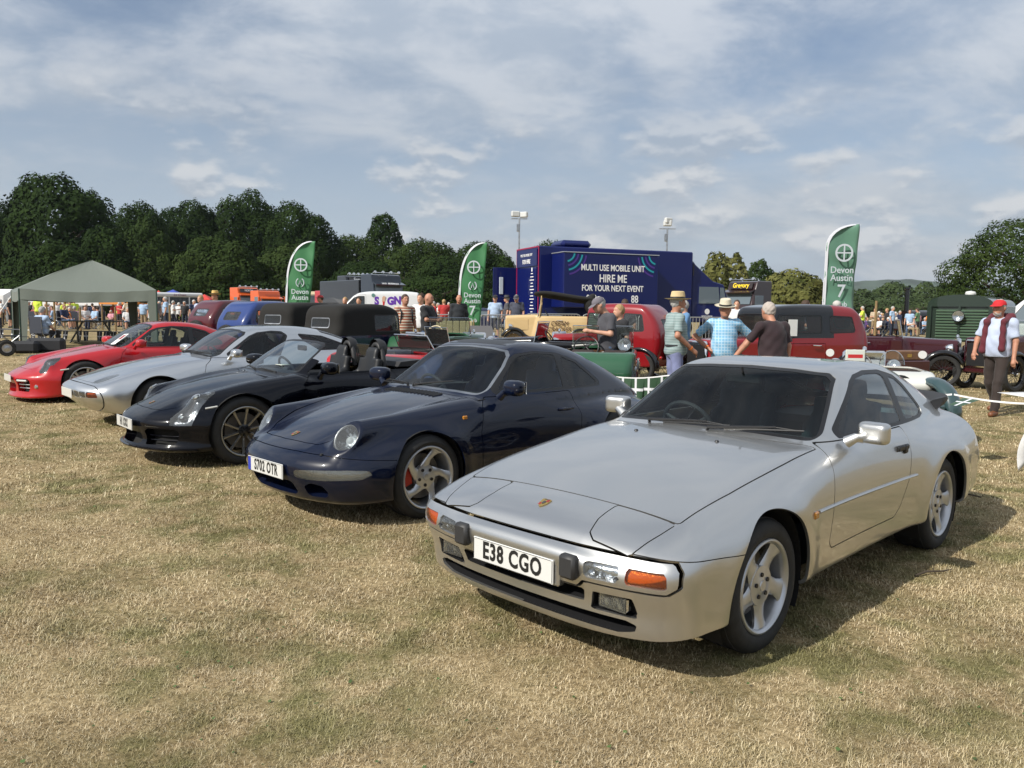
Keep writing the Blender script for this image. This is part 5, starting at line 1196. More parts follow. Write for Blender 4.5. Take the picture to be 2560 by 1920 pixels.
def flat_text(s, size, m, root, loc, facing, sx=1., name='lettering', bold=0., ext=.003, shear=0.):
    """facing: direction in the owner's axes that the letters look towards"""
    f = Vector(facing).normalized(); up = Vector((0, 0, 1)); r_ = up.cross(f).normalized(); up = f.cross(r_)
    M = Matrix(((r_.x, up.x, f.x, loc[0]), (r_.y, up.y, f.y, loc[1]), (r_.z, up.z, f.z, loc[2]), (0, 0, 0, 1)))
    return text(s, size, m, root, M, name, ext, sx, bold=bold, font_shear=shear)
def lorry_cab(u, Y, w, h, m, turn, label, sign=None, sign_m=None, board=None, lights=6, long_=2.3, scale=1., sign_y=0., low=None, roofh=.75, body=None):
    """cab-over lorry with sleeper roof; front towards +x"""
    X_, Y_, g = at(u, Y); root = empty('lorry', (X_, Y_, g), face_rot(u, turn), label, 'lorry')
    hw = w/2; wt = h-roofh-.95
    prof = [(0, .75), (.06, 1.7), (-.02, 2.05), (-.30, h-roofh+.02), (-.42, h-roofh+.10), (-.62, h-.08), (-.85, h), (-long_, h), (-long_, .75)]
    cab = MB().prism(prof, -hw, hw, 'xz'); c = cab.obj('cab', m, root); bv = c.modifiers.new('b', 'BEVEL'); bv.width = .07; bv.segments = 2
    MB().prism([(-.012, 2.08), (-.275, h-roofh-.02), (-.245, h-roofh-.0), (.03, 2.08)], -hw*.88, hw*.88, 'xz').obj('windscreen', lorry_glass, root)
    for s in (-1, 1):
        MB().box((-.85, s*(hw+.012), 2.35), (.95, .03, .70), 0, .01).obj('side_window', lorry_glass, root)
        a = MB().tube([(.0, s*hw, 2.75), (.12, s*(hw+.22), 2.75), (.12, s*(hw+.22), 2.05)], .03, 6); a.box((.12, s*(hw+.24), 2.38), (.12, .22, .62), 0, .03); a.obj('door_mirror', m, root)
        MB().box((.05, s*(hw-.28), 1.0), (.08, .42, .25), 0, .03).obj('headlight', reflector, root)
    MB().prism([(-.20, h-roofh+.02), (-.38, h-roofh+.13), (.22, h-roofh-.06), (.20, h-roofh-.14)], -hw, hw, 'xz').obj('sun_visor', m, root)
    MB().box((.07, 0, 1.35), (.05, w*.72, .55), 0, .02).obj('grille', black, root)
    MB().box((.04, 0, .55), (.35, w, .40), 0, .06).obj('bumper', m, root)
    if lights:
        bar = MB().tube([(-.55, -hw*.9, h+.10), (-.55, hw*.9, h+.10)], .035, 6).obj('light_bar', chrome, root)
        for i in range(lights):
            y = -hw*.8+w*.8*i/max(1, lights-1); disc(MB(), (-.46, y, h+.15), .10, 14, 'X', -.08).lathe([(.10, 0), (.07, -.10), (.001, -.12)], 12, Matrix.Translation((-.46, y, h+.15)), 'X').obj('spotlight', chrome, root, True)
    if board:
        bm, tm = board[1], board[2]; MB().prism([(-.36, h-roofh+.2), (-.50, h-.12), (-.44, h-.12), (-.30, h-roofh+.2)], -hw*.8, hw*.8, 'xz').obj('sign_board', bm, root)
        flat_text(board[0], board[3], tm, root, (-.36, 0, h-roofh/2+.05), (1, 0, .25), board[4] if len(board) > 4 else .9, bold=.01)
    if sign: flat_text(sign[0], sign[1], sign[2], root, (.10, 0, h-roofh-.01), (1, 0, .5), 1.0, bold=.008)
    for s in (-1, 1): road_wheel(root, -.75, s*(hw-.16), .5, .3)
    MB().box((-long_-2.2, 0, .85), (4.6, .9, .3)).obj('chassis', black, root)
    if body: MB().box((-long_-.3-body[0]/2, 0, 1.1+body[1]/2), (body[0], w, body[1]), 0, .05).obj('load_body', body[2], root)
    for s in (-1, 1): road_wheel(root, -long_-2.6, s*(hw-.3), .5, .55)
    return root
white = mat('white_letter', (.8, .8, .8), .4)
orange = paint('orange_paint', (.62, .10, .012), 0, .35, .05); redp = paint('lorry_red', (.42, .012, .018), 0, .35, .05)
lblack = paint('lorry_black', (.010, .012, .016), 0, .3, .05); lbrown = paint('lorry_brown', (.030, .016, .018), 0, .3, .05); cream = paint('cream_paint', (.62, .50, .30), 0, .4, .05)
def distant_lorries():
    lorry_cab(627, 88, 2.5, 3.75, orange, 28, 'taller orange lorry on the left of the orange pair', lights=4, board=('NORTH', mat('dark_board', (.03, .03, .03), .4), white, .3))
    lorry_cab(680, 84, 2.5, 3.35, orange, 28, 'lower orange lorry beside the leftmost feather flag', lights=4)
    lorry_cab(845, 72, 2.5, 3.15, redp, 24, 'red lorry with a Sanders headboard behind the white van', sign=('Sanders', .3, white), lights=0, board=('Sanders', mat('red_board', (.5, .02, .02), .4), white, .42))
    lorry_cab(908, 66, 2.5, 4.25, lblack, 26, 'black and maroon lorry with Sanders board and row of spotlights', lights=6, board=('Sanders', mat('grey_board', (.05, .05, .05), .4), white, .45), sign=None)
    lorry_cab(975, 62, 2.6, 4.2, paint('navy_lorry', (.015, .022, .035), 0, .3, .04), 30, 'big dark blue-black lorry with white name strip behind the white van', lights=4, sign=('W.R. FREEMAN', .22, white), body=(7, 2.7, lblack))
    lorry_cab(1842, 58, 2.5, 3.75, lbrown, -38, 'dark brown lorry with yellow Gregory headboard', lights=3, board=('Gregory', mat('brown_board', (.02, .012, .012), .4), mat('yellow_letter', (.85, .60, .02), .4), .46))
    # cream coach-built lorry by the left flag
    X_, Y_, g = at(792, 78); r = empty('lorry', (X_, Y_, g), face_rot(792, 20), 'cream round-roofed lorry with upright exhaust beside the leftmost flag', 'lorry')
    MB().prism([(.9, .8), (.95, 1.9), (.0, 2.0), (-.1, 2.9), (-.5, 3.2), (-2.2, 3.25), (-2.6, 3.0), (-2.7, .8)], -1.15, 1.15, 'xz').obj('cab', cream, r)
    MB().box((-.03, 0, 2.45), (.06, 1.9, .65), 0, .01).obj('windscreen', lorry_glass, r)
    for s in (-1, 1): MB().box((-.9, s*1.16, 2.4), (.9, .03, .6)).obj('side_window', lorry_glass, r); road_wheel(r, .3, s*1.0, .48, .3); road_wheel(r, -2.0, s*1.0, .48, .3)
    MB().tube([(.0, -1.0, 3.1), (.0, -1.0, 4.4), (.12, -1.0, 4.6)], .07, 8).obj('exhaust_pipe', chrome, r, True)
distant_lorries()
def blue_unit():
    """rigid lorry with slide-out pod, parked side-on: local x runs along its side to the cab, -y faces the camera"""
    bl = paint('unit_blue', (.004, .009, .082), 0, .35, .02, .5, .15); ang = math.atan2(2.8, 7.1); g = gh(1, 34)
    root = empty('exhibition_lorry', (1.08, 33.8, g), ang, 'large blue mobile unit lorry lettered HIRE ME with its side pod slid out', 'lorry')
    L_, D = 7.6, 2.5; top = 3.92
    b = MB().box((L_/2, D/2, (1.0+top)/2), (L_, D, top-1.0), 0, .05); b.obj('box_body', bl, root)
    MB().box((L_/2, D/2, .8), (L_, 2.0, .35), 0, .02).obj('chassis', black, root)
    px0, px1, pd = .58, 5.05, 1.2
    pod_ = MB().box(((px0+px1)/2, -pd/2, (1.35+3.60)/2), (px1-px0, pd, 3.60-1.35), 0, .03).obj('slide_out_pod', bl, root)
    MB().box(((px0+px1)/2, -pd/2, 3.615), (px1-px0+.04, pd+.04, .03)).obj('pod_trim', mat('alu_trim', (.55, .57, .6), .35, .6), pod_)
    c = (px0+px1)/2; y = -pd-.006
    for s, z, sz, sx in (('MULTI USE MOBILE UNIT', 3.00, .36, .98), ('HIRE ME', 2.56, .46, 1.02), ('FOR YOUR NEXT EVENT', 2.16, .35, .98), ('012', 1.72, .44, .98)):
        flat_text(s, sz, white, pod_, (c+.05 if s[0] != '0' else c-.95, y, z), (0, -1, 0), sx*.77, bold=.006)
    flat_text('88', .44, white, pod_, (c+1.10, y, 1.72), (0, -1, 0), .80, bold=.006)
    flat_text('CALL', .12, white, pod_, (c-1.38, y, 1.72), (0, -1, 0), .8)
    teal = mat('teal_print', (.01, .30, .36), .5); pur = mat('purple_print', (.06, .02, .22), .5)
    def arc(cx, cz, r, a0, a1, m):
        q = MB(); V = []; n = 12
        for i in range(n+1):
            a = a0+(a1-a0)*i/n
            for rr in (r, r+.07): V.append((cx+rr*math.cos(a), y, cz+rr*math.sin(a)))
        q.add(V, [[2*i, 2*i+2, 2*i+3, 2*i+1] for i in range(n)]).obj('print_arc', m, pod_)
    for k, m in ((.35, teal), (.52, pur), (.70, teal), (.88, pur)):
        arc(px0+.10, 3.62, k, R(-80), R(-8), m); arc(px1-.10, 3.62, k, R(188), R(260), m)
    # rear end: coloured edge, header, open door, steps
    red_e = mat('magenta_edge', (.30, .01, .06), .4)
    e = MB().box((-.012, .03, 2.45), (.02, .05, 2.9)).box((-.012, D/2, top-.03), (.02, D, .05)).box((-.012, D-.03, 2.45), (.02, .05, 2.9)); e.obj('edge_trim', red_e, root)
    MB().box((-.03, D/2, 3.45), (.05, D-.25, .70)).obj('header_panel', bl, root)
    flat_text('MULTI USE MOBILE UNIT', .16, white, root, (-.062, D/2, 3.58), (-1, 0, 0), .75); flat_text('FOR HIRE', .26, white, root, (-.062, D/2, 3.30), (-1, 0, 0), .8, bold=.004)
    dn = MB().box((-.03, .62, 2.05), (.05, .95, 2.0)); dn.obj('rear_panel', bl, root)
    lines = MB()
    for i in range(13): lines.box((-.060, .62, 2.78-.135*i), (.004, .22+.12*((i*7) % 3), .035))
    lines.box((-.060, .62, 2.95), (.004, .10, .16)); lines.obj('panel_print', white, root)
    MB().box((-.55, D+.02, 2.05), (1.15, .05, 2.1), 0, .01).obj('open_door', bl, root); MB().box((-.75, D-.02, 2.30), (.18, .03, .75), 0, .01).obj('door_window', mat('frosted', (.5, .55, .6), .4), root)
    MB().box((-.5, 1.4, .9), (1.0, 1.3, .12)).box((-1.0, 1.4, .55), (.4, 1.3, .10)).obj('steps', steel, root)
    ac = MB().box((2.05, D/2, top+.18), (1.45, 1.3, .34), 0, .14); a = ac.obj('roof_unit', bl, root)
    # cab
    cx = L_+.06
    cabp = [(0, .75), (0, top-.35), (.18, top-.55), (1.15, top-1.28), (1.75, top-1.42), (1.98, 1.85), (2.05, .75)]
    cb = MB().prism([(cx+a_, b_) for a_, b_ in cabp], .12, D-.12, 'xz').obj('cab', bl, root); bv = cb.modifiers.new('b', 'BEVEL'); bv.width = .06; bv.segments = 2
    MB().prism([(cx+.38, 1.62), (cx+.38, 2.38), (cx+1.42, 2.38), (cx+1.52, 1.62)], .09, .118, 'xz').obj('side_window', lorry_glass, root)
    MB().prism([(cx+1.56, 1.62), (cx+1.52, 2.36), (cx+1.70, 2.36), (cx+1.86, 1.75)], .09, .118, 'xz').obj('quarter_window', lorry_glass, root)
    MB().prism([(cx+1.80, 2.42), (cx+2.0, 1.85), (cx+1.985, 1.83), (cx+1.775, 2.42)], .2, D-.2, 'xz').obj('windscreen', lorry_glass, root)
    MB().lathe([(.001, -.008), (.13, -.008), (.13, 0)], 20, Matrix.Translation((cx+.85, .112, 1.25)), 'Y').obj('door_crest', white, root)
    for i, s in enumerate(('NORTH DEVON', 'COUNCIL')): flat_text(s, .10, white, root, (cx+.85, .112, 1.03-.10*i), (0, -1, 0), .8)
    for s, m in ((.02, 1), ):
        for xx in (1.6, 6.4, cx+1.0):
            for yy in (.22, D-.22): road_wheel(root, xx, yy, .46, .3)
    MB().box((L_+.03, .0, top+.20-1.0), (.03, .03, .5)).obj('aerial', black, root)
blue_unit()
def sign_van():
    w = paint('van_white', (.62, .63, .64), 0, .3, .05); X_, Y_, g = at(936, 43)
    root = empty('panel_van', (X_, Y_, g), R(5), 'white panel van lettered SIGNS in purple, parked side-on behind the black tourer', 'van'); root.scale = (1.0, 1.0, 1.09)   # nose towards -x, side towards -y
    L_ = 4.9
    def F(x, y, z):
        top = spl((-2.6, .9), (-2.45, 1.02), (-1.75, 1.16), (-1.55, 1.28), (-.95, 1.80), (-.5, 1.95), (.5, 2.0), (2.2, 1.97), (2.5, 1.93))
        t = smax((z-top(x))*.8, np.abs(y)-(.95-.10*np.clip(z-1.0, 0, 2)**1.5), .16); t = smax(t, -2.47-x+.12*y*y, .15); t = smax(t, x-2.43-.04*(1-z), .10); return smax(t, .28-z, .05)
    S = Shell(F, [-2.6, -1.02, .2], [2.6, 1.02, 2.12], .045, root, w)
    for cx in (-1.6, 1.45): S.hole(region(lambda P, cx=cx: np.hypot(P[:, 0]-cx, P[:, 2]-.34)-.38, lambda P: np.abs(P[:, 1]) > .5))
    S.pane(side_cut([(-1.50, 1.22), (-1.0, 1.68), (-.75, 1.76), (-.42, 1.76), (-.42, 1.22)], .04, .5), 'side_window', glass('van_glass', (.45, .5, .5), 1, .05), .03, sides=True)
    S.pane(region(lambda P: pphi(yz(P), [(-.75, 1.30), (.75, 1.30), (.68, 1.78), (-.68, 1.78)], .05), lambda P: P[:, 0] < -.6), 'windscreen', glass('van_glass'), .03)
    S.panel(side_cut([(-1.55, .5), (-1.55, 1.15), (-1.0, 1.80), (-.36, 1.84), (-.36, .5)], .05, .5), 'door', .012, sides=True)
    S.body(rim=.03)
    MB().box((2.46, -.80, 1.15), (.05, .14, .62), 0, .02).box((2.46, .80, 1.15), (.05, .14, .62), 0, .02).obj('tail_lamp', red_lens, root)
    MB().box((2.44, 0, .42), (.14, 1.8, .26), 0, .05).box((-2.46, 0, .45), (.14, 1.7, .3), 0, .05).obj('bumper', black, root)
    for xx in (-1.6, 1.45):
        for s in (-1, 1): road_wheel(root, xx, s*.84, .33, .22)
    pu = mat('purple_letter', (.10, .025, .30), .4)
    for i, ch in enumerate('SIGNS'):
        x = .30+.36*i-.10
        if i == 1: continue
        flat_text(ch, .50, pu, root, (x, -.915, 1.53+(.02 if i % 2 else -.01)), (0, -1, .10), .95, bold=.03, ext=.004)
    MB().box((.56, -.93, 1.42), (.10, .012, .18), .0, .01).obj('screw_tip', mat('letter_red', (.5, .03, .03), .4), root); MB().prism([(.48, 1.50), (.62, 1.50), (.66, 1.74), (.56, 1.78), (.48, 1.70)], -.93, -.92, 'xz').obj('hand_print', mat('letter_flesh', (.55, .35, .25), .5), root)
    disc(MB(), (.02, -.905, 1.80), .09, 14, 'Y', .01).obj('dot_print', mat('letter_green', (.10, .22, .2), .4), root)
sign_van()
def ice_van():
    w = paint('van_white', (0, 0, 0)); X_, Y_, g = at(438, 60); root = empty('ice_cream_van', (X_, Y_, g), face_rot(438, 90+20), 'white ice cream van with a large serving window behind the crowd', 'van')  # front towards +x (left)
    MB().box((0, 0, 1.15), (3.4, 1.9, 1.1), 0, .06).box((0, 0, 2.37), (3.5, 2.0, .34), 0, .10).obj('body', w, root)
    for xx in (-1.62, -.75, .72, 1.62):
        for s in (-1, 1): MB().box((xx, s*.9, 1.95), (.09, .08, .62)).obj('pillar', w, root)
    MB().box((-1.19, -.90, 1.95), (.77, .02, .60)).obj('window', glass('van_glass'), root); MB().box((0, -.90, 1.95), (1.38, .02, .60)).obj('serving_window', glass('van_glass'), root); MB().box((1.17, -.90, 1.95), (.80, .02, .60)).obj('window', glass('van_glass'), root)
    MB().box((0, .90, 1.95), (3.2, .02, .6)).obj('window', mat('dim_interior', (.06, .06, .06), .6), root)
    MB().box((1.72, 0, 1.95), (.04, 1.7, .6)).obj('windscreen', lorry_glass, root); MB().box((2.0, 0, 1.05), (.7, 1.8, .75), 0, .15).obj('bonnet', w, root)
    MB().box((0, .1, 1.62), (2.8, 1.1, .25)).obj('counter', mat('pale_counter', (.4, .35, .3), .5), root)
    flat_text('Ice Cream', .24, mat('script_red', (.20, .01, .06), .4), root, (0, -1.012, 2.37), (0, -1, 0), .9, shear=.3)
    for xx in (-1.1, 1.5):
        for s in (-1, 1): road_wheel(root, xx, s*.82, .33, .2)
ice_van()
def box_car(u, Y, m, label, turn=90, L_=4.2, h=1.45, van=False):
    X_, Y_, g = at(u, Y); root = empty('parked_car', (X_, Y_, g), face_rot(u, turn), label, 'car')
    top = spl((-2.3, .75), (-2.0, .9), (-1.3, .98 if not van else 1.2), (-.6, h-.02), (.4, h), (1.2, h-.06), (1.8, 1.0 if not van else h-.1), (2.3, .8))
    F = lambda x, y, z: smax(smax((z-top(x))*.8, np.abs(y)-(.85-.25*np.clip(z-.85, 0, 2)), .12), smax(np.abs(x)-L_/2+.08*y*y, .25-z, .1), .12)
    S = Shell(F, [-2.3, -.95, .15], [2.3, .95, h+.1], .06, root, m)
    S.pane(side_cut([(-1.1, .95), (-.55, h-.12), (1.0, h-.12), (1.5, .95)], .05, .35), 'side_window', lorry_glass, .03, sides=True)
    S.pane(region(lambda P: pphi(yz(P), [(-.62, 1.0), (.62, 1.0), (.5, h-.08), (-.5, h-.08)], .03), lambda P: P[:, 0] < -.5), 'windscreen', lorry_glass, .03); S.body(rim=.03)
    for xx in (-1.3, 1.3):
        for s in (-1, 1): road_wheel(root, xx, s*.76, .31, .2)
    return root
box_car(1112, 55, paint('pale_silver', (.45, .46, .48), .5, .3, .03), 'pale car seen beyond the crowd barrier left of the middle flag')
box_car(1092, 60, redp, 'red car beyond the barrier', 70); box_car(1216, 52, mat('dark_blue_car', (.01, .015, .05), .3, 0, 1), 'dark blue car between the middle flag and the blue unit')
box_car(2620, 30, paint('van_white', (0, 0, 0)), 'white van with a roof rack behind the man in the red cap', 75, 4.4, 1.9, True)
def tent(u, Y, w, h, peak, m, label, name='marquee', d=None, walls=False, turn=0):
    X_, Y_, g = at(u, Y); r = empty(name, (X_, Y_, g), R(turn), label, 'tent'); d = d or w; a, b = w/2, d/2
    if peak > 0: V = [(-a, -b, h), (a, -b, h), (a, b, h), (-a, b, h), (-a, -b, h-.3), (a, -b, h-.3), (a, b, h-.3), (-a, b, h-.3), (0, 0, h+peak)]; F = [[0, 1, 8], [1, 2, 8], [2, 3, 8], [3, 0, 8], [0, 4, 5, 1], [1, 5, 6, 2], [2, 6, 7, 3], [3, 7, 4, 0]]
    else: V = [(-a, -b, h), (a, -b, h), (a, b, h), (-a, b, h), (-a, 0, h-peak), (a, 0, h-peak), (-a, -b, 0), (a, -b, 0), (a, b, 0), (-a, b, 0)]; F = [[0, 1, 5, 4], [2, 3, 4, 5], [0, 4, 3], [1, 2, 5], [6, 7, 1, 0], [8, 9, 3, 2], [9, 6, 0, 3], [7, 8, 2, 1]]
    MB().add(V, F).obj('canopy', m, r)
    for sx in (-1, 1):
        for sy in (-1, 1): MB().tube([(sx*a*.98, sy*b*.98, 0), (sx*a*.98, sy*b*.98, h)], .04, 6).obj('pole', steel, r)
    return r
canvas = mat('white_canvas', (.70, .70, .70), .7, var=.05); ocan = mat('orange_canvas', (.72, .26, .05), .7)
tent(-6, 78, 3.4, 2.5, -.6, canvas, 'white marquee at the left edge of the field', walls=True)
tent(118, 80, 4.6, 2.15, -.55, canvas, 'long white marquee framed under the gazebo'); tent(176, 76, 2.9, 1.9, .75, canvas, 'white peaked tent left of the middle under the gazebo'); tent(229, 74, 3.0, 1.9, .8, canvas, 'white peaked tent in the middle under the gazebo')
tent(316, 66, 3.0, 2.0, .55, ocan, 'orange gazebo among the crowd'); tent(372, 76, 2.6, 2.2, .6, canvas, 'white tent at the right leg of the grey gazebo')
tent(398, 95, 1.6, 2.6, .9, mat('red_canvas', (.5, .04, .03), .7), 'red parasol top over the ice cream van', 'parasol'); tent(434, 95, 3.0, 2.7, .9, mat('blue_canvas', (.04, .07, .35), .7), 'blue awning top over the ice cream van', 'awning'); tent(512, 90, 2.0, 2.4, .6, mat('red_canvas'), 'red awning left of the orange lorries', 'awning')
def gazebo():
    X_, Y_ = -15.6, 25.4; r = empty('gazebo', (X_, Y_, 0), 0, 'grey-green gazebo with a peaked canopy at the left, beside the red coupe', 'gazebo')
    m = mat('grey_green_canvas', (.105, .125, .105), .75, bump=.4, bscale=9, sheen=.2)
    c = [Vector((0, 0, 0)), Vector((4.28, .15, 0)), Vector((2.35, 2.85, 0)), Vector((-1.92, 2.70, 0))]; h = 2.1; ctr = Vector((1.62, 1.40, 3.08)); n = 12; V = []; F = []
    for k in range(4):
        a, b = c[k], c[(k+1) % 4]; o = len(V)
        for i in range(n+1):
            for j in range(n+1):
                s = i/n; t = j/n; e = a.lerp(b, s)+Vector((0, 0, h)); p = e.lerp(ctr, t); sag = -.10*math.sin(math.pi*s)*(1-t)*(1-t)-.05*math.sin(math.pi*t)+.10*math.sin(math.pi*t)*(abs(2*s-1)**3)
                p.z += sag+.006*math.sin(s*25+t*9+k); V.append(tuple(p))
        for i in range(n):
            for j in range(n): F.append([o+i*(n+1)+j, o+(i+1)*(n+1)+j, o+(i+1)*(n+1)+j+1, o+i*(n+1)+j+1])
        o = len(V)
        for i in range(n*3+1):
            s = i/(n*3); e = a.lerp(b, s); dz = -.10*math.sin(math.pi*s); out = (b-a).cross(Vector((0, 0, 1))).normalized(); sc = .012*math.sin(s*30+k)
            V += [tuple(e+Vector((0, 0, h+dz))), tuple(e+out*sc+Vector((0, 0, h+dz-.17))), tuple(e+out*sc*2+Vector((0, 0, h+dz*.8-.34)))]
        for i in range(n*3):
            for j in range(2): F.append([o+i*3+j, o+i*3+j+1, o+i*3+4+j, o+i*3+3+j])
    MB().add(V, F).obj('canopy', m, r, True)
    for i, p in enumerate(c):
        leg = MB().tube([p+Vector((0, 0, 0)), p+Vector((0, 0, h))], .022, 6).obj('leg', mat('green_metal', (.02, .05, .035), .4), r)
        q = [c[(i+1) % 4]-p, c[(i-1) % 4]-p]; V = [tuple(p)]; cl = MB()
        for d in q:
            d = d.normalized(); z = Vector((0, 0, 1)); cl.add([p+z*.02, p+d*.16+z*.02, p+d*.30+z*(h-.25), p+d*.42+z*(h-.05), p+z*h], [[0, 1, 2, 3, 4]])
        cl.obj('corner_curtain', m, leg)
    MB().tube([c[3]+Vector((0, .0, 1.9)), c[3]+Vector((-1.1, -.5, .0))], .012, 4).obj('guy_rope', white, r)
gazebo()
def mast(u, vt, Y, label, heads):
    X_, Y_, g = at(u, Y); d = pray(u, vt); top = CH+d.z/d.y*Y; r = empty('light_mast', (X_, Y_, g), 0, label, 'light mast'); H = top-g
    MB().tube([(0, 0, 0), (0, 0, H*.5), (0, 0, H*.5), (0, 0, H-.3)], [.09, .09, .06, .06], 8).obj('pole', steel, r, True); MB().box((0, 0, .6), (1.2, 1.2, 1.0), 0, .1).obj('base', mat('yellow_case', (.5, .35, .03), .5), r)
    for (dx, dz, a) in heads: MB().box((dx, 0, H+dz), (.62, .30, .42), a, .06).obj('floodlight', mat('flood_case', (.55, .56, .55), .4), r)
    MB().tube([(-.6, 0, H-.35), (.6, 0, H-.35)], .03, 6).obj('crossbar', steel, r); MB().box((-.10, 0, H-1.0), (.2, .2, .55), 0, .03).obj('junction_box', steel, r)
mast(1296, 535, 60, 'tall light mast left of the blue unit', ((-.30, .0, .3), (.32, -.05, -.5))); mast(1663, 560, 60, 'tall light mast rising behind the blue unit', ((0, .05, 0), (.05, .25, .5)))
def feather(u, vb, vt, Y, w, label, lean=.35, flip=1, dim=1., full=True, rot=0.):
    """feather flag on a bent pole; banner is a real sheet that billows a little"""
    X_, Y_, g = at(u, Y); dt = pray(u, vt); zt = CH+dt.z/dt.y*Y-g; db = pray(u, vb); zb = CH+db.z/db.y*Y-g
    r = empty('feather_flag', (X_, Y_, g), rot, label, 'flag', 'green feather flags'); H = zt-zb; n = 36
    gm = mat('flag_green', (.035, .17, .060), .6, sheen=.2) if dim == 1 else mat('flag_pale_green', (.085, .20, .135), .6, sheen=.3)
    def edge(t):                                   # left (pole) edge: straight, then curling over to the tip
        t = min(max(t, 0), 1); k0 = .44 if full else .74; b = max(0, (t-k0)/(1-k0)); q = b*math.pi/2
        zz = t if b == 0 else k0+(1-k0)*math.sin(q); return Vector((-w*.5+lean*min(t, zz)*.25+(w+.02)*(1-math.cos(q))**1.15, 0, zb+H*zz))
    V = []; m_ = 10
    for i in range(n+1):
        t = i/n; L0 = edge(t); xr = w*.5+lean*((L0.z-zb)/H)*.55; xr = max(xr, L0.x+.004)
        for j in range(m_+1):
            s = j/m_; x = L0.x+(xr-L0.x)*s; V.append((x, .05*math.sin(s*5+t*7)*s+.02*math.sin(t*23+s*3), L0.z-(.05*s*(1-t))+.0))
    F = [[i*(m_+1)+j, i*(m_+1)+j+1, (i+1)*(m_+1)+j+1, (i+1)*(m_+1)+j] for i in range(n) for j in range(m_)]
    b = MB().add(V, F).obj('banner', gm, r, True); sd_ = b.modifiers.new('s', 'SOLIDIFY'); sd_.thickness = .004
    pts = [Vector((edge(0).x, 0, 0))]+[edge(i/30) for i in range(31)]
    MB().tube(pts, [.022]*2+[.02]*12+[.012]*18, 8).obj('pole', mat('pale_sleeve', (.55, .56, .60), .5), r, True)
    # white sleeve strip along the pole edge
    V = []
    for i in range(31): p = edge(i/30); V += [(p.x, -.012, p.z), (p.x+.055, -.03, p.z-.02*(i/30))]
    MB().add(V, [[2*i, 2*i+1, 2*i+3, 2*i+2] for i in range(30)]).obj('sleeve', mat('pale_sleeve'), b)
    pr = mat('flag_print', (.50, .54, .58), .6); cx = .04+lean*.28; cz = zb+H*.70; R0 = w*.29
    q = MB().lathe([(R0, 0), (R0, .01), (R0*.80, .01), (R0*.80, 0)], 30, Matrix.Translation((cx, -.10, cz)), 'Y', closed=True).box((cx, -.095, cz), (R0*1.7, .008, R0*.15)).box((cx, -.0955, cz), (R0*.15, .008, R0*1.7)).obj('wheel_emblem', pr, b)
    if full:
        e = MB()
        for s in (-1, 1):
            pts = [(cx-.03+s*w*.17*math.cos(a), -.09, zb+H*.475+w*.19*math.sin(a)) for a in np.linspace(-1.1, 1.1, 8)]; e.tube(pts, .018, 4)
        e.tube([(cx-.07, -.09, zb+H*.45), (cx-.03, -.09, zb+H*.51), (cx+.02, -.09, zb+H*.45)], .014, 4); e.obj('wreath_emblem', pr, b)
    z0 = zb+H*.36 if full else zb+H*.52
    for s, sz, dz in (('Devon', .215, 0), ('Austin', .215, -.185), ('7', .42, -.50), ('Club', .17, -.80)):
        flat_text(s, sz*w/.72, pr, b, (cx-.04, -.10, z0+dz*w/.72), (0, -1, 0), .95, bold=.002 if s != '7' else .006)
    MB().lathe([(.25, 0), (.25, .04), (.03, .06), (.001, .3)], 16).obj('ground_spike', black, r)
    return r
feather(741, 800, 603, 27.5, .78, 'green feather flag reading Devon Austin 7, leftmost of the three', .55)
feather(1172, 812, 606, 26.5, .74, 'green feather flag reading Devon Austin 7, middle one behind the man in black', .42)
feather(2094, 800, 560, 21.7, .82, 'paler green feather flag reading Devon Austin 7, at the right behind the red limousine', .10, dim=.5, full=False)
# ------------------------------------------------------------------ vintage cars (x forward, origin on the ground amidships)
def wire_wheel(root, x, y, r=.34, m=None, spokes=24, w=.11):
    t = MB().lathe([(r*.74, -w*.42), (r*.9, -w*.5), (r*.985, -w*.3), (r, 0), (r*.985, w*.3), (r*.9, w*.5), (r*.74, w*.42)], 32, Matrix.Translation((x, y, r)), 'Y').obj('wheel', rubber, root, True)
    rm = m or mat('wheel_black', (.015, .015, .016), .35, 0, .5)
    MB().lathe([(r*.76, -w*.35), (r*.70, -w*.2), (r*.70, w*.2), (r*.76, w*.35)], 32, Matrix.Translation((x, y, r)), 'Y').obj('rim', rm, t, True)
    sp = MB(); s = 1 if y > 0 else -1
    for k in range(spokes):
        a = 2*math.pi*k/spokes; b = a+(.35 if k % 2 else -.35); sp.tube([(x+r*.13*math.sin(b), y+s*(.05 if k % 4 < 2 else -.03), r+r*.13*math.cos(b)), (x+r*.71*math.sin(a), y, r+r*.71*math.cos(a))], .0045, 4, cap=False)
    sp.obj('spokes', rm, t); MB().lathe([(.001, s*.10), (r*.09, s*.10), (r*.14, s*.05), (r*.14, -s*.04)], 16, Matrix.Translation((x, y, r)), 'Y').obj('hub', chrome, t, True)
    return t
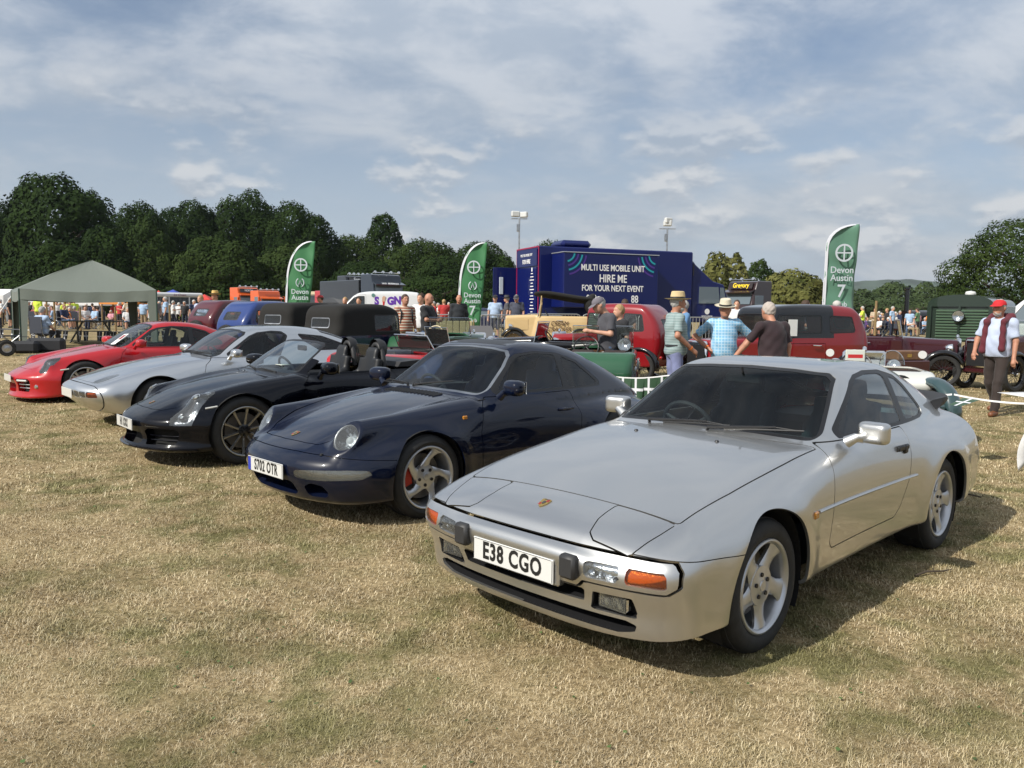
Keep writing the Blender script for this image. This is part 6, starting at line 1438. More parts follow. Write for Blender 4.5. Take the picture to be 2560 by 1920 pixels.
def mudguard(root, x, y, r, a0, a1, w=.17, m=None, tail=None, name='mudguard'):
    """curved wing over a wheel; a0..a1 in degrees from the front round to the rear; tail: list of further (x, z)"""
    pts = [(x+(r+.045)*math.cos(R(a)), r*1.0+(r+.045)*math.sin(R(a))) for a in np.linspace(a0, a1, 16)]+list(tail or []); V = []; n = 7
    for i, (px, pz) in enumerate(pts):
        a = pts[max(0, i-1)]; b = pts[min(len(pts)-1, i+1)]; d = Vector((b[0]-a[0], 0, b[1]-a[1])).normalized(); nn = Vector((-d.z, 0, d.x)); nn = nn if (nn.z > 0 or i < 6) else nn
        if nn.x*(px-x)+nn.z*(pz-r) < 0: nn = -nn
        for k in range(n):
            q = -1+2*k/(n-1); V.append((px+nn.x*(.055*(1-q*q)-.03*(abs(q) > .9)), y+q*w/2, pz+nn.z*(.055*(1-q*q)-.03*(abs(q) > .9))))
    o = MB().add(V, [[i*n+k, i*n+k+1, i*n+n+k+1, i*n+n+k] for i in range(len(pts)-1) for k in range(n-1)]).obj(name, m or vblack, root, True); sd_ = o.modifiers.new('s', 'SOLIDIFY'); sd_.thickness = .008; return o
vblack = paint('vintage_black', (.004, .004, .005), 0, .2, .02)
hoodcloth = mat('hood_cloth', (.0075, .007, .006), .9, bump=.4, bscale=30)
vglass = glass('vintage_glass', (.75, .80, .78), 1, .05)
def headlamp(root, c, r=.09, m=None, fwd=(1, 0, 0), lamp=True):
    M = Matrix.Translation(c) @ Vector(fwd).to_track_quat('Z', 'Y').to_matrix().to_4x4()
    o = MB().lathe([(r, 0), (r*.98, -.02), (r*.85, -r*.8), (r*.45, -r*1.35), (.001, -r*1.5)], 20, M).obj('headlamp', m or chrome, root, True)
    MB().lathe([(.001, .012), (r*.6, .010), (r*.93, 0)], 20, M).obj('lens', lens_clear, o, True); MB().lathe([(r*.92, -.002), (r*.5, -.05), (.001, -.06)], 16, M).obj('bowl', reflector, o, True)
    return o
def vintage(u, Y, yaw, label, m, kind='saloon', H=1.60, L_=1.0, hw=.57, bon=.36, wings=None, wheelr=.34, lower=None, detail=True, bonz=1.03, cat='vintage car', lamps=True, tubz=.98, name='vintage_car', hood=None, xy=None, radm=None):
    """kinds: saloon, softtop (cloth top), open (no top)"""
    if xy: X_, Y_ = xy; g = gh(*xy)
    else: X_, Y_, g = at(u, Y)
    root = empty(name, (X_, Y_, g), R(yaw), label, cat, 'vintage cars on show behind the front row')
    xr, xc, xb = -1.30*L_, .35*L_, 1.22*L_
    if kind == 'softtop':
        top = spl((-1.5*L_, H-.22), (-1.3*L_, H-.09), (-1.05*L_, H-.03), (-.5*L_, H), (.0, H-.02), (.35*L_, H-.12), (.6*L_, H-.22)); rear = spl((.3, xr+.10), (.55, xr), (.8, xr-.06), (1.0, xr-.06), (1.1, xr), (H-.2, xr+.06), (H, xr+.12))
    elif kind != 'open':
        top = spl((-1.5*L_, H-.55), (-1.3*L_, H-.20), (-1.05*L_, H-.05), (-.5*L_, H), (.0, H-.01), (.35*L_, H-.07), (.6*L_, H-.16))
        rear = spl((.3, xr+.10), (.55, xr), (.8, xr-.04), (1.1, xr-.02), (H-.3, xr+.10), (H, xr+.35))
    else:
        top = lambda x: tubz+.04*np.clip(-x-.8, 0, 1)*0+0*x
        rear = spl((.3, xr+.15), (.5, xr), (.8, xr), (tubz, xr+.12), (1.4, xr+.5))
    def F(x, y, z):
        ay = np.abs(y); w = hw-.10*np.clip(z-.95, 0, 1)**1.1-.03*np.clip(.6-z, 0, 1)-.10*np.clip((x+.1)/(.5*L_), 0, 1)**2-.05*np.clip((-x-.9*L_)/.4, 0, 1)**2
        c = smax(smax(ay-w, (z-top(x))*.95, .16 if kind != 'open' else .06), smax(rear(z)+.12*ay*ay-x, x-xc-.12*np.clip(1.05-z, 0, 1)*2, .05), .12)
        bw = bon+(.08)*np.clip(1-(x-xc)/(xb-xc), 0, 1); b = smax(smax(ay-bw-.02*np.clip(.85-z, 0, 1), z-bonz+.05*np.clip((x-xc)/(xb-xc), 0, 1)+.10*ay*ay, .10), smax(x-xb, xc-.2-x, .03), .03)
        d = smin(c, b, .05); return smax(d, .34-z, .04)
    S = Shell(F, [xr-.15, -hw-.1, .26], [xb+.1, hw+.1, H+.08], .030, root, m)
    zb_ = tubz+.02
    for s in (-1, 1): MB().tube([(-.40*L_, s*(hw+.005), tubz-.14), (-.36*L_, s*(hw+.03), tubz-.14), (-.24*L_, s*(hw+.03), tubz-.13)], .011, 6).obj('door_handle', chrome, root, True)
    if kind == 'open':
        S.hole(region(lambda P: pphi(xay(P), [(xr+.22, -.3), (xr+.22, hw-.16), (xr+.5, hw-.07), (xc-.12, hw-.08), (xc-.10, -.3)], .04), lambda P: P[:, 2] > tubz-.10))
    else:
        up = S
        if kind == 'softtop':
            H_ = S.sub(region(lambda P: np.maximum(np.maximum(zb_-P[:, 2], P[:, 0]-xc-.05), -1), lambda P: P[:, 2] > .5)); H_.bm = hoodcloth; up = H_
        zt = H-.20
        up.pane(side_cut([(-.42*L_, zb_+.06), (-.42*L_, zt), (.28*L_, zt), (.33*L_, zb_+.06)], .04, .25), 'side_window', vglass, .02, sides=True)
        if kind == 'saloon': up.pane(side_cut([(-1.02*L_, zb_+.08), (-.95*L_, zt-.02), (-.55*L_, zt), (-.55*L_, zb_+.06)], .05, .25), 'quarter_window', vglass, .02, sides=True)
        up.pane(region(lambda P: pphi(yz(P), [(-.26, zb_+.14), (.26, zb_+.14), (.26, zb_+.34), (-.26, zb_+.34)], .04), lambda P: P[:, 0] < xr+.45), 'rear_window', vglass, .02, sealm=steel if kind == 'softtop' else seal)
        up.pane(region(lambda P: pphi(yz(P), [(-hw+.14, zb_+.06), (hw-.14, zb_+.06), (hw-.17, zt), (-hw+.17, zt)], .03), lambda P: (P[:, 0] > xc-.15) & (P[:, 2] > .9)), 'windscreen', vglass, .02)
        if kind == 'softtop': H_.rest('hood', hoodcloth, .004, .015, sides=False)
        if lower and kind == 'saloon':
            U_ = S.sub(lambda P: np.maximum(np.maximum(zb_-.02-P[:, 2], P[:, 0]-xc-.06), -.62*L_-P[:, 0])); U_.rest('upper_body', lower, 0, .015, sides=False)
    S.panel(side_cut([(-.48*L_, .45), (-.48*L_, min(tubz-.02, .98)), (.30*L_, min(tubz-.02, .98)), (.30*L_, .45)], .03, .25), 'door', .010, sides=True)
    S.body(rim=.02)
    fx, rx = .98*L_, -.92*L_; wy = hw-.06
    for s in (-1, 1):
        wire_wheel(root, fx, s*wy, wheelr); wire_wheel(root, rx, s*wy, wheelr)
        mudguard(root, fx, s*wy, wheelr, 20, 150, .19, wings, [(fx-.52, .42), (fx-.62, .30)]); mudguard(root, rx, s*wy, wheelr, 20, 190, .19, wings)
        MB().box(((fx+rx)/2, s*(wy+.02), .27), (fx-rx-.7, .20, .03), 0, .01).obj('running_board', wings or vblack, root)
        if lamps: headlamp(root, (fx+.16, s*(bon+.05), .80), .10)
        if kind == 'open' or detail: MB().tube([(fx+.25, s*.3, .35), (rx-.25, s*.3, .38)], .03, 6).obj('chassis_rail', vblack, root)
    MB().box((xb+.03, 0, .74), (.06, bon*1.7, .56), 0, .03).obj('radiator_shell', radm or chrome, root, True)
    MB().box((xb+.062, 0, .72), (.01, bon*1.4, .46)).obj('radiator_core', black, root); MB().lathe([(.035, 0), (.03, .04), (.001, .06)], 12, Matrix.Translation((xb+.02, 0, 1.03))).obj('radiator_cap', chrome, root, True)
    if kind == 'open':
        ws = MB(); zz = tubz; w_ = hw-.08
        ws.tube([(xc-.05, -w_, zz-.03), (xc-.13, -w_, zz+.36), (xc-.13, w_, zz+.36), (xc-.05, w_, zz-.03)], .010, 6).obj('windscreen_frame', chrome, root)
        MB().box((xc-.09, 0, zz+.17), (.006, w_*2-.02, .34), 0, 0, Matrix.Translation((xc-.09, 0, zz+.17)) @ Matrix.Rotation(-.2, 4, 'Y') @ Matrix.Translation((-xc+.09, 0, -zz-.17))).obj('windscreen', vglass, root)
        for s in (-1, 1): MB().box((-.35, s*.25, .62), (.5, .42, .16), 0, .06).box((-.62, s*.25, tubz-.17), (.13, .42, .36), 0, .06).obj('seat', mat('old_leather', (.022, .012, .010), .55), root)
        M = Matrix.Translation((.02, .25, tubz+.02)) @ Matrix.Rotation(-1.0, 4, 'Y'); q = MB(); q.tube([M @ Vector((.20*math.cos(a), .20*math.sin(a), 0)) for a in np.linspace(0, 2*math.pi, 25)[:-1]], .012, 6, closed=True)
        for k in range(4): q.tube([M @ Vector((0, 0, 0)), M @ Vector((.2*math.cos(k*math.pi/2+.7), .2*math.sin(k*math.pi/2+.7), 0))], .008, 5)
        q.tube([M @ Vector((0, 0, 0)), M @ Vector((0, 0, -.4))], .015, 6).obj('steering_wheel', hood[1] if hood and len(hood) > 1 else black, root)
        MB().box((xc-.16, 0, tubz-.12), (.03, hw*1.6, .18), 0, .01).obj('dashboard', mat('wood_dash', (.07, .03, .012), .35), root)
        for i in range(3): disc(MB(), (xc-.185, -.22+.2*i, tubz-.10), .05, 14, 'X', .006).obj('dial', mat('dial', (.5, .5, .48), .3), root)
        if hood and hood[0]:
            rs = np.random.RandomState(int(u)); V = []
            Fh = lambda x, y, z: np.sqrt(((x-xr-.15)/.28)**2+(y/(hw+.04))**4+((z-tubz-.06-.03*np.sin(y*14)-.02*np.sin(x*30+y*5))/.13)**2)-1
            v_, q_ = surfnet(lambda x, y, z: Fh(x, y, z)*.1, [xr-.25, -hw-.15, tubz-.15], [xr+.55, hw+.15, tubz+.35], .03); meshobj('folded_hood', v_, tris(q_), hoodcloth, root)
            MB().tube([(xr+.1, -hw, tubz-.05), (xr+.35, -hw-.02, tubz+.13), (xr-.1, -hw+.05, tubz+.16)], .010, 5).tube([(xr+.1, hw, tubz-.05), (xr+.35, hw+.02, tubz+.13), (xr-.1, hw-.05, tubz+.16)], .010, 5).obj('hood_iron', chrome, root)
    else:
        MB().box((-.1, 0, .70), (.45, hw*1.5, .2), 0, .05).box((-.35, 0, .92), (.12, hw*1.5, .42), 0, .05).obj('seat', mat('old_leather', (.022, .012, .010), .55), root)
    if detail:
        sw = MB().lathe([(.15, -.05), (.30, -.06), (.32, 0), (.30, .06), (.15, .05)], 28, Matrix.Translation((xr-.10, 0, .72)), 'X').obj('spare_wheel', rubber, root, True)
        MB().lathe([(.001, -.05), (.20, -.055), (.23, -.03)], 24, Matrix.Translation((xr-.10, 0, .72)), 'X').obj('spare_cover', m, sw, True)
        for s in (-1, 1): MB().lathe([(.001, -.03), (.03, -.02), (.03, .02)], 12, Matrix.Translation((xr-.05, s*(hw-.1), .55)), 'X').obj('tail_lamp', red_lens, root, True)
        MB().tube([(xr-.22, -hw, .45), (xr-.22, hw, .45)], .018, 6).obj('bumper', chrome, root)
    return root
vm = paint('vintage_maroon', (.075, .006, .010), 0, .3, .03); vb = paint('vintage_blue', (.012, .035, .16), 0, .3, .03); vr = paint('vintage_red', (.22, .006, .010), 0, .3, .03)
vn = paint('vintage_navy', (.008, .010, .035), 0, .25, .03); vc = paint('vintage_cream', (.56, .40, .20), 0, .45, .04); vg = paint('vintage_green', (.02, .085, .04), 0, .4, .04); vw = paint('vintage_white', (.60, .60, .55), 0, .4, .04)
vdm = paint('vintage_dark_maroon', (.040, .005, .010), 0, .25, .03); vslate = paint('vintage_slate', (.05, .058, .075), 0, .3, .03)
vintage(596, 22.6, 58, 'maroon vintage saloon seen from behind, furthest left of the vintage row', vm, 'saloon', 1.58)
vintage(682, 20.0, 58, 'bright blue vintage saloon with a small rear window, beside the maroon one', vb, 'saloon', 1.60)
vintage(792, 18.0, 57, 'black cloth-topped vintage tourer between the blue saloon and the navy tourer', vn, 'softtop', 1.60)
vintage(928, 16.4, 55, 'navy vintage tourer with black cloth hood up and chrome-framed rear window', vn, 'softtop', 1.60, 1.08)
vintage(1060, 14.4, 30, 'low slate-blue open vintage car behind the dark blue coupe roof', vslate, 'open', tubz=.86, bonz=.92, lamps=True, detail=False)
vintage(1108, 16.6, 62, 'dark vintage two-seater with a cream steering wheel and wooden dash', vg, 'open', tubz=.98, detail=False, hood=(False, mat('cream_rim', (.6, .5, .32), .4)))
vintage(1372, 26, 176, 'cream vintage tourer with black hood half folded, lettered Cream Cracker', vc, 'open', tubz=1.14, bonz=1.20, L_=1.12, hood=(False, black), detail=False)
vintage(1528, 17.6, 146, 'red vintage saloon with spare wheel on its tail behind the man in the flat cap', vr, 'saloon', 1.66, 1.05, .60)
vintage(1506, 12.9, 80, 'green open vintage sports car with a large chrome headlamp and thin steering wheel', vg, 'open', tubz=.96, bonz=.98, hood=(False, black), detail=False, radm=vg)
vintage(1388, 15.6, 165, 'black vintage tourer with chrome lamps left of the green sports car', vblack, 'open', tubz=.95, detail=False)
vintage(0, 0, 202, 'long red vintage limousine with a black roof behind the two talking men', vr, 'saloon', 1.70, 1.38, .66, .36, lower=vblack, bonz=1.10, tubz=1.08, wheelr=.37, xy=(4.95, 15.2))
vintage(0, 0, -22, 'dark maroon vintage tourer with its black hood folded, right of the limousine', vdm, 'open', tubz=1.02, L_=1.15, hood=(True, black), detail=False, xy=(8.05, 17.4))
vintage(0, 0, 206, 'maroon vintage tourer with black wings and wire wheels behind the man in the red cap', vdm, 'open', tubz=1.05, bonz=1.12, L_=1.2, wheelr=.36, xy=(10.72, 16.7), hood=(True, black))
vintage(2196, 11.2, 75, 'white vintage racer numbered 2 with twin aero screens behind the silver coupe tail', vw, 'open', tubz=.84, bonz=.82, L_=.8, detail=False, hood=(False, black))
# red roadster tail behind the open two-seater
def red_tail():
    X_, Y_, g = at(1000, 13.4); r = empty('roadster', (X_, Y_, g), R(40), 'low red roadster whose rounded tail shows behind the black convertible', 'car')
    top = spl((-1.9, .60), (-1.6, .84), (-1.0, .90), (-.4, .86), (.4, .84), (1.2, .80), (1.9, .66))
    F = lambda x, y, z: smax(smax((z-top(x)+.08*y*y)*.9, np.abs(y)-.76+.08*(x/1.9)**4, .22), smax(np.abs(x)-1.9+.15*y*y, .18-z, .08), .16)
    S = Shell(F, [-2.0, -.85, .1], [2.0, .85, 1.0], .04, r, redp)
    wheel_arches(S, ((-1.2, .3, .33), (1.2, .3, .33)), .4); S.hole(region(lambda P: pphi(xay(P), [(-.75, -.2), (-.75, .5), (.3, .56), (.35, -.2)], .05), lambda P: P[:, 2] > .6))
    S.panel(plan_cut([(-1.75, -.2), (-1.75, .45), (-.95, .5), (-.95, -.2)], .06, .5), 'boot_lid', .01); S.body(rim=.03)
    for xx in (-1.2, 1.2):
        for s in (-1, 1): wire_wheel(r, xx, s*.68, .30)
    MB().tube([(.35, -.55, .84), (.2, -.5, 1.12), (.2, .5, 1.12), (.35, .55, .84)], .012, 6).obj('windscreen_frame', chrome, r); MB().box((.27, 0, .98), (.006, 1.0, .26)).obj('windscreen', vglass, r)
    for s in (-1, 1): MB().box((-.35, s*.26, .62), (.14, .42, .5), 0, .06).obj('seat', black, r)
red_tail()
def by_group(lbl): return next(o for o in COL.objects if o.get('label', '').startswith(lbl))
def vintage_extras():
    c = by_group('cream vintage'); flat_text('CREAM', .20, mat('cracker_letter', (.05, .02, .012), .5), c, (-.35, .60, .90), (0, 1, 0), .85, shear=.25); flat_text('CRACKER', .20, mat('cracker_letter'), c, (-.35, .60, .72), (0, 1, 0), .85, shear=.25)
    for s in (-1, 1): MB().box((.95, s*.425, .86), (.62, .012, .34), 0, .004).obj('bonnet_panel', vc, c)
    # hood raised on its frame, drooping at the back
    Fh = lambda x, y, z: (np.sqrt(((x+.55)/1.05)**4+(y/.6)**4+((z-1.78-.10*np.sin((x+.5)*1.6)+.05*np.cos(y*3))/.11)**2)-1)*.1
    v, q = surfnet(Fh, [-1.75, -.75, 1.4], [.6, .75, 2.15], .045); meshobj('hood', v, tris(q), hoodcloth, c)
    Fd = lambda x, y, z: (np.sqrt(((x+1.42-.1*np.sin(z*5))/.20)**2+(y/.58)**4+((z-1.45)/.42)**2)-1)*.1
    v, q = surfnet(Fd, [-1.75, -.7, .95], [-1.1, .7, 1.95], .045); meshobj('hood_curtain', v, tris(q), hoodcloth, c)
    for s in (-1, 1): MB().tube([(.28, s*.52, 1.1), (.22, s*.52, 1.78)], .018, 6).obj('hood_pillar', vc, c)
    g = by_group('green open vintage'); headlamp(g, (.05, -.36, 1.03), .115, fwd=(-1, .1, .2)); MB().tube([(.20, -.5, .99), (.26, 0, 1.03), (.20, .5, .99)], .016, 6).obj('scuttle_trim', vw, g)
    w = by_group('white vintage racer')
    for ch in list(w.children):
        if ch.name.startswith('windscreen'): bpy.data.objects.remove(ch)
    for s in (-1, 1):
        MB().tube([(.22, s*.25+.16*math.cos(a), .86+.20*math.sin(a)) for a in np.linspace(0, math.pi, 13)], .008, 5).obj('aero_screen_frame', chrome, w)
        MB().add([(.222, s*.25+.155*math.cos(a), .86+.195*math.sin(a)) for a in np.linspace(0, math.pi, 13)], [list(range(13))]).obj('aero_screen', vglass, w)
        disc(MB(), (.05, s*.60, 1.02), .055, 16, 'X', .02).obj('side_mirror', mat('plate_white'), w); 
    disc(MB(), (-1.09, -.12, .66), .15, 20, 'X', .01).obj('number_roundel', black, w); flat_text('2', .24, white, w, (-1.105, -.12, .66), (-1, 0, 0), .9, bold=.008)
    MB().box((-.2, .30, 1.0), (.02, .26, .16), .2, .005).obj('show_card', mat('card'), w); MB().box((-.2, .30, .99), (.022, .20, .05), .2).obj('card_print', mat('letter_red'), w)
    l = by_group('long red vintage'); MB().box((.12, .655, 1.27), (.20, .008, .30), 0, 0).obj('window_notice', mat('paper'), l)
    for s in (-1, 1): headlamp(l, (1.45, s*.30, .92), .12)
vintage_extras()
def generator():
    X_, Y_, g = at(2400, 24); r = empty('generator_lorry', (X_, Y_, g), face_rot(2400, -12), 'old dark green generator lorry with louvred front and one central lamp', 'lorry')
    gm = paint('generator_green', (.012, .024, .016), 0, .4, .03); w = .88
    MB().prism([(0, .55), (0, 1.62), (-3.4, 1.62), (-3.4, .55)], -w, w, 'xz').obj('body', gm, r)
    n = 14; V = []
    for i in range(n+1):
        a = math.pi*i/n; V += [(.06, -w*math.cos(a), 1.60+.36*math.sin(a)**.7), (-3.4, -w*math.cos(a), 1.60+.36*math.sin(a)**.7)]
    V += [(.06, 0, 1.60), (-3.4, 0, 1.60)]; F = [[2*i, 2*i+1, 2*i+3, 2*i+2] for i in range(n)]+[[2*i, 2*i+2, 2*n+2] for i in range(n)]+[[2*i+3, 2*i+1, 2*n+3] for i in range(n)]
    MB().add(V, F).obj('bonnet_roof', gm, r, True)
    for i in range(11): MB().prism([(.0, .62+.085*i), (.045, .60+.085*i), (.05, .625+.085*i), (.0, .66+.085*i)], -w*.72, w*.86, 'xz').obj('louvre', mat('louvre_green', (.06, .10, .065), .4), r)
    MB().box((.03, 0, 1.1), (.08, .06, 1.05)).obj('centre_bar', gm, r); MB().box((.03, -w*.93, 1.1), (.09, .12, 1.05)).box((.03, w*.93, 1.1), (.09, .12, 1.05)).obj('side_frame', gm, r)
    headlamp(r, (.20, 0, 1.32), .17); MB().lathe([(.14, 0), (.15, .04), (.12, .10), (.001, .12)], 18, Matrix.Translation((-.5, .15, 1.96))).obj('filler_cap', mat('plate_white'), r, True)
    for s in (-1, 1): road_wheel(r, -.4, s*(w-.05), .42, .2, gm); road_wheel(r, -2.8, s*(w-.05), .42, .2, gm)
    X_, Y_, g = at(2297, 60); e = empty('steam_engine', (X_, Y_, g), R(200), 'black steam engine with a tall chimney beyond the right-hand crowd', 'steam engine')
    MB().lathe([(.16, 1.6), (.15, 3.3), (.20, 3.35), (.20, 3.5), (.14, 3.5)], 16, Matrix.Translation((1.2, 0, 0))).obj('chimney', vblack, e, True); MB().lathe([(.001, -1.4), (.45, -1.4), (.45, 1.4), (.001, 1.4)], 20, Matrix.Translation((0, 0, 1.35)), 'X').obj('boiler', vblack, e, True)
    for s in (-1, 1): road_wheel(e, -1.0, s*.8, .8, .35, redp); road_wheel(e, 1.1, s*.7, .5, .25, redp)
generator()
# ------------------------------------------------------------------ people
SKIN = mat('skin', (.50, .27, .18), .55, var=.12, vscale=14); SKIN2 = mat('skin_tan', (.40, .19, .12), .55, var=.12, vscale=14)
def cap_(x, y, z, a, b, ra, rb, fy=1.):
    ax_, ay_, az_ = a; d = (b[0]-a[0], b[1]-a[1], b[2]-a[2]); L2 = d[0]**2+d[1]**2+d[2]**2+1e-9
    t = np.clip(((x-ax_)*d[0]+(y-ay_)*d[1]+(z-az_)*d[2])/L2, 0, 1)
    return np.sqrt((x-ax_-t*d[0])**2+(y-ay_-t*d[1])**2+(z-az_-t*d[2])**2)-(ra+(rb-ra)*t)
def ell(x, y, z, c, r): 
    q = np.sqrt(((x-c[0])/r[0])**2+((y-c[1])/r[1])**2+((z-c[2])/r[2])**2); return (q-1)*min(r)
def stripe_mat(name, a, b, scale, axis=2, check=False, edge=.5):
    if name in MATS: return MATS[name]
    m, bs = _new(name); nt = m.node_tree; L = nt.links; bs.inputs['Roughness'].default_value = .85; tc = nt.nodes.new('ShaderNodeTexCoord'); sp = nt.nodes.new('ShaderNodeSeparateXYZ'); L.new(tc.outputs['Object'], sp.inputs[0])
    def wave(o):
        s = nt.nodes.new('ShaderNodeMath'); s.operation = 'MULTIPLY'; s.inputs[1].default_value = scale; L.new(sp.outputs[o], s.inputs[0]); f = nt.nodes.new('ShaderNodeMath'); f.operation = 'FRACT'; L.new(s.outputs[0], f.inputs[0])
        g = nt.nodes.new('ShaderNodeMath'); g.operation = 'GREATER_THAN'; g.inputs[1].default_value = edge; L.new(f.outputs[0], g.inputs[0]); return g.outputs[0]
    f = wave(axis)
    if check:
        g = wave(1); mx_ = nt.nodes.new('ShaderNodeMath'); mx_.operation = 'MAXIMUM'; L.new(f, mx_.inputs[0]); L.new(g, mx_.inputs[1]); f = mx_.outputs[0]
    mx = nt.nodes.new('ShaderNodeMixRGB'); L.new(f, mx.inputs[0]); mx.inputs[1].default_value = (*a, 1); mx.inputs[2].default_value = (*b, 1); L.new(mx.outputs[0], bs.inputs['Base Color']); MATS[name] = m; return m
def cloth(name, c): return mat(name, c, .85, var=.12, vscale=9, bump=.35, bscale=16, sheen=.1)
ARM = {'down': ((-.02, .245, 1.14), (.05, .26, .88)), 'hips': ((-.13, .43, 1.20), (.02, .23, 1.02)), 'pocket': ((-.10, .30, 1.14), (.08, .23, .93)), 'fold': ((.10, .26, 1.17), (.26, .02, 1.16)),
       'hold': ((.06, .27, 1.16), (.32, .12, 1.20)), 'back': ((-.16, .26, 1.16), (-.16, .05, 1.0)), 'face': ((.16, .28, 1.20), (.24, .10, 1.45)), 'reach': ((.20, .30, 1.12), (.45, .34, .93)), 'lap': ((.10, .26, 1.12), (.30, .14, 1.02))}
def make_person(name, H=1.75, fat=1., la='down', ra='down', shirt='tee', hat=None, hair=None, legs='stand', h=.02, shorts=False, bow=0., face=True, beard=None, lean=0., mats=None, hands=True, bald=False, seated=False):
    """returns root with body (skin), shirt, trousers, shoes, hair/hat; faces +x, feet at the origin"""
    M = mats; root = bpy.data.objects.new(name, None); COL.objects.link(root); s = H/1.75; f = fat
    J = {}
    hipz = .93; 
    if legs == 'stand': J['k'] = {1: (.01, .11, .50), -1: (.01, -.11, .50)}; J['a'] = {1: (-.02, .13, .08), -1: (-.02, -.13, .08)}
    elif legs == 'walk': J['k'] = {1: (.14, .10, .51), -1: (-.02, -.10, .50)}; J['a'] = {1: (.20, .10, .08), -1: (-.30, -.10, .12)}
    elif legs == 'sit': J['k'] = {1: (.42, .13, .95), -1: (.42, -.13, .95)}; J['a'] = {1: (.44, .13, .54), -1: (.44, -.13, .54)}
    ln = lean
    def up(p): return (p[0]+ln*(p[2]-.95), p[1], p[2])
    hip = {1: (0, .09, hipz), -1: (0, -.09, hipz)}; sh = {1: up((-.01, .185*min(1.15, f**.5), 1.415)), -1: up((-.01, -.185*min(1.15, f**.5), 1.415))}
    el = {}; wr = {}
    for sd_, a in ((1, la), (-1, ra)):
        a = ARM[a] if isinstance(a, str) else a; el[sd_] = up((a[0][0], sd_*a[0][1], a[0][2])); wr[sd_] = up((a[1][0], sd_*a[1][1], a[1][2]))
    hc = up((.03+bow*.14, 0, 1.635-bow*.04)); nk = up((-.01, 0, 1.46)); ch = up((.0, 0, 1.30)); fwd = np.array([math.cos(bow*.8), 0, -math.sin(bow*.8)]); upv = np.array([math.sin(bow*.8), 0, math.cos(bow*.8)])
    def hp(a, b, c): q = np.array(hc)+fwd*a+np.array([0, 1, 0])*b+upv*c; return tuple(q)
    def torso(x, y, z, g):
        xx = x-ln*(z-.95); a = ell(xx, y, z, (0, 0, 1.30), (.125*f+g, .185+.02*(f-1)+g, .20+g)); b = ell(xx, y, z, (.02+.06*(f-1), 0, 1.08), (.125*f**1.6+g, .160*f+g, .20+g)); c = ell(xx, y, z, (0, 0, .95), (.12*f+g, .165*f**.6+g, .13+g))
        return smin(smin(a, b, .10), c, .08)
    def body(x, y, z):
        d = torso(x, y, z, -.02)
        d = smin(d, cap_(x, y, z, nk, hp(-.02, 0, -.07), .058, .055), .03)
        hd = smin(ell(x, y, z, hc, (.098, .078, .118)), ell(x, y, z, hp(.025, 0, -.05), (.07, .060, .075)), .03)
        if face:
            hd = smin(hd, cap_(x, y, z, hp(.088, 0, .02), hp(.108, 0, -.02), .009, .015), .012)
            hd = smin(hd, cap_(x, y, z, hp(.07, .028, .035), hp(.07, -.028, .035), .022, .022), .02)
            hd = smin(hd, ell(x, y, z, hp(.075, 0, -.085), (.022, .028, .018)), .02)
            for sd_ in (1, -1):
                hd = smax(hd, -(ell(x, y, z, hp(.10, sd_*.030, .012), (.016, .014, .010))), .012); hd = smin(hd, ell(x, y, z, hp(-.005, sd_*.082, -.005), (.022, .012, .032)), .008)
        d = smin(d, hd, .025)
        for sd_ in (1, -1):
            d = smin(d, cap_(x, y, z, sh[sd_], el[sd_], .046, .038), .03); d = smin(d, cap_(x, y, z, el[sd_], wr[sd_], .042, .027), .02)
            w = np.array(wr[sd_]); e = np.array(el[sd_]); dr = (w-e)/np.linalg.norm(w-e); sdv = np.cross(dr, [1, 0, 0] if abs(dr[0]) < .8 else [0, 1, 0]); sdv /= np.linalg.norm(sdv)
            pm_ = w+dr*.05
            if hands:
                palm = cap_(x, y, z, w, w+dr*.075, .026, .034); d = smin(d, palm, .015); cu = np.cross(sdv, dr)*-1
                for i, ln_ in enumerate((.062, .075, .070, .052)):
                    b0 = w+dr*.080+sdv*(-.027+.018*i); b1 = b0+dr*ln_*.55+cu*.012; b2 = b1+dr*ln_*.30+cu*.028; d = smin(d, np.minimum(cap_(x, y, z, b0, b1, .0095, .009), cap_(x, y, z, b1, b2, .009, .0075)), .006)
                d = smin(d, cap_(x, y, z, w+dr*.03-sdv*.025, w+dr*.07-sdv*.055+cu*.02, .013, .009), .01)
            else: d = smin(d, cap_(x, y, z, w, w+dr*.12, .032, .028), .02)
            d = smin(d, cap_(x, y, z, hip[sd_], J['k'][sd_], .06, .045), .03); d = smin(d, cap_(x, y, z, J['k'][sd_], J['a'][sd_], .055, .036), .03)
        return d
    def shirtF(x, y, z):
        d = torso(x, y, z, .008); g = .012
        for sd_ in (1, -1):
            a, b = np.array(sh[sd_]), np.array(el[sd_]); c = a+(b-a)*(.80 if shirt != 'long' else 1)
            sl = cap_(x, y, z, a, c, .062+.01*(f-1), .062); 
            if shirt == 'long': sl = smin(sl, cap_(x, y, z, b, np.array(wr[sd_]), .055, .042), .03)
            else:
                dr = (b-a)/np.linalg.norm(b-a); sl = np.maximum(sl, (x-c[0])*dr[0]+(y-c[1])*dr[1]+(z-c[2])*dr[2])
            d = smin(d, sl, .045)
        d = smin(d, cap_(x, y, z, sh[1], sh[-1], .06, .06), .05)
        xx = x-ln*(z-.95); d = d+.006*np.sin(z*34+y*19)*np.sin(y*17+x*23)          # folds
        d = np.maximum(d, (.89 if legs != 'sit' else .90)-z); return np.maximum(d, -(ell(x, y, z, up((.03, 0, 1.53)), (.075, .07, .085))))
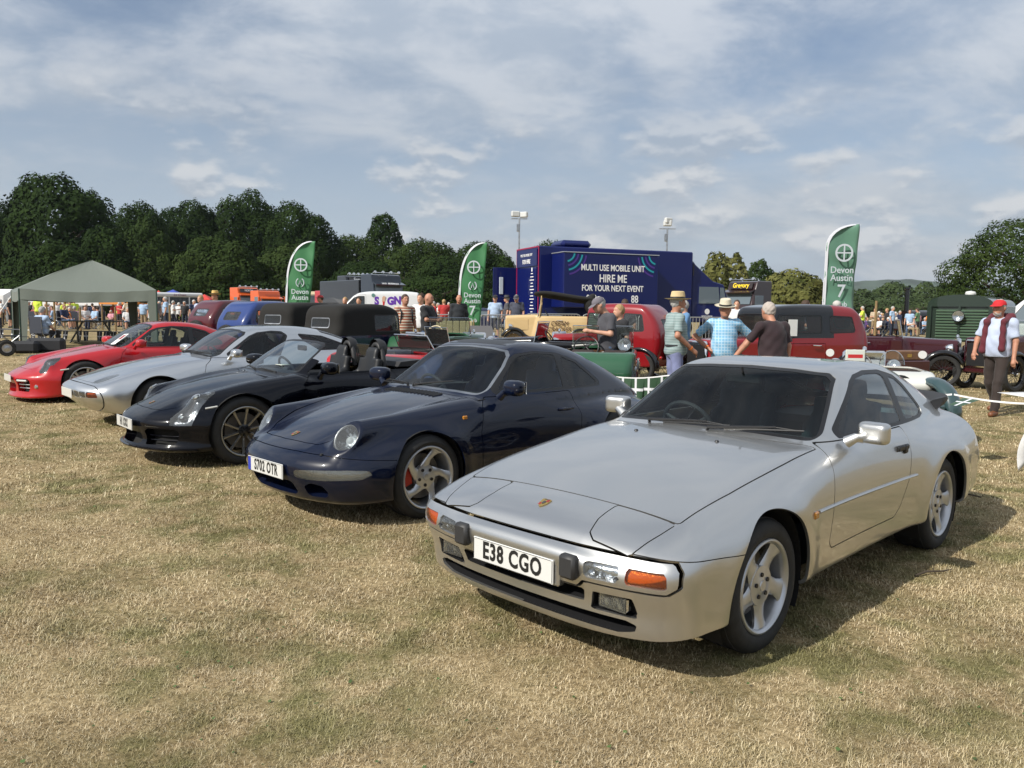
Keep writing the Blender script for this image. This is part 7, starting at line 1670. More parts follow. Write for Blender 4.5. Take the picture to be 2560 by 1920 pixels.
    def trouF(x, y, z):
        d = ell(x, y, z, (.0, 0, .95), (.125*f+.004, .170*f**.6+.004, .13))
        for sd_ in (1, -1):
            k_ = J['k'][sd_]; a_ = J['a'][sd_]; d = smin(d, cap_(x, y, z, hip[sd_], k_, .088*f**.4, .068), .03)
            if not shorts: d = smin(d, cap_(x, y, z, k_, a_, .068, .060), .02)
        d = d+.006*np.sin(z*26+x*15)*np.sin(y*22+z*8)
        d = np.maximum(d, z-1.045); return np.maximum(d, ((.46 if shorts else .07)-z) if legs != 'sit' else (.5-z))
    lo, hi = [-.45, -.62, -.02], [.68, .62, 1.80]
    if legs == 'sit': hi[0] = .75
    T = lambda o: setattr(o, 'matrix_local', Matrix.Scale(s, 4) @ Matrix.Translation((0, 0, -.50 if legs == 'sit' else 0)))
    def mk(nm, F, m, lo=lo, hi=hi, hh=h):
        V, Q = surfnet(F, lo, hi, hh, 2); V = V*s; 
        if legs == 'sit': V[:, 2] -= .47*s
        return meshobj(nm, V, Q, m, root)
    def P(p): return Vector((p[0]*s, p[1]*s, (p[2])*s-(.47*s if legs == 'sit' else 0)))
    b = mk('body', body, M['skin'], hh=h*.85); mk('shirt', shirtF, M['shirt'], [-.45, -.60, .80], [.60, .60, 1.60]); mk('trousers', trouF, M['trousers'], [-.42, -.34, .0], [.62, .34, 1.10])
    for sd_ in (1, -1):
        a = J['a'][sd_]; mk('shoe', lambda x, y, z: np.maximum(smin(cap_(x, y, z, (a[0]-.03, a[1], a[2]-.035), (a[0]+.15, a[1]+sd_*.02, a[2]-.045), .046, .040), cap_(x, y, z, a, (a[0], a[1], a[2]-.03), .042, .05), .02), a[2]-.085-z), M.get('shoe', black), [a[0]-.12, a[1]-.1, a[2]-.1], [a[0]+.24, a[1]+.1, a[2]+.08], h*.9)
    if hair and not bald:
        mk('hair', lambda x, y, z: np.maximum(ell(x, y, z, hp(-.012, 0, .018), (.108, .090, .115))+.004*np.sin(x*90)*np.sin(z*80+y*60), (x-hc[0])*.75-(z-hc[2])*.65-.008), hair, [hc[0]-.15, -.13, hc[2]-.14], [hc[0]+.16, .13, hc[2]+.17], h*.7)
    if bald and hair:
        mk('hair', lambda x, y, z: np.maximum(ell(x, y, z, hp(-.008, 0, -.01), (.103, .086, .095)), np.maximum((z-hc[2])-.03, (x-hc[0])-.0)), hair, [hc[0]-.15, -.13, hc[2]-.14], [hc[0]+.16, .13, hc[2]+.17], h*.7)
    if beard:
        mk('beard', lambda x, y, z: np.maximum(ell(x, y, z, hp(.030, 0, -.078), (.070, .060, .056))+.003*np.sin(z*120+y*90), (z-hc[2])+.030), beard, [hc[0]-.10, -.12, hc[2]-.20], [hc[0]+.2, .12, hc[2]+.03], h*.7)
    if face:
        for sd_ in (1, -1):
            q = P(hp(.086, sd_*.030, .014)); MB().lathe([(.001, -.006), (.006, -.003), (.007, .002)], 8, Matrix.Translation(q), 'X').obj('eye', mat('eye', (.02, .018, .015), .2), b)
    if hat:
        k, hm, bm = hat; q = P(hp(-.008, 0, .055)); Mh = Matrix.Translation(q) @ Matrix.Rotation(bow*.8, 4, 'Y') @ Matrix.Scale(s, 4) @ Matrix.Diagonal((1.12, .95, 1, 1)); o = MB()
        if k == 'straw':
            o.lathe([(.001, .098), (.035, .100), (.07, .108), (.084, .098), (.092, .05), (.098, .0), (.12, -.006), (.165, -.002), (.172, .006), (.165, .003), (.12, -.012), (.095, -.012)], 28, Mh); ho = o.obj('hat', hm, root, True)
            MB().lathe([(.0995, .0), (.0965, .028), (.0955, .028), (.098, .0)], 28, Mh).obj('hat_band', bm, ho, True)
        else:
            o.lathe([(.001, .075), (.05, .066), (.085, .038), (.099, .0), (.098, -.012)], 24, Mh); n = 9; V = []
            for i in range(n+1):
                a = -1.0+2.0*i/n; V += [(.095*math.cos(a), .099*math.sin(a), -.004), (.095*math.cos(a)+.075*math.cos(a*.6), .105*math.sin(a), -.020-.01*math.cos(a)), (.095*math.cos(a)+.075*math.cos(a*.6), .105*math.sin(a), -.026-.01*math.cos(a)), (.095*math.cos(a), .099*math.sin(a), -.012)]
            o.add(V, [[i*4+j, i*4+(j+1) % 4, i*4+4+(j+1) % 4, i*4+4+j] for i in range(n) for j in range(4)], Mh); o.obj('hat', hm, root, True)
    if M.get('band'):
        sd_, bm = M['band']; w = Vector(P(wr[sd_])); e = Vector(P(el[sd_])); c = w.lerp(e, .10); MB().lathe([(.034*s, -.012), (.036*s, 0), (.034*s, .012)], 16, Matrix.Translation(c) @ (w-e).to_track_quat('Z', 'Y').to_matrix().to_4x4()).obj('wristband', bm, root, True)
    if M.get('belt'): MB().lathe([(.150*f*s, -.02), (.156*f*s, 0), (.150*f*s, .02)], 24, Matrix.Translation(P((.0, 0, 1.02))) @ Matrix.Diagonal((.86, 1.14, 1, 1))).obj('belt', M['belt'], root, True)
    return root
def place(root, u, Y, yaw, label, group=None, dz=0):
    X_, Y_, g = at(u, Y); root.location = (X_, Y_, g+dz); root.rotation_euler = (0, 0, R(yaw)); tag(root, label, 'person', group); return root
straw = mat('straw', (.55, .43, .24), .8, bump=.5, bscale=90); grey_hair = mat('grey_hair', (.38, .37, .35), .8, bump=.6, bscale=120); white_hair = mat('white_hair', (.55, .53, .50), .8, bump=.6, bscale=120); brown_hair = mat('brown_hair', (.05, .028, .016), .7, bump=.6, bscale=120); blond = mat('blond_hair', (.34, .22, .10), .7, bump=.6, bscale=120)
denim = cloth('denim', (.06, .10, .18)); khaki = cloth('khaki_cloth', (.26, .19, .11)); darkc = cloth('dark_cloth', (.014, .014, .017)); brownc = cloth('brown_cloth', (.028, .019, .016)); navyc = cloth('navy_cloth', (.012, .018, .04)); greyc = cloth('grey_cloth', (.055, .055, .065)); lblue = cloth('light_blue_cloth', (.34, .44, .60)); whitec = cloth('white_cloth', (.62, .62, .62)); maroonc = cloth('maroon_cloth', (.10, .012, .022)); brown_shoe = mat('brown_leather', (.16, .06, .025), .5)
lilac = cloth('lilac_cloth', (.17, .19, .33))
P_ = make_person; N_ = .017
place(P_('person', 1.83, 1.10, 'down', ((-.06, .27, 1.17), (.18, .20, .98)), hat=('straw', straw, black), hair=grey_hair, beard=white_hair, h=N_, mats=dict(skin=SKIN2, shirt=stripe_mat('teal_stripe', (.20, .27, .27), (.27, .34, .34), 26), trousers=lilac, band=(-1, mat('orange_band', (.8, .18, .02), .5)), belt=darkc)), 1690, 12.0, 8, 'bearded man in a straw hat and pale striped tee shirt, facing right')
place(P_('person', 1.80, 1.05, 'hold', 'down', hat=('cap', mat('tweed', (.14, .13, .15), .9), None), hair=grey_hair, bow=.55, lean=.12, h=N_, mats=dict(skin=SKIN, shirt=greyc, trousers=denim)), 1524, 13.2, 196, 'man in a flat cap and dark grey tee shirt looking down at his hands')
place(P_('person', 1.66, .95, 'down', 'down', hair=blond, h=.024, mats=dict(skin=SKIN, shirt=darkc, trousers=darkc)), 1551, 14.3, 200, 'blonde woman in black standing close behind the man in the flat cap')
place(P_('person', 1.74, 1., 'down', 'down', hair=brown_hair, h=.03, mats=dict(skin=SKIN, shirt=greyc, trousers=denim)), 1562, 19.5, 90, 'curly-haired person whose head shows above the red saloon roof')
place(P_('person', 1.74, 1.12, 'hips', 'hips', hat=('straw', mat('pale_straw', (.58, .52, .40), .8, bump=.5, bscale=90), black), hair=grey_hair, bow=.22, h=N_, mats=dict(skin=SKIN2, shirt=stripe_mat('blue_check', (.20, .42, .62), (.42, .58, .70), 22, 2, True, .78), trousers=denim, band=(-1, mat('orange_band')))), 1812, 12.3, 262, 'man in a pale hat and light blue checked shirt with hands on his hips')
place(P_('person', 1.72, 1.22, ((.14, .36, 1.16), (.30, .50, .93)), 'down', hair=mat('thin_white_hair', (.40, .35, .31), .8, bump=.6, bscale=120), lean=.16, bow=.2, h=N_, mats=dict(skin=SKIN2, shirt=cloth('plum_cloth', (.022, .010, .013)), trousers=darkc, band=(1, mat('pink_band', (.75, .10, .35), .5)))), 1941, 11.0, 112, 'white-haired man in a dark plum shirt seen from behind, leaning on a car')
place(P_('person', 1.76, 1.05, 'down', 'down', hat=('cap', mat('pale_cap', (.45, .43, .40), .8), None), hair=grey_hair, h=.022, mats=dict(skin=SKIN2, shirt=maroonc, trousers=darkc)), 2092, 18.4, 80, 'man in a pale cap and maroon tee shirt beyond the limousine')
place(P_('person', 1.78, .95, 'hold', 'hold', hair=brown_hair, bow=.5, h=.024, mats=dict(skin=SKIN2, shirt=navyc, trousers=darkc)), 2003, 19.0, -5, 'dark-haired young man in navy looking down beyond the limousine')
place(P_('person', 1.74, 1., 'hold', 'face', hair=grey_hair, h=.028, mats=dict(skin=SKIN, shirt=cloth('mid_blue_cloth', (.10, .22, .40)), trousers=darkc)), 1712, 17.5, 180, 'person in a mid blue shirt half hidden behind the bearded man')
place(P_('person', 1.72, 1., 'down', 'down', hair=brown_hair, h=.03, mats=dict(skin=SKIN, shirt=whitec, trousers=darkc)), 1842, 24, 250, 'person in a white shirt in front of the brown lorry')
place(P_('person', 1.80, 1.0, 'down', 'down', hat=('cap', darkc, None), hair=brown_hair, h=.028, shorts=True, mats=dict(skin=SKIN, shirt=lblue, trousers=navyc, shoe=brown_shoe)), 1238, 31, 265, 'man in a pale blue polo shirt and navy shorts with a black cap')
place(P_('person', 1.82, 1.05, 'down', 'down', hat=('cap', greyc, None), hair=grey_hair, bow=.4, h=.028, mats=dict(skin=SKIN, shirt=cloth('slate_cloth', (.045, .05, .075)), trousers=darkc)), 1292, 30, 255, 'man in a slate grey shirt and grey cap at the rear of the blue unit')
place(P_('person', 1.80, 1., 'down', 'hold', hat=('straw', greyc, black), hair=grey_hair, h=.03, mats=dict(skin=SKIN, shirt=greyc, trousers=darkc)), 1268, 33.5, 180, 'person in a grey brimmed hat between two men at the blue unit')
place(P_('person', 1.80, 1.05, 'down', 'down', shirt='long', hair=grey_hair, bald=True, bow=.2, h=.024, mats=dict(skin=SKIN2, shirt=cloth('black_shirt_cloth', (.010, .013, .018)), trousers=cloth('umber_cloth', (.07, .045, .03)))), 1147, 25, 280, 'balding man in a black shirt and brown trousers by the middle flag')
place(P_('person', 1.84, 1.12, 'fold', 'fold', h=.022, bald=True, mats=dict(skin=SKIN2, shirt=cloth('black_tee_cloth', (.013, .014, .016)), trousers=denim)), 1069, 18.6, -20, 'bald man in a black tee shirt and jeans with folded arms')
place(P_('person', 1.82, 1., 'down', 'hips', hair=brown_hair, h=.026, mats=dict(skin=SKIN, shirt=whitec, trousers=khaki)), 1053, 21, 250, 'man in a white tee shirt behind the bald man with folded arms')
pq = place(P_('person', 1.80, 1.05, 'down', 'down', hair=brown_hair, h=.022, mats=dict(skin=SKIN2, shirt=stripe_mat('rust_stripe', (.28, .07, .03), (.55, .48, .38), 15), trousers=khaki)), 1012, 19.2, -60, 'man in a rust and white striped tee shirt with a rucksack')
MB().box((-.20, 0, 1.22), (.16, .30, .44), 0, .05).tube([(-.14, .14, 1.44), (.02, .15, 1.50), (.14, .14, 1.38), (.10, .15, 1.12)], .022, 6).tube([(-.14, -.14, 1.44), (.02, -.15, 1.50), (.14, -.14, 1.38), (.10, -.15, 1.12)], .022, 6).obj('rucksack', darkc, pq)
place(P_('person', 1.66, .95, 'down', 'down', hair=brown_hair, h=.03, mats=dict(skin=SKIN, shirt=darkc, trousers=darkc)), 898, 27, 260, 'dark-haired woman whose head shows before the white van side')
place(P_('person', 1.66, .95, 'down', 'down', hair=blond, h=.03, mats=dict(skin=SKIN, shirt=maroonc, trousers=darkc)), 864, 27.5, 250, 'fair-haired woman before the white van cab window')
place(P_('person', 1.72, 1., 'down', 'down', hair=brown_hair, hat=('cap', mat('letter_red'), None), h=.03, mats=dict(skin=SKIN, shirt=khaki, trousers=darkc)), 803, 28, 200, 'person in a red cap above the black cloth-topped tourers')
place(P_('person', 1.68, 1., 'hold', 'down', shirt='long', hair=blond, h=.026, mats=dict(skin=SKIN, shirt=cloth('pale_blue_cloth', (.42, .48, .68)), trousers=cloth('jean_cloth', (.12, .2, .4)))), 503, 25.5, 255, 'fair-haired woman in a pale blue blouse left of the maroon saloon')
place(P_('person', 1.80, 1., 'down', 'down', shirt='long', hat=('straw', mat('yellow_straw', (.62, .42, .14), .8, bump=.5, bscale=90), black), hair=brown_hair, h=.026, mats=dict(skin=SKIN2, shirt=cloth('pale_grey_cloth', (.50, .56, .60)), trousers=cloth('jean_cloth', (0, 0, 0)))), 540, 25, 240, 'man in a yellow straw hat and pale long-sleeved shirt beside the maroon saloon')
# man in the red cap, walking
rc = place(P_('person', 1.80, 1.12, 'down', ((.02, .29, 1.15), (.20, .24, .96)), hat=('cap', mat('red_cap', (.50, .015, .02), .8), None), hair=grey_hair, beard=grey_hair, legs='walk', h=.016, mats=dict(skin=SKIN2, shirt=cloth('blue_white_cloth', (.42, .48, .62)), trousers=brownc, shoe=brown_shoe)), 2500, 12.6, 215, 'bearded man in a red cap with a maroon jumper over his shoulders, walking')
Fj = lambda x, y, z: smin(smin(cap_(x, y, z, (-.10, .13, 1.50), (-.10, -.13, 1.50), .060, .060), cap_(x, y, z, (-.06, .14, 1.50), (.13, .12, 1.42), .045, .040), .05), smin(cap_(x, y, z, (.13, .12, 1.42), (.16, .13, 1.02), .038, .048), smin(cap_(x, y, z, (-.06, -.14, 1.50), (.13, -.12, 1.42), .045, .040), cap_(x, y, z, (.13, -.12, 1.42), (.15, -.15, .98), .038, .050), .04), .02), .03)+.005*np.sin(z*40+y*20)
v, q = surfnet(Fj, [-.25, -.35, .85], [.32, .35, 1.66], .02, 2); meshobj('draped_jumper', v*1.03, q, maroonc, rc)
# crowd: a few figures, copied and dressed differently
def crowd():
    rs = np.random.RandomState(11); protos = []
    for i, (leg, la, ra, sh) in enumerate((('stand', 'down', 'down', False), ('stand', 'hold', 'down', True), ('walk', 'down', 'hold', False), ('sit', 'lap', 'lap', True), ('sit', 'lap', 'hold', False))):
        p = P_('person', 1.72, 1.03, la, ra, hair=brown_hair, legs=leg, h=.042, shorts=sh, face=False, hands=False, mats=dict(skin=SKIN, shirt=whitec, trousers=navyc)); protos.append(p)
    cols = {'white': (.62, .62, .62), 'grey': (.12, .12, .13), 'black': (.015, .015, .017), 'navy': (.015, .025, .07), 'red': (.42, .03, .03), 'pale blue': (.30, .42, .58), 'green': (.08, .16, .08), 'beige': (.42, .34, .24), 'orange': (.65, .20, .04), 'bright yellow': (.55, .70, .06), 'pink': (.55, .25, .30), 'purple': (.10, .05, .18)}
    hairs = {'dark': brown_hair, 'fair': blond, 'grey': grey_hair, 'white': white_hair}; trs = {'dark': darkc, 'blue': denim, 'khaki': khaki, 'navy': navyc}
    names = list(cols); wts = np.array([5, 2.5, 2.5, 2.5, 1.5, 2.5, 1, 1.5, .7, .5, .6, .5]); wts /= wts.sum(); used = set(); k = 0
    chairm = mat('chair_cloth', (.03, .035, .05), .8); cp = None
    def folding_chair():
        r = bpy.data.objects.new('camping_chair', None); COL.objects.link(r)
        MB().box((.05, 0, .43), (.46, .48, .03), 0, .01).box((-.22, 0, .72), (.04, .50, .52), 0, .01).obj('canvas_seat', chairm, r); b = MB()
        for s in (-1, 1): b.tube([(.27, s*.26, 0), (-.22, s*.26, .45), (-.26, s*.26, .98)], .012, 5).tube([(-.27, s*.26, 0), (.25, s*.26, .45), (.25, s*.26, .62), (-.24, s*.26, .64)], .012, 5)
        b.obj('frame', steel, r); return r
    cp = folding_chair(); chairs = 0
    wheres = {'left': ['left of the gazebo', 'under the near edge of the gazebo', 'seen under the gazebo canopy', 'by the white peaked tents', 'near the orange gazebo', 'in front of the ice cream van'], 'right': ['beyond the right-hand flag', 'beyond the dark maroon tourer', 'left of the green generator lorry', 'beside the steam engine']}
    def one(u, Y, seated, zone, force=None):
        nonlocal k, chairs
        p = protos[rs.choice([3, 4])] if seated else protos[rs.choice([0, 0, 1, 2])]; c = force or names[rs.choice(len(names), p=wts)]; hn = rs.choice(list(hairs)); tn = rs.choice(list(trs)); X_, Y_, g = at(u, Y); yaw = rs.rand()*360
        r = copy_tree(p); sc = .92+.12*rs.rand(); r.location = (X_, Y_, g); r.rotation_euler = (0, 0, R(yaw)); r.scale = (sc*(.92+.2*rs.rand()), sc*(.92+.2*rs.rand()), sc)
        cm = cloth('crowd_'+c.replace(' ', '_'), cols[c])
        ws_ = wheres[zone]; w_ = 'behind the crowd barrier by the middle flag' if 600 < u < 1500 else ws_[min(len(ws_)-1, int((u-(0 if zone == 'left' else 2100))/(530 if zone == 'left' else 260)*len(ws_)))]
        act = 'seated' if seated else 'standing' if p is not protos[2] else 'walking'
        for _ in range(200):
            lab = f'{act} person in {c}, {tn} legwear, {hn} hair, {w_}'
            if (lab not in used) and (not seated or (c, hn, w_) not in used): break
            c = force or names[rs.choice(len(names), p=wts)]; hn = rs.choice(list(hairs)); tn = rs.choice(list(trs))
        used.add((c, hn, w_)); cm = cloth('crowd_'+c.replace(' ', '_'), cols[c])
        for ch in r.children:
            nm = ch.name.split('.')[0]
            mm = cm if nm == 'shirt' else trs[tn] if nm == 'trousers' else hairs[hn] if nm == 'hair' else None
            if mm: ch.material_slots[0].link = 'OBJECT'; ch.material_slots[0].material = mm
        tag(r, lab, 'person', lab if lab in used else None); used.add(lab)
        if seated:
            o = copy_tree(cp); o.location = (X_, Y_, g); o.rotation_euler = (0, 0, R(yaw)); lc = f'camping chair under sitter in {c}, {hn} hair, {w_}'; tag(o, lc, 'camping chair', 'camping chairs in the field')
        k += 1
    done = []
    for i in range(96):
        u = rs.rand()*530; one(u, 42+rs.rand()*26, rs.rand() < .32, 'left')
    for u in (163, 170, 186): one(u, 50, False, 'left', 'bright yellow')
    for i in range(46): one(2130+rs.rand()*200, 44+rs.rand()*32, rs.rand() < .35, 'right')
    for u, Y in ((1085, 40), (1096, 44), (1110, 38), (1122, 46)): one(u, Y, False, 'right', 'red' if u in (1085, 1110) else 'white')
    for p in protos+[cp]:
        for c_ in list(p.children): bpy.data.objects.remove(c_)
        bpy.data.objects.remove(p)
    # the man on the camping chair by the gazebo
    c_ = folding_chair(); X_, Y_, g = at(104, 25.0); c_.location = (X_, Y_, g); c_.rotation_euler = (0, 0, R(70)); tag(c_, 'folding chair holding the grey-haired man beside the gazebo leg', 'camping chair', 'camping chairs in the field')
    place(P_('person', 1.76, 1.15, 'lap', 'lap', hair=grey_hair, legs='sit', h=.026, mats=dict(skin=SKIN, shirt=lblue, trousers=darkc)), 104, 25.0, 70, 'grey-haired man in pale blue seated on a camping chair by the gazebo')
    c_ = folding_chair(); X_, Y_, g = at(22, 24.0); c_.location = (X_, Y_, g); c_.rotation_euler = (0, 0, R(30)); tag(c_, 'empty black camping chair left of the near gazebo leg', 'camping chair', 'camping chairs in the field')
crowd()
# ------------------------------------------------------------------ ropes, flags, barriers, small things
def flag_mat(name, base):
    return mat(name, base, .7, sheen=.1)
def bunting(pts, n, label, base, cross, size=(.23, .31), skip=(), sag=.06, tw=0., tape=.018):
    """tape with oblong flags, each with a white cross; pts are world points"""
    pts = [Vector(p) for p in pts]; seg = [(pts[i+1]-pts[i]).length for i in range(len(pts)-1)]; tot = sum(seg)
    r = empty('bunting', pts[0], 0, label, 'bunting'); o0 = pts[0]
    def P(t):
        d = t*tot
        for i, s in enumerate(seg):
            if d <= s or i == len(seg)-1: q = d/s; return pts[i].lerp(pts[i+1], q)-Vector((0, 0, sag*4*q*(1-q)))-o0, (pts[i+1]-pts[i]).normalized()
            d -= s
    V = []; m_ = 60
    for i in range(m_+1):
        p, d = P(i/m_); V += [tuple(p), tuple(p-Vector((0, 0, tape)))]
    MB().add(V, [[2*i, 2*i+2, 2*i+3, 2*i+1] for i in range(m_)]).obj('tape', white, r)
    rs = np.random.RandomState(n)
    for k in range(n):
        if k in skip: continue
        p, d = P((k+.5)/n); w, h = size; nn = Vector((d.y, -d.x, 0)); bl = (rs.rand()-.5)*.5+tw; V = []
        for i in range(7):
            for j in range(6):
                a = (i/6-.5)*w; b = -j/5*h; off = bl*(-b)+.018*math.sin(i*1.1+k)*(-b/h); V.append(tuple(p+d*a*(1-.05*j)+Vector((0, 0, b*math.cos(bl)-tape))+nn*off+d*(rs.rand()*.0+.10*bl*(-b))))
        F = [[i*6+j, i*6+j+1, i*6+j+7, i*6+j+6] for i in range(6) for j in range(5)]
        f = MB().add(V, F).obj('pennant', base, r, True)
        # cross in white, printed on both faces: strips a hair proud
        for sgn in (-1, 1):
            C = [tuple(Vector(v)+nn*.003*sgn) for v in V]; o = MB().add(C, [])
            W_ = []; 
            def lerp(i, j, a, b): 
                A = Vector(C[i*6+j]).lerp(Vector(C[i*6+j+1]), b) if j < 5 else Vector(C[i*6+j]); B = (Vector(C[(i+1)*6+j]).lerp(Vector(C[(i+1)*6+j+1]), b) if j < 5 else Vector(C[(i+1)*6+j])) if i < 6 else A; return tuple(A.lerp(B, a))
            q = MB(); vv = []
            for j in range(5):
                vv += [lerp(2, j, .62, 0), lerp(3, j, .38, 0)]
            vv += [lerp(2, 4, .62, 1), lerp(3, 4, .38, 1)]
            q.add(vv, [[2*i, 2*i+1, 2*i+3, 2*i+2] for i in range(5)]); vv = []
            for i in range(6): vv += [lerp(i, 2, 0, .15), lerp(i, 2, 0, .75)]
            vv += [lerp(5, 2, 1, .15), lerp(5, 2, 1, .75)]; q.add(vv, [[2*i, 2*i+1, 2*i+3, 2*i+2] for i in range(6)]); q.obj('cross', cross, f)
    return r
fg = flag_mat('flag_dark_green', (.018, .06, .025)); fw = mat('flag_white', (.62, .63, .66), .7)
bunting([atz(1478, 929, 11.15), atz(1672, 936, 10.95), atz(1760, 946, 10.7), atz(2030, 965, 9.6), atz(2380, 984, 8.56)], 26, 'green and white cross bunting strung behind the blue and silver coupes', fg, fw, skip=(21, 22, 23, 24, 25), tw=.05)
bunting([atz(2385, 984, 8.56), atz(2575, 1007, 7.75)], 2, 'end of the bunting rope with one twisted green flag, at the right', fg, fw, size=(.20, .20), skip=(1,), tw=1.3, sag=.02)
bunting([atz(905, 846, 22), atz(1062, 872, 16.2)], 14, 'dull bunting stretched behind the black convertible', flag_mat('flag_grey', (.05, .06, .06)), fw, size=(.24, .28), tw=.3)
bunting([atz(-20, 818, 30), atz(120, 822, 29), atz(420, 826, 27)], 26, 'white rope with black and white flags behind the gazebo', flag_mat('flag_black', (.02, .022, .03)), fw, size=(.26, .34), tw=.1, skip=(2, 5, 9, 12, 15))
woodm = mat('post_wood', (.22, .15, .07), .85, var=.25, vscale=12)
for i, (u, Y, v) in enumerate(((200, 33, 768), (288, 35, 768), (117, 38, 750), (136, 36, 752), (424, 36, 763), (255, 42, 760), (160, 44, 760), (2190, 30, 752))):
    X_, Y_, g = at(u, Y); d = pray(u, v); z = CH+d.z/d.y*Y-g; MB().tube([(0, 0, -.1), (0, 0, z)], .045, 8)
    o = MB().tube([(0, 0, -.1), (0, 0, z)], .045, 8).obj('fence_post', woodm); o.location = (X_, Y_, g)
    tag(o, ['wooden post right of the picnic table', 'wooden post behind the red coupe windscreen', 'tall wooden post under the gazebo, leftmost', 'tall wooden post under the gazebo, second from left', 'wooden post in front of the ice cream van', 'wooden post below the orange gazebo', 'wooden post by the people in yellow vests', 'tall wooden post right of the paler feather flag'][i], 'post', 'wooden posts round the arena')
def barrier(u, Y, n, yaw, lab):
    X_, Y_, g = at(u, Y); d = Vector((math.cos(R(yaw)), math.sin(R(yaw)), 0))
    for i in range(n):
        c = d*(2.2*i+i*.08); r = empty('crowd_barrier', (X_+c.x, Y_+c.y, gh(X_+c.x, Y_+c.y)), R(yaw), lab[i] if isinstance(lab, list) else lab, 'barrier', 'steel crowd barriers')
        MB().tube([(0, 0, .15), (0, 0, .98), (.05, 0, 1.08), (.15, 0, 1.12), (2.05, 0, 1.12), (2.15, 0, 1.08), (2.2, 0, .98), (2.2, 0, .15)], .020, 6).tube([(0, 0, .25), (2.2, 0, .25)], .018, 6).obj('frame', galv, r)
        for k in range(17): MB().tube([(.12+k*.122, 0, .25), (.12+k*.122, 0, 1.12)], .008, 4, cap=False).obj('bar', galv, r)
        for xx in (.35, 1.85): MB().box((xx, 0, .03), (.05, .55, .03)).tube([(xx, 0, .03), (xx, 0, .25)], .015, 5).obj('foot', galv, r)
galv = mat('galvanised', (.45, .46, .47), .35, .7)
barrier(1085, 27, 2, 8, ['crowd barrier between the bald man and the man in black', 'crowd barrier under the middle feather flag'])
barrier(1200, 27.5, 1, 8, 'crowd barrier left of the man in pale blue')
barrier(1312, 30, 3, 14, ['crowd barrier behind the cream tourer bonnet', 'crowd barrier behind the cream tourer hood', 'crowd barrier left of the red saloon roof'])
barrier(1700, 27, 1, 14, 'crowd barrier right of the bearded man')
def props():
    # picnic table
    X_, Y_, g = at(232, 28); r = empty('picnic_table', (X_, Y_, g), R(6), 'grey wooden trestle table on the grass behind the red coupe', 'table'); tw = mat('grey_wood', (.12, .12, .11), .8, var=.2, vscale=6)
    for i in range(4): MB().box((0, -.30+.2*i, .74), (1.8, .18, .035), 0, .006).obj('plank', tw, r)
    for s in (-1, 1):
        MB().tube([(s*.65, -.34, 0), (s*.45, .25, .72)], .03, 6).tube([(s*.65, .34, 0), (s*.45, -.25, .72)], .03, 6).obj('trestle', tw, r)
    MB().box((0, -.9, .42), (1.8, .25, .03)).obj('bench_plank', tw, r) 
    # bags and crate by the gazebo leg
    for (u, Y, d, lab, nm, cat) in ((60, 23, (.7, .4, .35), 'black canvas bag on the grass below the near gazebo leg', 'bag', 'bag'), (112, 23.4, (1.0, .35, .42), 'low black folded chair case beside the seated man', 'chair_case', 'case')):
        X_, Y_, g = at(u, Y); o = MB().box((0, 0, d[2]/2), d, .2, .08).obj(nm, mat('black_nylon', (.015, .016, .02), .7), None); o.location = (X_, Y_, g); tag(o, lab, cat)
        MB().tube([(-.15, 0, d[2]-.02), (-.1, 0, d[2]+.12), (.1, 0, d[2]+.12), (.15, 0, d[2]-.02)], .012, 5).obj('handle', mat('black_nylon'), o)
    # wheelchair-like trolley wheel
    X_, Y_, g = at(12, 22); r = empty('trolley', (X_, Y_, g), .6, 'dark folding trolley at the left edge beside the red coupe nose', 'trolley'); road_wheel(r, 0, .2, .22, .06); road_wheel(r, 0, -.2, .22, .06); MB().tube([(0, -.2, .22), (0, .2, .22)], .02, 6).tube([(0, .15, .22), (-.5, .15, .9), (-.5, -.15, .9), (0, -.15, .22)], .015, 6).obj('frame', black, r)
    # white cloth sheet at the right edge, pegged at its corner
    a = atz(2527, 1138, 8.0); b = atz(2546, 1180, 8.0); V = []; r = empty('cloth_sheet', (b.x, b.y, 0), 0, 'white cloth of a covered table hanging to the grass at the right edge', 'tablecloth')
    n = 14
    for i in range(n+1):
        for j in range(n+1):
            s, t = i/n, j/n; x = s*1.5+(-.06 if t > 0 else 0)*min(1, s*4)*0; z = t*.74; x = x-.055*math.sin(math.pi*min(1, t*1.5))*(1-s)+.17*t*(1-s); V.append((x, .5*s*.6+.05*math.sin(s*17+t*2)*(1-t*.6), max(.01, z+.26*min(1, s*3.2)*(1-t))))
    for i in range(n+1):
        for j in range(1, 6): V.append((i/n*1.5+.16*(1-i/n), .3*i/n+j*.14, .74))
    F = [[i*(n+1)+j, (i+1)*(n+1)+j, (i+1)*(n+1)+j+1, i*(n+1)+j+1] for i in range(n) for j in range(n)]; o = (n+1)**2
    F += [[o+i*5+j, o+(i+1)*5+j, o+(i+1)*5+j+1, o+i*5+j+1] for i in range(n) for j in range(4)]+[[i*(n+1)+n, (i+1)*(n+1)+n, o+(i+1)*5, o+i*5] for i in range(n)]
    c = MB().add(V, F).obj('cloth', whitec, r, True); c.modifiers.new('s', 'SOLIDIFY').thickness = .004
    # wicker and grey board by the middle flag
    X_, Y_, g = at(1108, 22); r = empty('windbreak', (X_, Y_, g), R(5), 'tan quilted windbreak behind the car with the cream steering wheel', 'windbreak')
    for i in range(9): MB().box((-.72+.18*i, 0, .78), (.165, .03, .62), 0, .012).obj('quilted_panel', mat('tan_canvas', (.42, .36, .20), .8), r)
    for s in (-1, 1): MB().tube([(s*.84, 0, 0), (s*.84, 0, 1.12)], .02, 6).obj('pole', woodm, r)
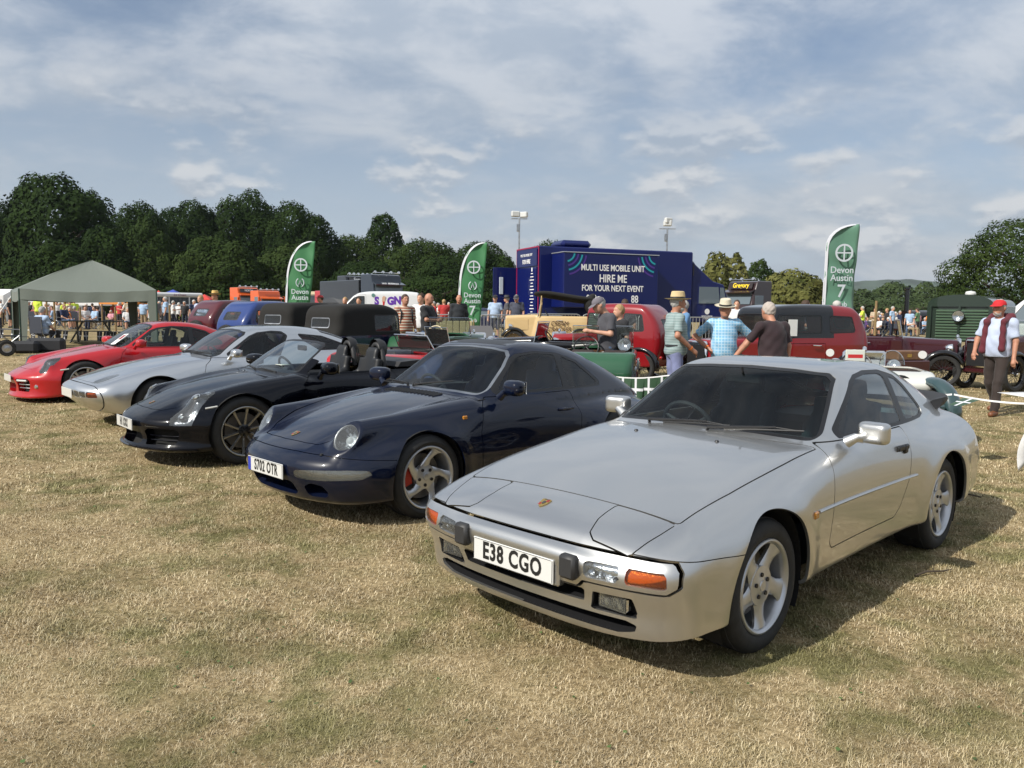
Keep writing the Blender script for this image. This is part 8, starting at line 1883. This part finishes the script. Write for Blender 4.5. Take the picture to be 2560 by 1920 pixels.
    X_, Y_, g = at(1205, 20); r = empty('display_board', (X_, Y_, g), R(-8), 'grey leaning board below the middle feather flag', 'board'); MB().prism([(-.62, 0), (.55, 0), (.25, 1.05), (-.30, 1.05)], 0, .03, 'xz').obj('panel', mat('grey_board_face', (.14, .14, .15), .7), r); MB().tube([(0, .03, .9), (0, .5, 0)], .015, 6).obj('strut', black, r)
    # green cycle-wing wheel behind the spoiler (belongs to a stripped special)
    X_, Y_, g = at(2346, 10.0); r = empty('trailer', (X_, Y_, g), R(100), 'small trailer with a rounded blue-green mudguard behind the silver coupe spoiler', 'trailer'); tg = paint('teal_grey_paint', (.03, .06, .065), 0, .3, .04)
    wire_wheel(r, 0, 0, .33); mudguard(r, 0, 0, .35, -5, 185, .24, tg); MB().box((0, .45, .42), (.9, .62, .22), 0, .05).obj('trailer_body', tg, r); wire_wheel(r, 0, .9, .33); mudguard(r, 0, .9, .35, -5, 185, .24, tg)
    # suitcase on the maroon tourer
    p = atz(2262, 888, 15.2); o = MB().box((0, 0, 0), (.62, .34, .18), .3, .02).obj('suitcase', mat('suitcase_leather', (.14, .07, .035), .5, var=.2, vscale=20), None); o.location = p; tag(o, 'brown leather suitcase on the luggage rack between white racer and maroon tourer', 'suitcase')
    MB().box((.0, -.175, 0), (.10, .02, .06), .3).obj('clasp', mat('gilt'), o)
    st = MB().box((0, 0, .40), (.75, .5, .80), .3, .02).obj('luggage_stand', vdm, None); st.location = (p.x, p.y, gh(p.x, p.y)); st.scale = (1, 1, max(.3, (p.z-.09-gh(p.x, p.y))/.80)); tag(st, 'dark maroon luggage trunk carrying the brown suitcase', 'trunk')
    # the surface the plum-shirted man leans on
    p = atz(1826, 900, 10.6); o = MB().box((0, 0, 0), (.55, .35, .10), 0, .03).obj('car_boot_lid', vdm, None); 
    o.location = p; bpy.data.objects.remove(o)
props()

def litter():
    tm = mat('twig_bark', (.06, .045, .03), .9)
    for i, (u, Y, ln, a) in enumerate(((2375, 4.75, .16, .4), (2440, 6.9, .14, 2.2))):
        X_, Y_, g = at(u, Y); o = MB().tube([(-ln, 0, .014), (-ln*.3, .012, .022), (ln*.4, -.01, .018), (ln, .008, .012)], [.006, .007, .005, .003], 6).tube([(0, 0, .02), (ln*.3, .05, .02)], .003, 5).obj('twig', tm); o.location = (X_, Y_, g); o.rotation_euler = (0, 0, a)
        tag(o, ['dark twig in the shadow edge beside the silver coupe', 'twig on the grass behind the silver coupe', 'small twig on the grass at the lower left', 'small twig in the grass in front of the silver bumper'][i], 'twig')
    rs = np.random.RandomState(5); n = 1500; y = 1.8+7*rs.rand(n)**1.2; x = (rs.rand(n)*2-1)*(y*.66+.3); V = []; cl = np.sin(x*2.1+1)*np.sin(y*1.7+x)
    k = rs.rand(n) < .25+.75*(cl > .35); x, y = x[k], y[k]; n = len(x); az = rs.rand(n)*6.283; s = .008+.012*rs.rand(n); z = .006+.012*rs.rand(n)
    for a_, b_ in ((-.5, -.2), (.1, -.5), (.6, .1), (-.1, .5)):
        V.append(np.stack([x+s*(a_*np.cos(az)-b_*np.sin(az)), y+s*(a_*np.sin(az)+b_*np.cos(az)), z+s*(rs.rand(n)-.3)*.5+np.array([gh(0, q) for q in y])], 1))
    V = np.stack(V, 1).reshape(-1, 3); o = meshobj('clover', V, np.arange(n*4).reshape(-1, 4), mat('clover_leaf', (.06, .10, .025), .6, var=.4, vscale=2), None, False); o['kind'] = 'stuff'
litter()
# ------------------------------------------------------------------ summer haze: far things pale a little
def haze():
    me = bpy.data.meshes.new('haze'); b = MB().box((0, 1500, 79), (6200, 3200, 190)); me.from_pydata(b.v, [], b.f)
    m = bpy.data.materials.new('haze_air'); m.use_nodes = True; nt = m.node_tree; nt.nodes.clear(); out = nt.nodes.new('ShaderNodeOutputMaterial'); v = nt.nodes.new('ShaderNodeVolumePrincipled')
    v.inputs['Color'].default_value = (.80, .88, 1.0, 1); v.inputs['Density'].default_value = .00006; v.inputs['Anisotropy'].default_value = .2
    nt.links.new(v.outputs[0], out.inputs['Volume']); me.materials.append(m); o = bpy.data.objects.new('haze', me); COL.objects.link(o); o['kind'] = 'stuff'
haze()
